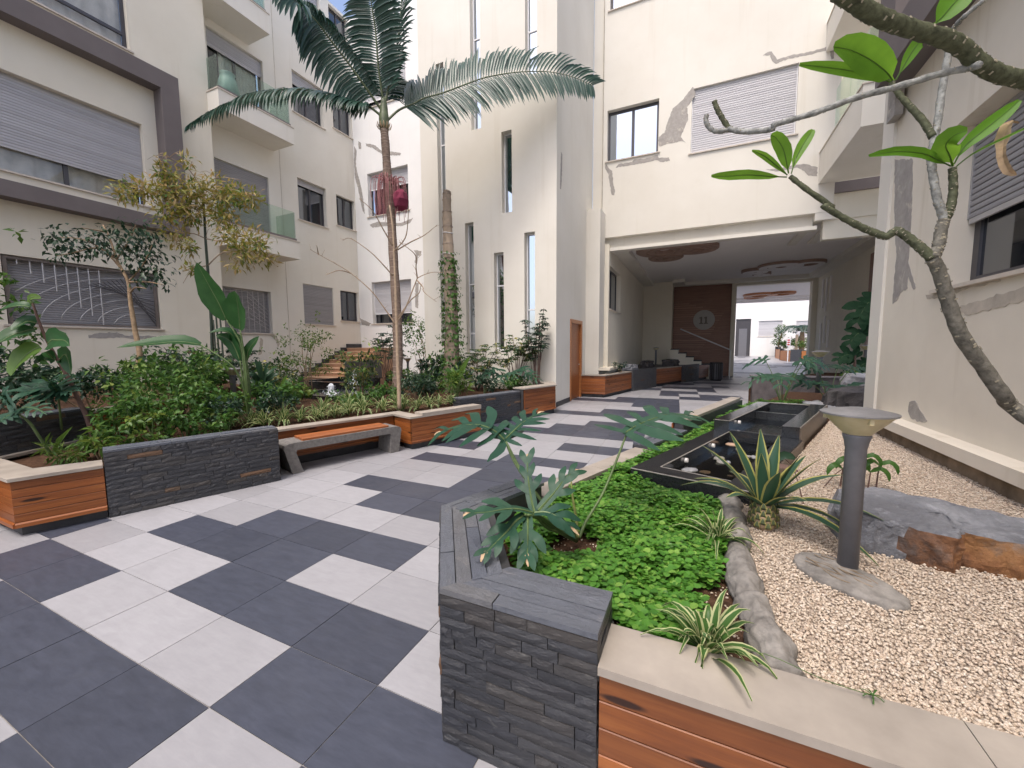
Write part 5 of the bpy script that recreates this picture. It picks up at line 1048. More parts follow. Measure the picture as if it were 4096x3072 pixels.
# ---- gravel bed
GP = [(2.21, 0.52), (2.17, 1.0), (2.17, 1.5), (2.19, 2.05), DN(2.74, 1.30), DN(2.80, 1.48), DN(7.15, 1.48), (4.05, 6.9), (3.948, 5.6), (3.948, 0.52)]
gb_ = MB(); gb_.prism(GP, 0.30, 0.494); struct(gb_.build('gravel_base', plain('gravel_bed', (0.42,0.34,0.27), 0.95, var=0.4, scale=60, bump=0.8, bscale=120)))
def inpoly(x, y, P_):
    c = False; j = len(P_)-1
    for i in range(len(P_)):
        if ((P_[i][1] > y) != (P_[j][1] > y)) and x < (P_[j][0]-P_[i][0])*(y-P_[i][1])/(P_[j][1]-P_[i][1])+P_[i][0]: c = not c
        j = i
    return c
def pebbles(name, poly, n, z, rmin, rmax, mat, ymax_near):
    OV = np.array([(1,0,0),(-1,0,0),(0,1,0),(0,-1,0),(0,0,1),(0,0,-1)], float); OV = np.vstack([OV, np.array([(1,1,1),(1,1,-1),(1,-1,1),(1,-1,-1),(-1,1,1),(-1,1,-1),(-1,-1,1),(-1,-1,-1)])*0.62])
    OF = []
    # 14-vertex pebble: each octant corner joins the three axis points
    for ci in range(6, 14):
        s = np.sign(OV[ci]); X_ = 0 if s[0] > 0 else 1; Y_ = 2 if s[1] > 0 else 3; Z_ = 4 if s[2] > 0 else 5
        tri = [(X_, Y_, ci), (Y_, Z_, ci), (Z_, X_, ci)]
        if s[0]*s[1]*s[2] < 0: tri = [t[::-1] for t in tri]
        OF += tri
    OF = np.array(OF)
    xs = [p[0] for p in poly]; ys = [p[1] for p in poly]; pts = []
    while len(pts) < n:
        y = min(ys)+(max(ys)-min(ys))*(RS.rand()**1.7)
        x = RS.uniform(min(xs), max(xs))
        if inpoly(x, y, poly): pts.append((x, y))
    pts = np.array(pts); r = RS.uniform(rmin, rmax, n)*(1+0.12*np.clip(pts[:,1]-2, 0, 4))
    sc = np.stack([r*RS.uniform(0.8,1.3,n), r*RS.uniform(0.6,1.0,n), r*RS.uniform(0.45,0.8,n)], 1)
    V = OV[None]*sc[:,None,:]*RS.uniform(0.82,1.15,(n,14,1))
    a = RS.uniform(0,6.28,n); b = RS.uniform(-0.6,0.6,n)
    ca, sa_, cb_, sb_ = np.cos(a)[:,None], np.sin(a)[:,None], np.cos(b)[:,None], np.sin(b)[:,None]
    x, y, zz = V[:,:,0], V[:,:,1], V[:,:,2]
    y, zz = y*cb_-zz*sb_, y*sb_+zz*cb_
    x, y = x*ca-y*sa_, x*sa_+y*ca
    V = np.stack([x+pts[:,0:1], y+pts[:,1:2], zz+z+RS.uniform(0.0,0.012,n)[:,None]], 2)
    F = (OF[None]+(np.arange(n)*14)[:,None,None]).reshape(-1,3)
    me = bpy.data.meshes.new(name); me.vertices.add(n*14); me.vertices.foreach_set('co', V.reshape(-1)); nf = len(F)
    me.loops.add(nf*3); me.loops.foreach_set('vertex_index', F.reshape(-1)); me.polygons.add(nf); me.polygons.foreach_set('loop_start', np.arange(nf)*3); me.polygons.foreach_set('loop_total', np.full(nf,3))
    me.polygons.foreach_set('use_smooth', np.ones(nf, bool)); me.update(calc_edges=True); me.materials.append(mat)
    o = bpy.data.objects.new(name, me); COL.objects.link(o); o['kind'] = 'stuff'; return o
pb = pebbles('gravel', GP, 66000, 0.494, 0.0042, 0.0080, MT['gravel'], 2)
tag(pb, 'pale pinkish gravel spread beside the cream wall', 'gravel')
# ---- concrete log edging
lg = SP([(2.13,2.36,0.47),(2.15,2.1,0.49),(2.16,1.85,0.50),(2.155,1.55,0.50),(2.145,1.25,0.50),(2.155,1.0,0.50),(2.18,0.8,0.50),(2.20,0.62,0.49),(2.21,0.535,0.48)], 5)
m_ = MB(); m_.tube(lg, [0.064+0.008*math.sin(i*0.62)+0.007*math.sin(i*1.37+1)+(0.014 if i % 11 == 5 else 0) for i in range(len(lg))], 16, jit=0.07)
tag(weather(m_.build('log_edging', MT['concrete'], None, smooth=True), 2, [(0.12, 0.04), (0.03, 0.010)]), 'grey concrete edging shaped like a knobbly log between soil and gravel', 'edging')
# ---- bollard lamps
def make_lamp():
    t = thing('garden_lamp', '', 'lamp', (0,0,0), 'bollard lamps in the planting beds')
    m_ = MB(); m_.lathe([(0.0405,-0.03),(0.0405,0.60),(0.043,0.605),(0.046,0.63),(0.054,0.655),(0.054,0.665),(0.03,0.667)], n=24); m_.build('pole', MT['polegrey'], t, smooth=True)
    m_ = MB(); m_.lathe([(0.05,0.6655),(0.054,0.668),(0.13,0.752),(0.134,0.757),(0.1,0.7575)], n=32); m_.build('shade', MT['lamp'], t, smooth=True)
    m_ = MB(); m_.lathe([(0.12,0.758),(0.144,0.7585),(0.1445,0.766),(0.138,0.769),(0.09,0.780),(0.04,0.789),(0.006,0.792)], n=32); m_.build('cap', MT['lampcap'], t, smooth=False)
    for k in range(3):
        w_ = 2.1*k+0.6; m_ = MB(); m_.obox((0.118*math.cos(w_), 0.118*math.sin(w_), 0.742), (0.012*math.cos(w_),0.012*math.sin(w_),0), (-0.008*math.sin(w_),0.008*math.cos(w_),0), (0,0,0.014)); m_.build('clip', MT['lamp'], t)
    return t
lamp0 = make_lamp()
lamps = [((2.607,1.411,0.508), 'bollard lamp on a concrete footing in the pale gravel'), ((-5.005,3.132,0.50), 'bollard lamp beside the upright broad leaved plant'), ((-9.9,5.05,0.79), 'bollard lamp standing close to the wall below the grille windows'),
         ((-7.5,10.6,0.455), 'bollard lamp with its head lower behind the palm trunk, nearer the white wall'), ((-6.057,9.495,0.455), 'bollard lamp left of the dead ivy covered trunk'), ((4.06,8.59,0.70), 'bollard lamp behind the low dark wall at the passage mouth'),
         ((5.858,12.3,0.80), 'bollard lamp beside the climbing plant in the passage'), ((0.184,18.57,0.76), 'bollard lamp among dark rocks inside the passage')]
for k, (p, lb) in enumerate(lamps):
    o = lamp0 if k == 0 else copy_tree(lamp0); o.location = p; o['label'] = lb; o.rotation_euler.z = k*0.9
# footing of the lamp in the gravel: an oval concrete lump
m_ = MB(); vs = []; NN = 28
for zz, rr in ((0.0,1.02),(0.02,1.0),(0.032,0.9),(0.038,0.6),(0.04,0.2)):
    for t in range(NN):
        w_ = t/NN*6.283; a_, b_ = 0.23*rr, 0.135*rr; x, y = a_*math.cos(w_), b_*math.sin(w_); an = math.radians(-48); k_ = 1+0.05*math.sin(3*w_+1)
        vs.append((k_*(x*math.cos(an)-y*math.sin(an)), k_*(x*math.sin(an)+y*math.cos(an)), zz+random.uniform(-0.002,0.002)))
m_.add(vs, [tuple(range(4*NN,5*NN))]+[(NN*i+t, NN*i+(t+1) % NN, NN*i+NN+(t+1) % NN, NN*i+NN+t) for i in range(4) for t in range(NN)])
o = weather(m_.build('lamp_footing', MT['concrete'], None, smooth=True), 2, [(0.1, 0.02), (0.03, 0.010)]); o.location = (2.575, 1.33, 0.495); tag(o, 'oval grooved concrete footing under the lamp in the gravel', 'footing')
for k in range(7):
    q = MB(); pts = []
    for t in range(7):
        a_ = -0.13+0.03*math.sin(k*2.7)+(0.20+0.05*math.sin(k*5.1))*t/6; b_ = -0.075+0.023*k+0.012*math.sin(t*1.1+k*1.9); an = math.radians(-48); pts.append((2.575+a_*math.cos(an)-b_*math.sin(an), 1.33+a_*math.sin(an)+b_*math.cos(an), 0.495+0.0395))
    q.tube(pts, 0.0028, 4); go = q.build('groove', MT['foundation'], o); 
# ---- bench
BN = thing('bench', 'low concrete bench with varnished wooden slats against the board planter', 'bench', (*DN(2.15, -3.55), 0))
def bench_prism(prof, n0, n1, name, mat):
    m_ = MB(); k = len(prof); A_ = [(*DN(d, n0), z) for d, z in prof]; B_ = [(*DN(d, n1), z) for d, z in prof]
    m_.add(A_+B_, [tuple(range(k)), tuple(range(k, 2*k))[::-1]]+[(i, k+i, k+(i+1) % k, (i+1) % k) for i in range(k)]); return m_.build(name, MT[mat], BN)
bench_prism([(1.42,0.0),(1.555,0.0),(1.475,0.27),(1.49,0.30),(2.79,0.30),(2.815,0.275),(2.79,0.0),(2.93,0.0),(2.985,0.33),(2.975,0.37),(2.93,0.395),(2.77,0.398),(1.58,0.398),(1.40,0.395),(1.345,0.37),(1.335,0.33)], -3.72, -3.34, 'concrete_frame', 'benchc')
for k in range(5):
    n0 = -3.685+0.064*k; m_ = MB(); m_.box(0, 1.2, 0, 0.056, 0, 0.026)
    m2 = MB(); c = 0.004; pr = [(0,0),(0.058,0),(0.058,0.024),(0.054,0.028),(0.004,0.028),(0,0.024)]; m2.add([(0,y,z) for y, z in pr]+[(1.22,y,z) for y, z in pr], [tuple(range(6))[::-1], tuple(range(6,12))]+[(i,(i+1) % 6,6+(i+1) % 6,6+i) for i in range(6)])
    a = DN(1.57, n0+0.058); piece('seat_slat', m2, MT['woodp'], BN, (a[0], a[1], 0.3985), (DX, DY, 0))
# ---- boulders
def rock(name, label, poly, z0, z1, mats, slope=(0,0), inset=0.82, rough=0.03, mface=None):
    cx = sum(p[0] for p in poly)/len(poly); cy = sum(p[1] for p in poly)/len(poly); ring = []
    for i in range(len(poly)):
        a, b = poly[i], poly[(i+1) % len(poly)]
        for k in range(4): ring.append((a[0]+(b[0]-a[0])*k/4, a[1]+(b[1]-a[1])*k/4))
    n_ = len(ring); m_ = MB(); vs = []; lev = [(0,1.0),(0.35,1.02),(0.7,0.98),(0.93,0.93),(1.0,inset),(1.01,inset*0.72),(1.02,inset*0.45),(1.02,inset*0.2)]
    for f, s_ in lev:
        for x, y in ring:
            j = rough*(1 if 0 < f < 0.97 else 0.3); zz = z0+(z1-z0)*f+(x-cx)*slope[0]*f+(y-cy)*slope[1]*f
            vs.append((cx+(x-cx)*s_+random.uniform(-j,j), cy+(y-cy)*s_+random.uniform(-j,j), zz+random.uniform(-j,j)*(0.35 if f > 0.9 else 0.8)))
    vs.append((cx, cy, z1*1.0)); L_ = len(lev)
    fs = [(n_*i+t, n_*i+(t+1) % n_, n_*i+n_+(t+1) % n_, n_*i+n_+t) for i in range(L_-1) for t in range(n_)]+[((L_-1)*n_+t, (L_-1)*n_+(t+1) % n_, L_*n_) for t in range(n_)]
    m_.add(vs, fs)
    if mface: m_.m = [mface([sum(vs[i][k] for i in f)/len(f) for k in range(3)], fi//n_) for fi, f in enumerate(fs)]
    o = m_.build(name, mats, None); weather(o, 3 if z1 < 0.7 and z0 > 0.46 else 2, [(0.25, 0.05), (0.06, 0.022)]); return tag(o, label, 'rock')
RNGP = random.Random(3)
rock('boulder', 'large flat grey boulder with rusty broken face lying in the gravel', [(2.70,1.72),(2.78,1.68),(2.90,1.66),(3.06,1.60),(3.13,1.70),(3.30,1.66),(3.58,1.68),(3.80,1.72),(3.80,1.95),(3.55,2.06),(3.32,2.14),(3.15,2.24),(3.02,2.28),(2.86,2.26),(2.72,2.16),(2.67,1.95)], 0.47, 0.685, [MT['rockg'], MT['rockr']], (-0.03, 0.03), 0.86, 0.013,
     lambda c, lv: 1 if (lv < 3 and c[1] < 1.8 and c[0] > 2.90+RNGP.uniform(-0.02,0.02)) else 0)
rock('boulder', 'dark jagged boulder at the corner of the cream wall', [(3.83,7.0),(4.1,6.85),(4.5,6.8),(4.75,7.0),(4.7,7.5),(4.3,7.8),(3.95,7.6)], 0.45, 0.90, [MT['rockd']], (0.05,0.0), 0.55, 0.05)
rock('boulder', 'pale grey flat rock behind the granite basin', [(3.62,6.75),(3.95,6.62),(4.05,7.2),(3.9,7.9),(3.6,7.6)], 0.45, 0.62, [MT['rockp']], (0,0), 0.8, 0.03)
rock('boulder', 'pale grey rounded rock below the climbing plant', [(4.6,9.3),(5.2,9.0),(6.0,9.1),(6.2,9.8),(5.4,10.2),(4.8,10.0)], 0.4, 1.0, [MT['rockp']], (0,0), 0.75, 0.05)
rock('boulder', 'small dark rock at the log edging beside the agave', [(2.60,1.95),(2.68,1.92),(2.72,2.0),(2.66,2.08),(2.6,2.04)], 0.485, 0.53, [MT['rockp']], (0,0), 0.7, 0.006) if False else None
# ---- outdoor stairs by the left block
SC = thing('staircase', 'tan stone outdoor steps climbing along the cream wall', 'stairs', (-10, 10, 0.45))
for k in range(8):
    m_ = MB(); z1 = 0.60+0.145*k; y0 = 9.0+0.30*k
    m_.box(-10.98, -9.2, y0, y0+0.30 if k < 7 else 11.89, 0.4, z1-0.03); m_.build('step_riser', plain('step_tan_%d' % k, (0.36,0.21,0.125), 0.6, var=0.2), SC)
    m_ = MB(); m_.box(-10.98, -9.18, y0-0.025, y0+0.30 if k < 7 else 11.89, z1-0.0295, z1); m_.build('step_tread', plain('tread_tan_%d' % k, (0.50,0.33,0.215), 0.45, var=0.15), SC)
m_ = MB()
for k in range(8): m_.box(-10.995, -10.96, 9.0+0.30*k, 9.30+0.30*k if k < 7 else 11.89, 0.5, 0.76+0.145*k)
m_.build('stair_skirting', MT['plinth'], SC)
m_ = MB(); m_.box(-9.17, -8.9, 9.3, 10.8, 0.4, 1.15); m_.build('stair_side_wall', MT['slate'], SC)
# ---- small pool with two water jets
PF = thing('pool_fountain', 'low black stone pool with two white water jets among the plants', 'fountain', (-6.0, 6.2, 0.455))
m_ = MB(); m_.box(-6.95,-4.95,5.35,5.55,0.456,0.54); m_.box(-6.95,-4.95,6.9,7.1,0.456,0.54); m_.box(-6.95,-6.75,5.551,6.899,0.456,0.54); m_.box(-5.15,-4.95,5.551,6.899,0.456,0.54); m_.build('pool_rim', MT['granite'], PF)
m_ = MB(); m_.box(-8.4,-6.9,7.0,7.25,0.456,0.66); m_.box(-8.4,-6.9,8.3,8.55,0.456,0.70); m_.box(-8.4,-8.2,7.251,8.299,0.456,0.68); m_.build('upper_pool_rim', MT['granite'], PF)
m_ = MB(); m_.box(-6.74,-5.16,5.56,6.89,0.457,0.50); m_.box(-8.19,-6.9,7.26,8.29,0.457,0.58); m_.build('pool_water', plain('pool_surface', (0.03,0.04,0.045), 0.12, var=0.6, scale=14, bump=0.5, bscale=18, spec=0.6), PF)
for x, y, z, h in ((-6.05,5.98,0.49,0.27),(-6.95,7.6,0.57,0.42)):
    m_ = MB(); prof = [(0.14,0.0),(0.085,0.03),(0.07,0.08),(0.06,h*0.5),(0.05,h*0.8),(0.03,h*0.95),(0.01,h)]
    m_.lathe([(r*random.uniform(0.85,1.2), zz) for r, zz in prof], (x, y, z), 14); m_.v = [(a+random.uniform(-0.012,0.012), b+random.uniform(-0.012,0.012), c) for a, b, c in m_.v]; jo = m_.build('water_jet', MT['foam'], PF)
    m_ = MB()
    for t in range(60):
        a_ = random.uniform(0,6.28); r_ = random.uniform(0.04,0.24); zz = z+random.uniform(0.012, 0.02+max(0, h*(1-r_*4))); s_ = random.uniform(0.004,0.010)
        m_.obox((x+r_*math.cos(a_), y+r_*math.sin(a_), zz), (s_,0,0), (0,s_,0), (0,0,s_))
    m_.build('water_drops', MT['foam'], jo, kind='stuff')
# ---- planter inside the passage, bin
PP = thing('planter', 'stepped board and slate planter along the dark passage wall', 'planter', (0, 15, 0))
pz = [(-0.665,11.62),(-0.19,13.82),(0.45,15.86),(1.30,18.1),(1.97,19.7),(2.43,20.9)]
boards(PP, (-0.665,11.6), (-1.42,11.6), 0.11, 0.68, 6)
boards(PP, pz[1], pz[0], 0.11, 0.68, 6); boards(PP, pz[3], (0.46,15.88), 0.11, 0.70, 6); boards(PP, pz[5], (1.99,19.72), 0.11, 0.70, 6)
slate_face(PP, (0.47,15.84), (-0.13,13.82), 0, 0.76, 0.055, 0.15, 0.5); slate_face(PP, (2.0,19.68), (1.33,18.08), 0, 0.78, 0.06, 0.15, 0.5); slate_face(PP, (-0.13,13.80), (-0.45,13.86), 0, 0.76, 0.055, 0.1, 0.2)
core(PP, [(-0.72,11.66),(-1.42,11.66),(-1.42,12.1),(-0.83,12.1),(-0.83,21.0),(2.33,20.95),(1.9,19.75),(1.2,18.15),(0.36,15.9),(-0.25,13.87)], 0, 0.675)
coping(PP, [(-0.65,11.58),(-1.43,11.58),(-1.43,11.85),(-0.9,11.85),(-0.4,13.8),(-0.17,13.8)], 0.682, 0.712); coping(PP, [(1.32,18.1),(0.48,15.9),(0.25,15.95),(1.1,18.15)], 0.702, 0.73)
m_ = MB(); m_.box(-1.0,-0.64,12.17,14.9,0.82,0.90); m_.build('wall_step', MT['cream'], PP)
BI = thing('rubbish_bin', 'dark ribbed rubbish bin beside the passage planter', 'bin', (2.72, 19.9, 0))
m_ = MB(); m_.lathe([(0.22,0.0),(0.25,0.05),(0.27,0.8),(0.25,0.84),(0.2,0.84),(0.18,0.6)], (2.72,19.9,0), 20); m_.build('bin_body', MT['black'], BI)
for k in range(18):
    w_ = k/18*6.283; m_ = MB(); m_.obox((2.72+0.267*math.cos(w_), 19.9+0.267*math.sin(w_), 0.43), (0.014*math.cos(w_),0.014*math.sin(w_),0), (-0.022*math.sin(w_),0.022*math.cos(w_),0), (0.0,0.0,0.36)); m_.build('bin_rib', MT['frame'], BI)
rock('boulder', 'black rock beside the lamp in the passage planter', [(-0.3,17.2),(0.0,17.1),(0.2,17.5),(0.0,17.8),(-0.3,17.7)], 0.68, 0.98, [MT['rockd']], (0,0), 0.6, 0.06)
rock('boulder', 'wide black rock behind the lamp in the passage planter', [(0.4,19.0),(0.8,18.9),(1.15,19.2),(1.0,19.6),(0.5,19.5)], 0.68, 0.98, [MT['rockd']], (0,0), 0.6, 0.06)
rock('boulder', 'small grey rock at the front of the passage planter', [(-0.7,14.6),(-0.3,14.5),(-0.1,15.0),(-0.4,15.4),(-0.7,15.2)], 0.68, 0.92, [MT['rockg']], (0,0), 0.6, 0.05)
# ---- low dark wall of the right passage bed
RW = thing('low_wall', 'low dark stone wall edging the bed at the passage mouth', 'wall', (4.5, 11, 0))
m_ = MB(); m_.box(3.25,6.9,11.2,11.5,0.0,0.79); m_.build('wall_block', plain('dark_purple_stone', (0.10,0.085,0.082), 0.7, var=0.35, scale=5, bump=0.4, bscale=25), RW)
m_ = MB(); m_.box(3.2,6.9,11.16,11.54,0.7905,0.82); m_.build('wall_cap', plain('wall_cap_stone', (0.15,0.14,0.145), 0.6, var=0.25, scale=6), RW)
m_ = MB(); m_.prism([(3.2,11.51),(6.9,11.51),(7.09,13.0),(7.09,17.0),(6.2,17.2),(3.6,13.2)], 0.0, 0.6); struct(m_.build('passage_bed_soil', MT['soil']))
# ================================================================ COURT BEYOND THE PASSAGE
m_ = MB(); m_.add([(-6,24.9,0.002),(22,24.9,0.002),(22,48,0.66),(-6,48,0.66)], [(0,1,2,3)]); fc = struct(m_.build('far_court_floor', MT['tile_l']))
m_ = MB(); 
for k in range(34):
    y = 25.2+random.random()*19; x = 2.5+random.random()*8; w_ = random.choice((0.6,1.2,1.8)); z = 0.002+(y-24.9)/23.1*0.658+0.006; y2 = y+random.choice((0.5,0.9)); z2 = 0.002+(y2-24.9)/23.1*0.658+0.006
    m_.add([(x,y,z+k*2e-5),(x+w_,y,z+k*2e-5),(x+w_,y2,z2+k*2e-5),(x,y2,z2+k*2e-5)], [(0,1,2,3)])
m_.build('far_dark_tiles', MT['tile_d'], fc, kind='stuff')
FB = thing('far_building', 'bright white building closing the court beyond the passage', 'building', (8, 45, 0))
hX = [(5.3,6.6,0.3,4.25),(7.25,9.2,2.5,4.0),(10.3,12.4,2.3,3.9)]
wall(FB, 'wall', MT['white'], 'y', 45.2, -1, -4, 22, 0.3, 9, hX)
window(FB, 'y', 45.2, -1, *hX[1], blind=2.55, smat='slatw', pitch=0.12, mull=0); window(FB, 'y', 45.2, -1, *hX[2], blind=2.35, smat='slatw', pitch=0.12, mull=0)
dm = MB(); wbox(dm, 'y', 45.2, -1, 5.302, 6.598, 0.1, 0.16, 0.302, 4.248); d_o = dm.build('door', MT['frame'], FB, label='tall grey metal door')
dm = MB(); wbox(dm, 'y', 45.2, -1, 5.6, 6.3, 0.08, 0.0995, 0.6, 3.3); dm.build('door_leaf', MT['polegrey'], d_o)
wall(FB, 'side_wall', MT['white'], 'x', 1.2, 1, 32.3, 45.19, 0.2, 9)
FR = thing('far_passage_roof', 'white roof over the far end of the passage', 'roof', (5, 28, 4.7))
m_ = MB(); m_.box(0.5, 10.5, 23.71, 32.2, 4.86, 5.3); m_.build('roof_slab', MT['ornw'], FR)
m_ = MB(); m_.box(0.5, 10.5, 31.7, 32.19, 4.6, 4.8595); m_.box(0.5, 10.5, 31.2, 31.69, 4.72, 4.8595); m_.build('edge_beam', MT['ornw'], FR)
m_ = MB(); m_.box(9.4, 9.9, 23.8, 24.3, 0, 4.859); m_.box(9.4, 9.9, 31.5, 31.69, 0.1, 4.71); m_.box(0.8, 1.2, 31.5, 31.69, 0.1, 4.71); m_.box(0.8, 1.2, 23.8, 24.3, 0, 4.859); m_.build('pillars', MT['white'], FR)
ornament('ceiling_ornament', 'tan ceiling discs on the bright roof beyond the passage', MT['woodf'], MT['woodp'], [(5.4,29.2,0.95,0.5),(6.5,28.9,0.75,0.4),(5.2,30.4,0.6,0.3)], 4.86)
FP = thing('planter', 'row of orange board and slate planters in the far court', 'planter', (9, 38, 0.3))
def zf(y): return 0.002+(y-24.9)/23.1*0.658
fpts = [(9.9,36.6),(9.2,36.9),(8.5,36.8),(8.1,38.6),(8.4,39.6),(8.3,42.0),(8.7,42.8),(8.6,44.3),(9.0,44.9)]
for k in range(len(fpts)-1):
    a, b = fpts[k+1], fpts[k]; z = zf((a[1]+b[1])/2)
    if k in (1, 3, 5, 7): slate_face(FP, b, a, z-0.1, z+0.95, 0.15, 0.4, 0.9, joined=True); m_ = MB(); m_.obox(((a[0]+b[0])/2+0.12, (a[1]+b[1])/2+0.14, z+0.4), ((b[0]-a[0])/2, (b[1]-a[1])/2, 0), ((b[1]-a[1])*0.05, -(b[0]-a[0])*0.05, 0), (0,0,0.54)); m_.build('slate_block', MT['slate'], FP)
    else:
        xd = (a[0]-b[0], a[1]-b[1])
        boards(FP, b, a, z+0.05, z+0.85, 4, 'woodf', False) if False else None
        m_ = MB(); m_.obox(((a[0]+b[0])/2+0.06, (a[1]+b[1])/2+0.05, z+0.4), ((b[0]-a[0])/2, (b[1]-a[1])/2, 0), ((b[1]-a[1])*0.03, -(b[0]-a[0])*0.03, 0), (0,0,0.42)); m_.build('board_panel', MT['woodf'], FP)
m_ = MB(); m_.prism([(10.5,36.9),(9.2,37.1),(8.7,37.1),(8.4,38.7),(8.7,39.6),(8.6,42.0),(9.0,42.9),(9.0,45.1),(16,45.1),(16,36.9)], 0.2, 1.15); struct(m_.build('far_bed_soil', MT['soil']))
SG = thing('post_sign', 'white post with a red marked board in the far court', 'sign', (8.2, 36.0, 0.3))
m_ = MB(); m_.box(8.17,8.23,35.97,36.03,0.3,2.2); m_.build('post', MT['framew'], SG)
m_ = MB(); m_.box(8.08,8.32,35.93,35.965,1.55,2.15); bo = m_.build('board', MT['framew'], SG)
m_ = MB()
for k in range(3): m_.box(8.12,8.28,35.92,35.9295,1.62+0.17*k,1.72+0.17*k)
m_.build('red_mark', plain('red_paint', (0.5,0.05,0.06), 0.6), bo)
# ================================================================ PLANTS
def V3(a): return np.asarray(a, float)
def nrm_(a): return a/np.maximum(np.linalg.norm(a, axis=-1, keepdims=True), 1e-9)
def leafmesh(name, C, D, U, L, W, mat, parent, fold=0.18, droop=0.12, kind=None):
    """many leaves at once: base, tip, midrib point and two folded edges each"""
    n = len(C); C = V3(C); D = nrm_(V3(D)); U = V3(U); S = nrm_(np.cross(D, U)); U = np.cross(S, D)
    L = np.broadcast_to(V3(L).reshape(-1,1), (n,1)); W = np.broadcast_to(V3(W).reshape(-1,1), (n,1))
    m = C+D*L*0.48-U*L*droop*0.2; t = C+D*L-U*L*droop; l = C+D*L*0.45+S*W*0.5+U*W*fold; r = C+D*L*0.45-S*W*0.5+U*W*fold
    V = np.stack([C, m, t, l, r], 1).reshape(-1,3)
    if parent is not None: V = V-V3(root_loc(parent))
    F = np.array([(0,4,1),(1,4,2),(0,1,3),(1,2,3)]); F = (F[None]+(np.arange(n)*5)[:,None,None]).reshape(-1,3); nf = len(F)
    me = bpy.data.meshes.new(name); me.vertices.add(n*5); me.vertices.foreach_set('co', V.reshape(-1)); me.loops.add(nf*3); me.loops.foreach_set('vertex_index', F.reshape(-1))
    me.polygons.add(nf); me.polygons.foreach_set('loop_start', np.arange(nf)*3); me.polygons.foreach_set('loop_total', np.full(nf,3)); me.polygons.foreach_set('use_smooth', np.ones(nf, bool)); me.update(calc_edges=True); me.materials.append(mat)
    o = bpy.data.objects.new(name, me); COL.objects.link(o); o.parent = parent
    if kind: o['kind'] = kind
    return o
def clump_leaves(blobs, per, ll, lw, up=0.35, shell=0.55):
    """leaf positions round blob centres (x,y,z,r)"""
    C = []; D = []; U = []; L = []
    for b in blobs:
        r = b[3]; k = max(3, int(per*(r/0.3)**2))
        v = nrm_(RS.normal(size=(k,3))); rad = r*(shell+(1-shell)*RS.rand(k,1))*RS.uniform(0.5,1.0,(k,1))**0.4
        c = V3(b[:3])+v*rad*np.array([1,1,0.75]); d = nrm_(v*0.8+RS.normal(size=(k,3))*0.65+np.array([0,0,-0.15])); u = nrm_(np.array([0,0,1.0])+v*0.5+RS.normal(size=(k,3))*up)
        C.append(c); D.append(d); U.append(u); L.append(ll*RS.uniform(0.65,1.25,k))
    L = np.concatenate(L); return np.concatenate(C), np.concatenate(D), np.concatenate(U), L, L*(lw/ll)
def shrub(name, label, base, h, rad, mat, n=700, ll=0.07, lw=0.03, stems=6, group=None, blobs=9, stemmat='trunkl', flat=0.75, lift=0.35, cat='shrub'):
    t = thing(name, label, cat, base, group); bl = []
    for k in range(blobs):
        a = k*2.4+random.random(); rr = rad*math.sqrt((k+0.5)/blobs)*0.85; zz = h*(lift+(1-lift)*random.random()**0.8)*(1-0.25*(rr/rad)**2)
        bl.append((base[0]+rr*math.cos(a), base[1]+rr*math.sin(a), base[2]+zz, rad*random.uniform(0.26,0.42)))
    for k in range(stems):
        e = Vector(bl[k % len(bl)][:3]); b0 = Vector(base)+Vector((random.uniform(-1,1)*rad*0.15, random.uniform(-1,1)*rad*0.15, -0.02)); md = b0.lerp(e, 0.5)+Vector((random.uniform(-1,1)*rad*0.1, random.uniform(-1,1)*rad*0.1, h*0.08))
        m_ = MB(); m_.tube(SP([b0, md, e], 3), (0.010+0.004*h, 0.003), 6); m_.build('stem', MT[stemmat], t, smooth=True)
    area = sum(b[3]**2 for b in bl); leafmesh('foliage', *clump_leaves(bl, n*0.068/area, ll, lw, 0.45, 0.3), MT[mat], t)
    if n > 500:
        sp = [(b[0]+random.uniform(-1,1)*rad*0.45, b[1]+random.uniform(-1,1)*rad*0.45, b[2]+random.uniform(0.0,0.35)*h, rad*random.uniform(0.10,0.2)) for b in bl]
        leafmesh('young_leaves', *clump_leaves(sp, 70, ll*1.15, lw*1.1, 0.5, 0.2), MT[{'leafd':'leafm','leafm':'leafl','leafl':'leafl','leafv':'leafl'}.get(mat, mat)], t)
    return t
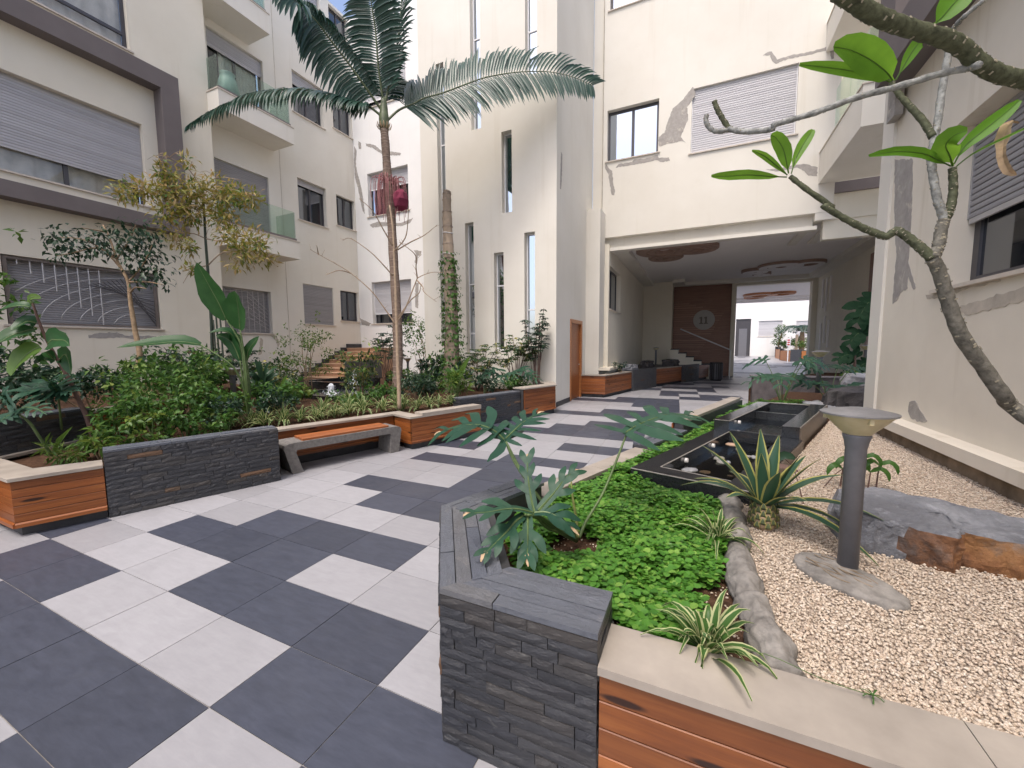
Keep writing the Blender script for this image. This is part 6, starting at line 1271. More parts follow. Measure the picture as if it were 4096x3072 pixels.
def whorl_shrub(name, label, base, h, rad, mat, nst=10, ll=0.11, lw=0.04, group=None, lean=(0,0)):
    """umbrella plant: fingers of leaflets round each stalk end"""
    t = thing(name, label, 'shrub', base, group); C = []; D = []; U = []
    for k in range(nst):
        a = k*2.4+random.random(); rr = rad*random.uniform(0.15,1.0); top = Vector((base[0]+rr*math.cos(a)+lean[0], base[1]+rr*math.sin(a)+lean[1], base[2]+h*random.uniform(0.45,1.0)))
        b0 = Vector(base)+Vector((random.uniform(-1,1)*0.08, random.uniform(-1,1)*0.08, -0.02)); path = SP([b0, b0.lerp(top,0.55)+Vector((0,0,0.1*h)), top], 4); m_ = MB(); m_.tube(path, (0.011, 0.005), 6); m_.build('stem', MT['stemr'], t, smooth=True)
        for q in range(9):
            p = path[-1].lerp(path[len(path)//2], random.random()*0.9); az = random.uniform(0,6.28); pe = Vector((math.cos(az), math.sin(az), random.uniform(0.0,0.7))).normalized(); c = p+pe*random.uniform(0.05,0.16)
            for f in range(7):
                w_ = f/7*6.28+az; dv = Vector((math.cos(w_), math.sin(w_), -0.25+random.uniform(-0.15,0.15))); C.append(c); D.append(dv); U.append(Vector((0,0,1))+pe*0.5)
    n = len(C); L = ll*RS.uniform(0.7,1.2,n); leafmesh('foliage', [tuple(c) for c in C], [tuple(d) for d in D], [tuple(u) for u in U], L, L*(lw/ll), MT[mat], t, 0.12, 0.2)
    return t
# ---- royal palm
pt = DATA['palm_trunk']; PM = thing('palm_tree', 'tall slender palm with arching feather fronds and pink fruit strands', 'palm', tuple(pt[0]))
path = SP(pt, 6); m_ = MB(); K_ = len(path); rad = [0.112-0.028*i/(K_-1)+0.004*math.sin(i*1.1) for i in range(K_)]; m_.tube(path, rad, 16); m_.build('trunk', MT['bark'], PM, smooth=True)
m_ = MB()
for i in range(0, 46):
    u = (i+0.3*random.random())/46*(K_-1.01); a = int(u); p = path[a].lerp(path[a+1], u-a); t_ = (path[a+1]-path[a]).normalized()*0.006; r_ = rad[a]+0.0025
    m_.tube([p-t_, p+t_], r_, 16)
m_.build('trunk_rings', MT['barkring'], PM, kind='stuff')
m_ = MB(); sp_ = SP(DATA['palm_shaft'], 4); m_.tube(sp_, [0.10,0.105,0.108,0.11,0.108,0.1,0.09,0.085,0.075,0.065,0.055,0.045,0.03][:len(sp_)], 14); m_.build('crownshaft', MT['shaft'], PM, smooth=True)
m_ = MB(); bt_ = Vector(pt[-1])
for k in range(14):
    w_ = k/14*6.28; a = bt_+Vector((0.1*math.cos(w_), 0.1*math.sin(w_), 0)); m_.leaf([a, a+Vector((0.05*math.cos(w_), 0.05*math.sin(w_), 0.05)), a+Vector((0.07*math.cos(w_), 0.07*math.sin(w_), 0.12))], 0.02, (math.cos(w_), math.sin(w_), 0.3))
m_.build('dry_sheath', MT['dry'], PM)
def frond(parent, pts, U0, nl, lmax, droop, w=0.017, fwd=0.55, asym=(1,1), lift=0.0, start=0.10):
    path = SP(pts, 7); K_ = len(path); m_ = MB(); m_.tube(path, (0.028, 0.006), 7); lm = MB(); U0 = Vector(U0).normalized()
    for i in range(nl):
        t_ = start+(0.995-start)*i/(nl-1); u = t_*(K_-1.001); a = int(u); p = path[a].lerp(path[a+1], u-a); T = (path[a+1]-path[a]).normalized(); S = T.cross(U0).normalized(); U = S.cross(T)
        ln = lmax*(0.35+0.65*math.sin(math.pi*min(1, 0.12+t_*0.88))**0.7)*(1 if t_ < 0.85 else 0.9)
        for sg, am in ((1, asym[0]), (-1, asym[1])):
            l_ = ln*am*random.uniform(0.88,1.08); d = (S*sg+T*(fwd+0.5*max(0, t_-0.7)*2)+U*(lift+random.uniform(-0.06,0.1))).normalized()
            d1 = (d+Vector((0,0,-droop*0.45))).normalized(); d2 = (d+Vector((0,0,-droop*1.2+random.uniform(-0.15,0.15)))).normalized(); d3 = (d+Vector((0,0,-droop*2.1+random.uniform(-0.3,0.2)))).normalized()
            q1 = p+d*l_*0.2; q2 = q1+d1*l_*0.3; q3 = q2+d2*l_*0.28; q4 = q3+d3*l_*0.22
            s_ = d1.cross(U).normalized(); ww = w*random.uniform(0.8,1.15)
            b = len(lm.v); fo = U*ww*0.5
            for c, k in ((p, 0.35), (q1, 0.9), (q2, 1.0), (q3, 0.75)): lm.v += [tuple(c-s_*ww*k+fo*k), tuple(c), tuple(c+s_*ww*k+fo*k)]
            lm.v.append(tuple(q4))
            for r in range(3): lm.f += [(b+3*r, b+3*r+1, b+3*r+4, b+3*r+3), (b+3*r+1, b+3*r+2, b+3*r+5, b+3*r+4)]
            lm.f += [(b+9, b+10, b+12), (b+10, b+11, b+12)]; lm.m += [0]*8
    o = lm.build('frond', MT['palm'], parent, smooth=True); m_.build('rachis', MT['shaft'], o, smooth=True)
FRD = DATA['fronds']
frond(PM, FRD[0], (-0.1,-0.55,0.83), 74, 0.66, 0.85, 0.031, asym=(0.9,1.0))
frond(PM, FRD[1], (0.35,-0.85,0.30), 54, 0.95, 1.15, 0.037, asym=(0.5,0.95), fwd=0.35)
frond(PM, FRD[2], (0.15,-0.95,-0.1), 50, 0.82, 0.28, 0.033, fwd=0.30)
frond(PM, FRD[3], (0.22,-0.95,0.22), 76, 1.0, 0.26, 0.034, fwd=0.45, asym=(1.0,1.0), start=0.20)
frond(PM, FRD[4], (0.3,-0.2,0.9), 70, 0.75, 0.6, 0.026)
frond(PM, FRD[5], (-0.35,-0.9,0.1), 40, 0.7, 0.32, 0.032, fwd=0.4)
fb = Vector(DATA['fruit_base']); m_ = MB()
for k in range(70):
    a = random.uniform(0,6.28); r_ = random.uniform(0.10,0.34); pts = [fb+Vector((0.08*math.cos(a), 0.08*math.sin(a), 0.05)), fb+Vector((r_*math.cos(a), r_*math.sin(a), 0.10+random.uniform(-0.05,0.08))), fb+Vector((r_*1.15*math.cos(a), r_*1.15*math.sin(a), -0.25+random.uniform(-0.1,0.1))), fb+Vector((r_*1.1*math.cos(a)+random.uniform(-0.04,0.04), r_*1.1*math.sin(a), -0.55+random.uniform(-0.25,0.2)))]
    m_.tube(SP(pts, 3), (0.010, 0.005), 4)
m_.build('fruit_strands', MT['fruit'], PM, kind='stuff')
m_ = MB(); m_.lathe([(0.02,0.0),(0.13,0.08),(0.17,0.22),(0.15,0.36),(0.06,0.45)], fb+Vector((0.33,-0.02,-0.62)), 12); m_.v = [(a+random.uniform(-0.02,0.02), b+random.uniform(-0.02,0.02), c) for a, b, c in m_.v]; m_.build('fruit_bunch', MT['curtainr'], PM)
# ---- bare young tree before the palm
BT = thing('bare_tree', 'leafless young tree with thin pale branches before the palm', 'tree', tuple(DATA['bare_trunk'][0]))
m_ = MB(); m_.tube(SP(DATA['bare_trunk'], 4), (0.036, 0.014), 9); m_.build('trunk', MT['twig'], BT, smooth=True)
for b in DATA['bare_branches']:
    m_ = MB(); pp = SP(b, 4); m_.tube(pp, (0.013, 0.004), 6)
    for q in pp[3::4]:
        d = Vector((random.uniform(-1,1), random.uniform(-0.5,0.5), random.uniform(0,1))).normalized(); m_.tube([q, q+d*random.uniform(0.04,0.14)], (0.004, 0.002), 4)
    m_.build('branch', MT['twig'], BT, smooth=True)
# ---- dead trunk with ivy
ct = DATA['cut_trunk']; CT = thing('dead_palm_trunk', 'bare cut palm trunk with ivy climbing its lower half', 'tree trunk', tuple(ct[0]))
path = SP(ct, 6); K_ = len(path); m_ = MB(); m_.tube(path, [0.205-0.115*i/(K_-1)+0.006*math.sin(i*1.7) for i in range(K_)], 16, jit=0.05); m_.build('trunk', MT['barkdead'], CT, smooth=True)
m_ = MB()
for i in range(17):
    u = (i+0.4*random.random())/17*(K_-1.01); a = int(u); p = path[a].lerp(path[a+1], u-a); t_ = (path[a+1]-path[a]).normalized()*0.012; m_.tube([p-t_, p+t_], 0.205-0.115*u/(K_-1)+0.010, 16, jit=0.04)
m_.build('trunk_rings', MT['barkring'], CT, kind='stuff')
for f in (0.62, 0.72):
    p = path[int(f*(K_-1))]; r_ = 0.205-0.115*f+0.012; q = MB(); q.tube([p+Vector((r_*math.cos(w_/12*6.283), r_*math.sin(w_/12*6.283), 0.012*math.sin(w_))) for w_ in range(13)], 0.008, 5); q.build('tie', MT['framew'], CT)
C = []; D = []; U = []
for k in range(1500):
    f = random.random()**1.15*0.62; p = path[int(f*(K_-1))]; r_ = 0.205-0.115*f; a = random.gauss(-0.25, 0.75) if random.random() < 0.6 else random.gauss(3.3, 0.6)
    if f < 0.25: a = random.uniform(0,6.28)
    o_ = Vector((math.cos(a), math.sin(a), 0)); ex = abs(random.gauss(0.0, 0.10 if f < 0.3 else 0.06)); C.append(tuple(p+o_*(r_+0.01+ex)+Vector((0,0,random.uniform(-0.06,0.06))))); D.append((random.uniform(-1,1)+o_.x*0.3, random.uniform(-1,1)+o_.y*0.3, -0.8)); U.append((o_.x, o_.y, 0.5))
leafmesh('ivy', C, D, U, RS.uniform(0.05,0.10,1500), RS.uniform(0.045,0.085,1500), MT['leafm'], CT)
for k in range(6):
    a = random.uniform(-0.9,0.7); pts = [path[int(f*(K_-1))]+Vector((math.cos(a+f), math.sin(a+f), 0))*(0.21-0.115*f) for f in (0.0,0.15,0.3,0.45,0.6)]; m_ = MB(); m_.tube(pts, (0.008,0.004), 5); m_.build('ivy_stem', MT['stemr'], CT)
# ---- fig tree and yellowing cane tree at the left wall
FT = thing('fig_tree', 'slender fig tree with dark leaves in front of the grille window', 'tree', tuple(DATA['ficus_trunk'][0]))
m_ = MB(); m_.tube(SP(DATA['ficus_trunk'][:-1], 4), (0.05, 0.010), 10); m_.build('trunk', MT['trunkl'], FT, smooth=True)
for b in DATA['ficus_br']: m_ = MB(); m_.tube(SP(b, 4), (0.018, 0.005), 6); m_.build('branch', MT['trunkl'], FT, smooth=True)
C, D, U, L, W = clump_leaves([(b[0],b[1],b[2],b[3]*1.15) for b in DATA['ficus_blobs']], 50, 0.10, 0.05, 0.35, 0.25); D = nrm_(D+np.array([0,0,-0.55])); leafmesh('crown', C, D, U, L, W, MT['leafd'], FT, 0.1, 0.15)
YT = thing('cane_tree', 'tall cane stemmed tree with yellowing leaves against the cream wall', 'tree', tuple(DATA['bam_canes'][0][0]))
for k, b in enumerate(DATA['bam_canes']): m_ = MB(); m_.tube(SP(b, 4), (0.030, 0.018) if k == 0 else (0.017, 0.012), 9); m_.build('cane', MT['cane'], YT, smooth=True)
for b in DATA['bam_br']:
    m_ = MB(); m_.tube(SP(b, 4), (0.012, 0.004), 5); m_.build('branch', MT['twig'], YT, smooth=True)
bl = DATA['bam_blobs']; m_ = MB(); spine = [Vector(q) for q in DATA['bam_canes'][0][3:]]+[Vector(q) for b in DATA['bam_br'] for q in b]
for b in bl:
    for q in range(5):
        e = Vector(b[:3])+Vector((random.gauss(0,1), random.gauss(0,1), random.gauss(0,1)))*b[3]*0.5; s_ = min(spine, key=lambda v: (v-e).length); m_.tube(SP([s_, s_.lerp(e,0.6)+Vector((0,0,0.06)), e], 3), (0.005,0.002), 4)
m_.build('twigs', MT['twig'], YT, kind='stuff')
C, D, U, L, W = clump_leaves([(b[0],b[1],b[2],b[3]*1.22) for b in bl], 88, 0.125, 0.034, 0.6, 0.1); leafmesh('crown', C, D, U, L, W, MT['leafy'], YT, 0.1, 0.2)
C, D, U, L, W = clump_leaves([b for i, b in enumerate(bl) if i % 3 != 1], 44, 0.12, 0.036, 0.5, 0.2); leafmesh('green_leaves', C, D, U, L, W, MT['leafl'], YT, 0.1, 0.2)
# ---- broad leaved plants
def broad(t, e, wscale=1.0, mat='big', stemmat='stem', tear=0):
    bl_ = e['blade']; n_ = (0.28,-0.90,0.30) if e['n'] == 'cam' else (0.15,-0.55,0.8); m_ = MB()
    m_.leaf(bl_, e['w']*wscale, n_, 0.35, (-1,-0.5,0,0.5,1), (0,0,0,0), wav=0.10); o = m_.build('leaf', MT[mat], t, smooth=True)
    r_ = MB(); r_.tube(SP(bl_, 4), (0.010, 0.002), 6); r_.build('midrib', MT['stem'], o, smooth=True)
    if 'pet' in e: q = MB(); q.tube(SP(e['pet'], 4), (0.020, 0.010), 8); q.build('leaf_stalk', MT[stemmat], t, smooth=True)
BP = thing('bird_of_paradise', 'upright broad leaved plant with one leaf reaching out sideways', 'plant', tuple(DATA['bop_base']))
for e in DATA['bop']: broad(BP, e)
BA = thing('banana_plant', 'leaning reddish stemmed banana plant with drooping worn leaves', 'plant', tuple(DATA['ban_stem'][0]))
m_ = MB(); m_.tube(SP(DATA['ban_stem'], 4), (0.026, 0.010), 9); m_.build('stem', MT['stemr'], BA, smooth=True)
for k, e in enumerate(DATA['ban']): broad(BA, e, 1.0, 'big' if k not in (1, 7) else 'leafl')
# ---- lobed philodendrons
def lobed(t, mid, r, n_, mat='philo', lobes=7, cw=0.20, lw=0.12, f0=0.03, fa=-0.35):
    path = SP(mid, 5); K_ = len(path); m_ = MB(); N_ = Vector(n_).normalized()
    m_.leaf(mid, r*cw, n_, 0.15, (-1,0,1), (0,0), prof=lambda u: 0.55+0.6*math.sin(math.pi*min(1,u*0.9+0.1))-0.5*u)
    for k in range(lobes):
        f = f0+(0.90-f0)*k/(lobes-1); p = path[int(f*(K_-1))]; T = (path[min(K_-1,int(f*(K_-1))+1)]-path[max(0,int(f*(K_-1))-1)]).normalized(); S = T.cross(N_).normalized()
        ln = r*(0.72+0.42*math.sin(math.pi*(0.25+0.75*f)))*random.uniform(0.8,1.15)
        for sg in (-1, 1):
            ang = min(1.2, fa+1.35*f); d = (S*sg*math.cos(ang*0.9)+T*math.sin(ang)).normalized(); e1 = p+d*ln*0.5+N_*ln*0.05; e2 = p+(d+T*0.25).normalized()*ln-N_*ln*random.uniform(0.02,0.18)
            m_.leaf([p-d*ln*0.02, p.lerp(e1,0.5), e1, e1.lerp(e2,0.5)+Vector((0,0,0.0)), e2], ln*lw, N_+Vector((random.uniform(-0.15,0.15),)*3), 0.12, (-1,0,1), (0,0), prof=lambda u: (0.75+0.35*math.sin(math.pi*u))*(1 if u < 0.72 else max(0.05,(1-u)/0.28)**0.6), wav=0.06)
    o = m_.build('leaf', MT[mat], t, smooth=True); q = MB(); q.tube(path, (0.007, 0.0015), 5); q.build('midrib', MT['stem'], o)
    return path[-1]
PH = thing('philodendron', 'large lobed leaf plant rising from the ground cover by the slate corner', 'plant', tuple(DATA['ph_base']))
for ki, e in enumerate(DATA['ph']):
    q = MB(); q.tube(SP(e['pet'], 4), (0.010, 0.006), 8); q.build('leaf_stalk', MT['stem'], PH, smooth=True); tip = lobed(PH, e['mid'], e['r'], e['n'], lobes=6) if ki < 3 else lobed(PH, e['mid'], 0.115, e['n'], lobes=3, cw=0.24, lw=0.15, f0=0.42, fa=0.25)
    dt = MB(); d_ = (Vector(e['mid'][-1])-Vector(e['mid'][-2])).normalized(); dt.leaf([tip-d_*0.012, tip+d_*0.018, tip+d_*0.045+Vector((0.008,0,-0.01))], 0.009, e['n']); dt.build('dry_tip', MT['dry'], PH)
q = MB(); q.tube(SP(DATA['ph_dead'], 4), (0.010, 0.004), 7); q.build('withered_stalk', plain('pale_green_stalk', (0.28,0.30,0.10), 0.6, var=0.3, scale=16), PH, smooth=True)
PL = thing('philodendron', 'lobed leaf plant standing before the raised slate wall', 'plant', tuple(DATA['ph_left'][0]['pet'][0])); PL2 = thing('philodendron', 'bent stalked lobed plant in the corner of the board planter', 'plant', tuple(DATA['ph_left'][3]['pet'][0]))
for k, e in enumerate(DATA['ph_left']):
    t = PL if k < 3 else PL2
    if k in (0, 3): q = MB(); q.tube(SP(e['pet'], 4), (0.014, 0.009), 8); q.build('leaf_stalk', MT['stem'], t, smooth=True)
    lobed(t, e['mid'], e['r'], e['n'])
q = MB(); q.leaf(DATA['ph_left_shoot'], 0.022, (0.6,-0.7,0.3), 0.9); q.build('rolled_leaf', MT['leafl'], PL2)
PW = thing('philodendron', 'blue green lobed plant at the foot of the slit windows', 'plant', (-2.45,8.45,0.46))
for k in range(7):
    a = -2.7+k*0.42; b0 = Vector((-2.45,8.45,0.46)); e = b0+Vector((0.45*math.cos(a), 0.45*math.sin(a), 0.42+0.08*(k % 3))); q = MB(); q.tube(SP([b0, b0.lerp(e,0.5)+Vector((0,0,0.1)), e], 3), (0.010,0.006), 6); q.build('leaf_stalk', MT['stem'], PW)
    lobed(PW, [e, e+Vector((0.16*math.cos(a), 0.16*math.sin(a), 0.02)), e+Vector((0.34*math.cos(a), 0.34*math.sin(a), -0.08))], 0.24, (0.1*math.cos(a), 0.1*math.sin(a)-0.4, 1), lobes=5)
for nm_i, (bx_, by_, lb) in enumerate(((3.35,7.75,'lobed plant in the bright ground cover behind the granite basin'), (4.15,8.2,'lobed plant beside the lamp at the passage mouth'))):
    t = thing('philodendron', lb, 'plant', (bx_,by_,0.46))
    for k in range(7):
        a = k*0.9+nm_i; b0 = Vector((bx_,by_,0.46)); hh = (0.55 if k % 3 else 0.85)-0.15*nm_i; e = b0+Vector((0.3*math.cos(a), 0.3*math.sin(a), hh)); q = MB(); q.tube(SP([b0, b0.lerp(e,0.5)+Vector((0,0,0.1)), e], 3), (0.009,0.005), 6); q.build('leaf_stalk', MT['stem'], t)
        lobed(t, [e, e+Vector((0.14*math.cos(a), 0.14*math.sin(a), 0.02)), e+Vector((0.32*math.cos(a), 0.32*math.sin(a), -0.09))], 0.2, (0,-0.4,1), lobes=5)
CL = thing('climbing_plant', 'large leaved climber beside the dark wood panel in the passage', 'plant', (5.75,11.9,0.7))
for b in DATA['climb']: q = MB(); q.tube(SP(b, 4), (0.03,0.02), 8); q.build('stem', MT['stemr'], CL)
for e in DATA['climb_leaf']: lobed(CL, e['b'], e['w']*1.25, (-0.3,-0.9,0.35), 'bigd', 5, 0.4, 0.22)
# ---- frangipani
FG = thing('frangipani_tree', 'stout branched frangipani with few bright green leaves beside the cream wall', 'tree', tuple(DATA['fr_trunk'][0][:2])+(0.5,))
tp = [Vector((3.93,1.62,0.49)), Vector((3.85,1.70,0.8))]+[Vector(p) for p in DATA['fr_trunk'][1:]]
m_ = MB(); pth = SP(tp, 5); K_ = len(pth); m_.tube(pth, [0.036-0.009*i/(K_-1)+0.0012*math.sin(i*2.1) for i in range(K_)], 14, jit=0.03); m_.build('trunk', MT['barkf'], FG, smooth=True)
sc = MB()
def scars(pth, r0, r1, n):
    K_ = len(pth)
    for k in range(n):
        u = random.random()*(K_-1.01); a = int(u); p = pth[a].lerp(pth[a+1], u-a); T = (pth[a+1]-pth[a]).normalized(); w_ = random.uniform(0,6.28); A_ = T.cross(Vector((0.3,0.2,0.9))).normalized(); B_ = T.cross(A_); o_ = A_*math.cos(w_)+B_*math.sin(w_); r_ = r0+(r1-r0)*u/(K_-1); s_ = T.cross(o_)
        sc.obox(p+o_*r_, s_*r_*0.22, T*r_*0.10, o_*0.0015)
scars(pth, 0.04, 0.03, 60)
for k, (b, r0, r1) in enumerate(DATA['fr_br']):
    m_ = MB(); pth = SP(b, 5); K_ = len(pth); r0 *= 0.88; r1 *= 0.88; m_.tube(pth, [r0+(r1-r0)*i/(K_-1)+0.0014*math.sin(i*2.3) for i in range(K_)], 12, jit=0.05); m_.build('branch', MT['barkfg' if k in (0,3,4,5,7) else 'barkfs' if k in (2,6,8,9) else 'barkf'], FG, smooth=True); scars(pth, r0, r1, int(26+K_*1.2))
sc.build('leaf_scars', MT['scar'], FG, kind='stuff')
for e in DATA['fr_leaf']:
    q = MB(); b_ = [Vector(p) for p in e['b']]
    q.leaf(b_, e['w'], e['n'], 0.28, (-1,-0.5,0,0.5,1), (0,)*4, prof=lambda u: (0.10 if u < 0.16 else math.sin(math.pi*min(1,(u-0.13)/0.87*0.93+0.03))**0.65), wav=0.03); o = q.build('leaf', MT['frang'], FG, smooth=True)
    q = MB(); q.tube(SP(b_, 4), (0.0035, 0.001), 5); q.build('midrib', MT['leafl'], o)
q = MB(); q.leaf(DATA['fr_dry'], 0.022, (-0.7,-0.6,0.2), 0.7, (-1,-0.4,0,0.4,1), (0,)*4, wav=0.35); q.build('dry_leaf', MT['dry'], FG)
# ---- agave
AB = Vector((2.31,1.80,0.50)); AG = thing('agave', 'yellow edged agave rosette on a scaly base in the gravel', 'plant', tuple(AB))
m_ = MB(); m_.lathe([(0.04,-0.01),(0.068,0.03),(0.072,0.09),(0.055,0.14),(0.02,0.16)], AB, 14); m_.build('stem_base', MT['dry'], AG, smooth=True)
for r in range(6):
    for k in range(9):
        w_ = k/9*6.283+r*0.35; z = 0.02+r*0.022; rr = 0.068-0.002*r; p = AB+Vector((rr*math.cos(w_), rr*math.sin(w_), z)); o_ = Vector((math.cos(w_), math.sin(w_), 0)); q = MB(); q.leaf([p, p+o_*0.012+Vector((0,0,0.015)), p+o_*0.010+Vector((0,0,0.042))], 0.017, o_+Vector((0,0,0.5)), 0.2, (-1,-0.7,0.7,1), (1,0,1)); q.build('leaf_base_scale', [MT['shaft'], MT['agavey']], AG)
for k, (az, el, ln) in enumerate(((100,78,0.52),(60,74,0.50),(140,66,0.55),(-20,62,0.50),(30,60,0.46),(175,55,0.58),(15,45,0.56),(-10,32,0.60),(200,42,0.52),(160,30,0.55),(-35,22,0.56),(0,18,0.55),(230,40,0.42),(280,62,0.40),(250,75,0.42),(80,50,0.45),(120,40,0.42),(-60,45,0.40),(330,70,0.45))):
    a, e_ = math.radians(az), math.radians(el); d = Vector((math.cos(a)*math.cos(e_), math.sin(a)*math.cos(e_), math.sin(e_))); p = AB+Vector((0.02*math.cos(a), 0.02*math.sin(a), 0.13)); dr = (1-math.sin(e_))*0.62+0.09
    pts = [p+d*ln*f+Vector((0,0,-dr*ln*f*f*1.2)) for f in (0,0.25,0.5,0.75,1.0)]; n_ = Vector((-math.cos(a)*math.sin(e_), -math.sin(a)*math.sin(e_), math.cos(e_)))
    q = MB(); q.leaf(pts, 0.034, n_, 0.30, (-1,-0.72,0,0.72,1), (1,0,0,1), prof=lambda u: (0.85+0.3*math.sin(math.pi*u))*(1 if u < 0.55 else max(0.02, (1-u)/0.45)**0.75)); q.build('leaf', [MT['agave'], MT['agavey']], AG, smooth=True)
# ---- spider plants
def spider_leaf(p, az, ln, el, w):
    d = Vector((math.cos(az)*math.cos(el), math.sin(az)*math.cos(el), math.sin(el))); pts = [p+d*ln*f+Vector((0,0,-ln*(0.62+0.2*math.cos(az*3))*f*f*(0.9 if f < 0.8 else 1.0))) for f in (0,0.25,0.5,0.75,1.0)]
    q = MB(); q.leaf(pts, w, (-math.cos(az)*math.sin(el), -math.sin(az)*math.sin(el), math.cos(el)+0.2), 0.35, (-1,-0.62,0,0.62,1), (1,0,0,1), prof=lambda u: (0.7+0.4*math.sin(math.pi*u))*(1 if u < 0.5 else max(0.03,(1-u)/0.5)**0.8)); return q
def spider_near(label, base, n, lmin, lmax, w):
    t = thing('spider_plant', label, 'plant', base); b = Vector(base)
    for k in range(n): spider_leaf(b+Vector((random.uniform(-1,1)*0.012, random.uniform(-1,1)*0.012, 0)), k*2.4+random.uniform(-0.3,0.3), random.uniform(lmin,lmax), math.radians(random.uniform(42,84)), w*random.uniform(0.8,1.15)).build('leaf', [MT['spid'], MT['spidw']], t, smooth=True)
    return t
sp1 = spider_near('striped spider plant spilling over the cream coping', (1.985,0.545,0.50), 42, 0.24, 0.40, 0.0145)
rn = MB(); rp = SP([(2.02,0.53,0.56),(2.15,0.50,0.60),(2.30,0.49,0.575),(2.42,0.50,0.56)], 4); rn.tube(rp, 0.0015, 4); rn.build('runner', MT['stem'], sp1)
for k in range(7): spider_leaf(Vector((2.42,0.50,0.56)), k*0.9, 0.035, 0.6, 0.002).build('plantlet_leaf', [MT['spid'], MT['spid']], sp1)
spider_near('striped spider plant leaning on the concrete log edging', (2.05,1.46,0.50), 38, 0.22, 0.40, 0.011)
sp0 = thing('spider_plant', 'striped spider plant growing along the front of the board planter', 'plant', (0,0,0), 'spider plants along the planter front')
m_ = MB()
for k in range(34):
    q = spider_leaf(Vector((0,0,0)), k*2.4+random.random()*0.5, random.uniform(0.2,0.36), math.radians(random.uniform(35,85)), random.uniform(0.011,0.016)); b = len(m_.v); m_.v += q.v; m_.f += [tuple(b+i for i in f) for f in q.f]; m_.m += q.m
m_.build('leaves', [MT['spid'], MT['spidw']], sp0, smooth=True)
spots = [(-3.75,2.80),(-3.70,3.05),(-3.62,3.28),(-3.56,3.52),(-3.46,3.75),(-3.40,4.02),(-3.30,4.28),(-3.16,4.55),(-3.05,4.80),(-2.86,4.78),(-2.72,4.98),(-2.66,5.25),(-2.58,5.52),(-2.48,5.70),(-3.72,3.75),(-3.62,4.2),(-4.45,5.0),(-4.0,2.75),(-4.1,2.5)]
for k, (x, y) in enumerate(spots):
    o = sp0 if k == 0 else copy_tree(sp0); o.location = (x+random.uniform(-0.04,0.04), y, 0.462); o.rotation_euler.z = k*1.3; s_ = random.uniform(1.15,1.5); o.scale = (s_, s_, s_*random.uniform(1.1,1.4))
for k, (x, y, lb) in enumerate(((-5.25,2.05,'striped spider plant on the raised rear planter'),(-5.45,2.5,'striped spider plant on the raised rear planter'))):
    o = copy_tree(sp0); o.location = (x, y, 0.81); o['label'] = lb; o['group'] = 'spider plants on the rear planter'; o.rotation_euler.z = 2*k
# ---- shrubs of the left beds
shrub('leafy_shrub', 'bright green leafy shrub behind the slate part of the long planter', (-4.35,1.85,0.46), 0.85, 0.62, 'leafm', 1500, 0.075, 0.042, 8, blobs=14)
for x, y, hh, mt in ((-3.75,1.12,0.42,'leafm'),(-3.66,1.42,0.5,'leafl'),(-3.60,1.72,0.46,'leafm'),(-3.52,2.02,0.42,'leafm'),(-3.85,1.65,0.6,'leafm'),(-3.75,2.3,0.5,'leafd'),(-3.95,1.3,0.55,'leafm')):
    shrub('filler_plant', 'low green plant leaning over the slate part of the long planter', (x,y,0.46), hh, 0.24, mt, 300, 0.07, 0.042, 4, 'plants behind the slate wall', 8, 'stem', lift=0.12)
shrub('leafy_shrub', 'green shrub between the slate wall and the upright broad leaved plant', (-4.3,2.45,0.46), 0.5, 0.45, 'leafm', 1000, 0.07, 0.04, 6, blobs=12)
shrub('leafy_shrub', 'taller green shrub under the fig tree', (-5.3,2.6,0.5), 1.05, 0.65, 'leafm', 1500, 0.08, 0.045, 8, blobs=14)
shrub('leafy_shrub', 'dark green shrub at the foot of the fig tree', (-6.3,3.1,0.6), 0.95, 0.7, 'leafd', 1300, 0.09, 0.05, 7, blobs=13)
shrub('leafy_shrub', 'dark low shrub beside the pool jets', (-4.0,3.1,0.46), 0.5, 0.38, 'leafd', 900, 0.07, 0.035, 6, blobs=10)
whorl_shrub('umbrella_plant', 'dark finger leaved shrub against the cream wall below the grille window', (-7.3,3.6,0.8), 0.85, 0.6, 'leafd', 9)
whorl_shrub('umbrella_plant', 'finger leaved shrub near the base of the slender fig trunk', (-8.2,5.0,0.8), 0.8, 0.7, 'leafd', 9)
shrub('leafy_shrub', 'dense dark bush at the far left end of the raised planter', (-5.6,0.7,0.8), 0.75, 0.7, 'leafd', 1400, 0.085, 0.045, 7, blobs=14)
shrub('leafy_shrub', 'tall bush rising beside the grille window above the banana plant', (-6.6,0.95,0.8), 2.0, 0.55, 'leafm', 1100, 0.085, 0.045, 7, blobs=13, lift=0.5)
shrub('leafy_shrub', 'dark bush behind the raised slate wall', (-5.3,1.5,0.8), 0.5, 0.5, 'leafd', 900, 0.08, 0.04, 5, blobs=9)
shrub('leafy_shrub', 'small grassy green plant in the corner board planter', (-3.75,0.75,0.46), 0.22, 0.24, 'leafl', 260, 0.10, 0.022, 4, blobs=7)
shrub('leafy_shrub', 'small bright plant beside the end of the slate wall', (-3.62,0.98,0.46), 0.34, 0.16, 'leafl', 160, 0.11, 0.035, 3, blobs=6)
shrub('leafy_shrub', 'light green airy shrub in front of the outdoor steps', (-7.4,6.4,0.46), 1.75, 0.75, 'leafl', 1500, 0.07, 0.035, 8, blobs=16, lift=0.2)
shrub('leafy_shrub', 'mid green shrub right of the upright broad leaved plant', (-5.75,4.35,0.46), 0.95, 0.5, 'leafv', 900, 0.085, 0.045, 7, blobs=12)
whorl_shrub('umbrella_plant', 'tall dark finger leaved shrub left of the palm trunk', (-7.3,9.3,0.46), 2.0, 0.7, 'leafd', 14, 0.13, 0.05)
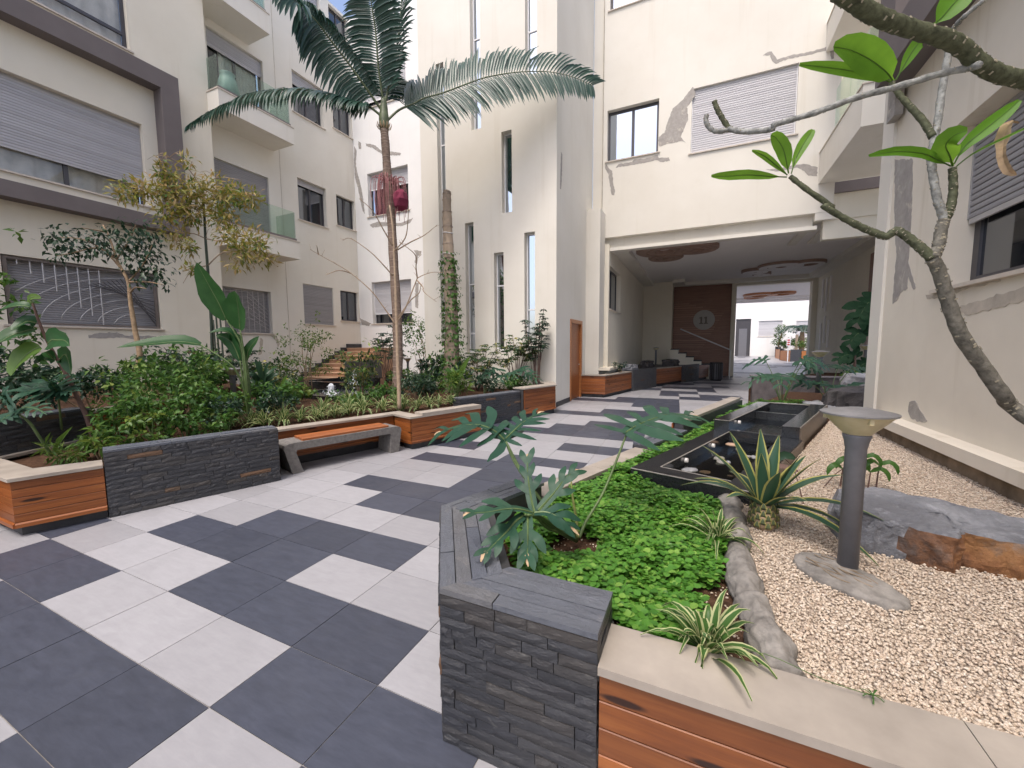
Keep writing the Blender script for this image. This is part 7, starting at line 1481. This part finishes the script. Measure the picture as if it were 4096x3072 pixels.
shrub('leafy_shrub', 'yellow flecked shrub between the pool jets and the palm', (-4.75,5.6,0.46), 1.15, 0.5, 'leafv', 1000, 0.10, 0.04, 7, blobs=12, lift=0.25)
shrub('leafy_shrub', 'dense dark low bush right of the palm foot', (-3.45,5.85,0.46), 0.6, 0.48, 'leafd', 1300, 0.075, 0.03, 6, blobs=13)
shrub('leafy_shrub', 'wispy shrub against the white wall behind the palm', (-6.6,10.4,0.46), 2.4, 0.8, 'leafm', 1000, 0.09, 0.05, 9, blobs=15, lift=0.35)
shrub('leafy_shrub', 'narrow leaved green plant at the foot of the ivy trunk', (-2.95,6.6,0.46), 0.65, 0.4, 'leafl', 420, 0.15, 0.032, 6, blobs=9, stemmat='stem')
whorl_shrub('umbrella_plant', 'finger leaved shrub under the middle slit windows', (-3.2,8.2,0.46), 1.35, 0.65, 'leafv', 13, 0.12, 0.045)
whorl_shrub('umbrella_plant', 'finger leaved shrub under the right hand slit window', (-2.35,8.55,0.46), 1.55, 0.6, 'leafv', 13, 0.12, 0.045)
whorl_shrub('umbrella_plant', 'tallest finger leaved shrub at the tower corner', (-1.85,8.75,0.46), 2.15, 0.33, 'leafd', 12, 0.12, 0.045)
shrub('leafy_shrub', 'bush of broad leaves behind the dead trunk', (-4.6,8.4,0.46), 0.9, 0.6, 'leafd', 800, 0.14, 0.07, 6, blobs=11)
shrub('leafy_shrub', 'small round leaved bush in the soil beside the pool', (-4.9,4.1,0.46), 0.4, 0.35, 'leafl', 420, 0.09, 0.07, 5, blobs=9)
shrub('leafy_shrub', 'low leafy plants under the palm among the spider plants', (-3.9,4.6,0.46), 0.35, 0.45, 'leafm', 520, 0.08, 0.045, 5, blobs=10)
TI = thing('ti_plant', 'young plant with an upright yellow green leaf behind the bench', 'plant', (-4.55,3.55,0.46))
TI2 = thing('ti_plant', 'young plant with upright yellow leaf at the ivy trunk', 'plant', (-3.05,6.75,0.46))
for t, b0, s_ in ((TI, Vector((-4.55,3.55,0.46)), 1.0), (TI2, Vector((-3.05,6.75,0.46)), 1.3)):
    for k in range(7):
        a = k*2.4; e = math.radians(60+10*math.sin(k*2)); d = Vector((math.cos(a)*math.cos(e), math.sin(a)*math.cos(e), math.sin(e))); q = MB(); ln = 0.5*s_*(1.3 if k == 0 else 0.8); st_ = b0+Vector((0,0,0.2*s_)); q.leaf([st_, st_+d*ln*0.35, st_+d*ln*0.7, st_+d*ln-Vector((0,0,0.06))], 0.05*s_, (0.2,-0.9,0.4), 0.3); q.build('leaf', MT['leafl' if k < 2 else 'leafm'], t, smooth=True)
    q = MB(); q.tube([b0, b0+Vector((0,0,0.22*s_))], 0.014, 7); q.build('stem', MT['stem'], t)
CP2 = thing('cordyline', 'dark upright strap leaved plant beside the cream wall and lamp', 'plant', (-4.95,3.6,0.46))
for k in range(22):
    a = k*2.4; e = math.radians(random.uniform(35,85)); b0 = Vector((-4.95,3.6,0.72+0.015*k)); d = Vector((math.cos(a)*math.cos(e), math.sin(a)*math.cos(e), math.sin(e))); ln = random.uniform(0.35,0.55); q = MB(); q.leaf([b0, b0+d*ln*0.35, b0+d*ln*0.7-Vector((0,0,0.03)), b0+d*ln-Vector((0,0,0.12))], 0.042, (0.2,-0.8,0.5), 0.3); q.build('leaf', MT['leafd'], CP2, smooth=True)
q = MB(); q.tube([(-4.95,3.6,0.45),(-4.95,3.6,1.05)], 0.02, 8); q.build('stem', MT['stemr'], CP2)
k = 0
FRNG = random.Random(5)
for x, y in ((-4.3,3.35),(-6.2,4.1),(-7.6,5.3),(-8.6,6.3),(-3.6,6.4),(-4.1,6.9),(-3.3,7.3),(-4.6,7.6),(-5.2,8.3),(-6.2,8.6),(-2.6,7.4),(-2.15,8.1),(-7.9,8.7),(-6.8,9.2),(-3.7,5.2),(-5.6,2.9),(-6.9,2.4),(-7.6,1.8),(-8.4,3.2),(-9.3,4.2)):
    hh = FRNG.uniform(0.35,0.75); zz = 0.46 if x > -5.5 or y > 4.5 else 0.79
    shrub('filler_plant', 'low leafy filler plant between the larger shrubs of the left bed', (x,y,zz), hh, FRNG.uniform(0.3,0.5), FRNG.choice(['leafm','leafd','leafl','leafm']), 420, FRNG.uniform(0.07,0.12), FRNG.uniform(0.035,0.06), 4, 'filler plants of the left bed', 8, 'stem')
# ---- small wilting plant by the lamp in the gravel
WP = thing('young_shrub', 'small wilting broad leaved plant behind the lamp in the gravel', 'plant', (3.0,2.82,0.5))
for k in range(5):
    x, y = 2.95+0.055*k, 2.86+0.02*math.sin(k*2); h = 0.14+0.05*(k % 3); q = MB(); q.tube([(x,y,0.48),(x+0.01,y,0.5+h)], (0.007,0.004), 6); q.build('stem', MT['stemr'], WP)
    for s_ in (-1, 1):
        p = Vector((x+0.01,y,0.5+h)); q = MB(); q.leaf([p, p+Vector((0.05*s_,-0.02,0.035)), p+Vector((0.09*s_,-0.03,0.0)), p+Vector((0.10*s_,-0.03,-0.05))], 0.022, (0,-0.6,0.8), 0.2); q.build('leaf', MT['leafm'], WP, smooth=True)
q = MB(); q.tube(SP([(2.83,2.80,0.49),(2.9,2.78,0.62),(2.98,2.76,0.72),(3.0,2.75,0.85)], 3), (0.004,0.002), 5); q.build('stem', MT['stemr'], WP)
lz = thing('fallen_leaf_sprig', 'wilted reddish leaf sprig leaning left of the lamp post', 'plant', (2.52,2.45,0.5))
q = MB(); q.tube(SP([(2.62,2.35,0.49),(2.56,2.38,0.72),(2.5,2.4,0.79)], 3), (0.004,0.003), 5); q.build('stem', MT['stemr'], lz)
q = MB(); q.leaf([(2.56,2.38,0.80),(2.50,2.38,0.82),(2.43,2.38,0.77),(2.41,2.38,0.68)], 0.028, (0.2,-0.9,0.3), 0.3); q.build('leaf', MT['leafd'], lz, smooth=True)
q = MB(); q.leaf([(2.58,2.36,0.72),(2.48,2.37,0.74),(2.38,2.37,0.70),(2.31,2.37,0.66)], 0.020, (0.2,-0.6,0.7), 0.3); q.build('leaf', MT['stemr'], lz, smooth=True)
# ---- ground cover
def roundleaf(name, C, D, U, L, mat):
    n = len(C); D = nrm_(D); S = nrm_(np.cross(D, U)); U = np.cross(S, D); L = L[:,None]
    prof = [(0.0,0.0,0.0),(0.18,0.30,0.05),(0.50,0.44,0.08),(0.82,0.28,0.0),(1.0,0.0,-0.08),(0.82,-0.28,0.0),(0.50,-0.44,0.08),(0.18,-0.30,0.05),(0.5,0.0,-0.02)]
    V = np.stack([C+D*L*a+S*L*b+U*L*c for a, b, c in prof], 1).reshape(-1,3); F = np.array([(i,(i+1) % 8,8) for i in range(8)])[:, ::-1]; F = (F[None]+(np.arange(n)*9)[:,None,None]).reshape(-1,3); nf = len(F)
    me = bpy.data.meshes.new(name); me.vertices.add(n*9); me.vertices.foreach_set('co', V.reshape(-1)); me.loops.add(nf*3); me.loops.foreach_set('vertex_index', F.reshape(-1)); me.polygons.add(nf); me.polygons.foreach_set('loop_start', np.arange(nf)*3); me.polygons.foreach_set('loop_total', np.full(nf,3)); me.polygons.foreach_set('use_smooth', np.ones(nf, bool)); me.update(calc_edges=True); me.materials.append(mat)
    o = bpy.data.objects.new(name, me); COL.objects.link(o); o['kind'] = 'stuff'; return o
def cover(name, label, poly, n, z, hmax, ll, holes=()):
    xs = [p[0] for p in poly]; ys = [p[1] for p in poly]; pts = []
    while len(pts) < n:
        x, y = RS.uniform(min(xs), max(xs)), RS.uniform(min(ys), max(ys))
        if inpoly(x, y, poly) and not any((x-h[0])**2+(y-h[1])**2 < h[2]**2 for h in holes): pts.append((x, y))
    pts = np.array(pts); hh = hmax*(0.45+0.55*np.sin(pts[:,0]*9+1)*np.sin(pts[:,1]*8+2)*0.5+0.275)
    zz = z+hh*RS.uniform(0.15,1.0,n)**0.6
    # leaves sit in little crosses round shared stem tips
    k = 4; m = n//k; tip = np.stack([pts[:m,0], pts[:m,1], zz[:m]], 1); C = np.repeat(tip, k, 0); a = np.tile(np.arange(k)*math.pi/2, m)+np.repeat(RS.uniform(0,6.28,m), k); tl = RS.normal(size=(m,3))*0.22; tl[:,2] = 1
    D = np.stack([np.cos(a), np.sin(a), RS.uniform(-0.1,0.45,m*k)], 1); U = np.repeat(tl, k, 0); C = C+D*0.004; C[:,2] += RS.uniform(-0.012,0.006,m*k)
    L = ll*RS.uniform(0.6,1.25,m*k); o = roundleaf(name, C, D, U, L, MT['cover'])
    return tag(o, label, 'ground cover')
cover('ground_cover', 'bright green round leaved ground cover around the philodendron', [(1.27,0.60),(1.66,0.60),(1.70,0.54),(1.93,0.56),(2.0,0.85),(2.06,1.2),(2.09,1.5),(2.10,2.10),DN(2.70,0.62),DN(2.70,0.43),DN(1.9,0.43),(0.90,1.16)], 19000, 0.462, 0.11, 0.032, [(1.36,1.16,0.13),(1.28,1.06,0.1),(2.04,0.95,0.1),(2.02,0.78,0.08)])
cover('ground_cover', 'bright green ground cover strip beside the black granite rim', [DN(2.68,0.42),DN(3.58,0.42),DN(4.55,0.42),DN(7.3,0.28),DN(8.4,0.3),DN(8.6,1.2),DN(7.25,1.4),DN(6.98,0.58),DN(2.68,0.58)], 12000, 0.48, 0.15, 0.038)
cover('ground_cover', 'dark green ground cover below the climber in the passage bed', [(5.2,11.6),(6.8,11.6),(7.0,14.0),(6.0,14.0)], 1600, 0.62, 0.3, 0.09)
# specks of gravel on the soil
sp_ = pebbles('soil_specks', [(1.2,0.62),(2.12,0.6),(2.12,1.5),(1.2,1.4)], 700, 0.463, 0.003, 0.007, MT['gravel'], 2); tag(sp_, 'pale gravel specks scattered on the brown soil', 'gravel')
DL = MB(); DL.leaf([(1.43,1.03,0.475),(1.46,1.0,0.50),(1.50,0.98,0.482)], 0.02, (0,-0.3,1), 0.4); tag(DL.build('fallen_leaf', MT['dry'], None), 'dry tan leaf lying on the soil beside the philodendron', 'leaf')
# ---- passage and far court plants
shrub('leafy_shrub', 'small shrub at the front of the passage planter', (-0.45,13.0,0.70), 0.5, 0.28, 'leafd', 260, 0.07, 0.04, 4, blobs=7)
for k, (x, y, h, r, mt) in enumerate(((9.6,37.4,0.9,0.7,'leafl'),(10.4,38.6,1.8,0.9,'leafl'),(9.4,40.4,1.2,0.7,'leafm'),(11.6,38.0,1.6,0.9,'leafm'),(9.2,43.8,1.0,0.6,'leafm'),(9.9,42.2,1.4,0.7,'leafl'))):
    shrub('leafy_shrub', 'sunlit green bush in the far court planter', (x,y,1.15), h, r, mt, 420, 0.16, 0.08, 4, group='bushes of the far court', blobs=9)
FPM = thing('small_palm', 'small feathery palm in the far sunlit court', 'palm', (10.0,41.0,1.15))
m_ = MB(); m_.tube([(10.0,41.0,1.1),(10.02,41,2.0),(10.0,41,2.75)], (0.22,0.16), 10); m_.build('trunk', MT['trunkl'], FPM)
for k in range(11):
    a = k*0.571; frond(FPM, [(10.0,41,2.7),(10+0.5*math.cos(a),41+0.5*math.sin(a),3.2),(10+1.1*math.cos(a),41+1.1*math.sin(a),3.25),(10+1.7*math.cos(a),41+1.7*math.sin(a),2.75)], (0,-0.2,1), 20, 0.5, 0.4, 0.03)
TP = thing('topiary_tree', 'small tree clipped into layered rounds in the far court', 'tree', (8.85,43.5,1.15))
m_ = MB(); m_.tube(SP([(8.85,43.5,1.1),(8.7,43.5,1.8),(8.9,43.5,2.5),(8.85,43.5,3.0)], 3), (0.09,0.05), 8); m_.build('trunk', MT['trunkl'], TP, smooth=True)
leafmesh('crown', *clump_leaves([(8.6,43.5,1.95,0.5),(9.1,43.5,1.75,0.4),(8.75,43.5,2.55,0.5),(8.85,43.5,3.15,0.6)], 90, 0.13, 0.07), MT['leafm'], TP)
DT = thing('dead_palm_trunk', 'short bare stump in the far court planter', 'tree trunk', (9.3,39.2,1.15)); m_ = MB(); m_.tube([(9.3,39.2,1.1),(9.3,39.2,1.8),(9.32,39.2,2.5)], (0.13,0.10), 10, jit=0.06); m_.build('trunk', MT['barkdead'], DT)
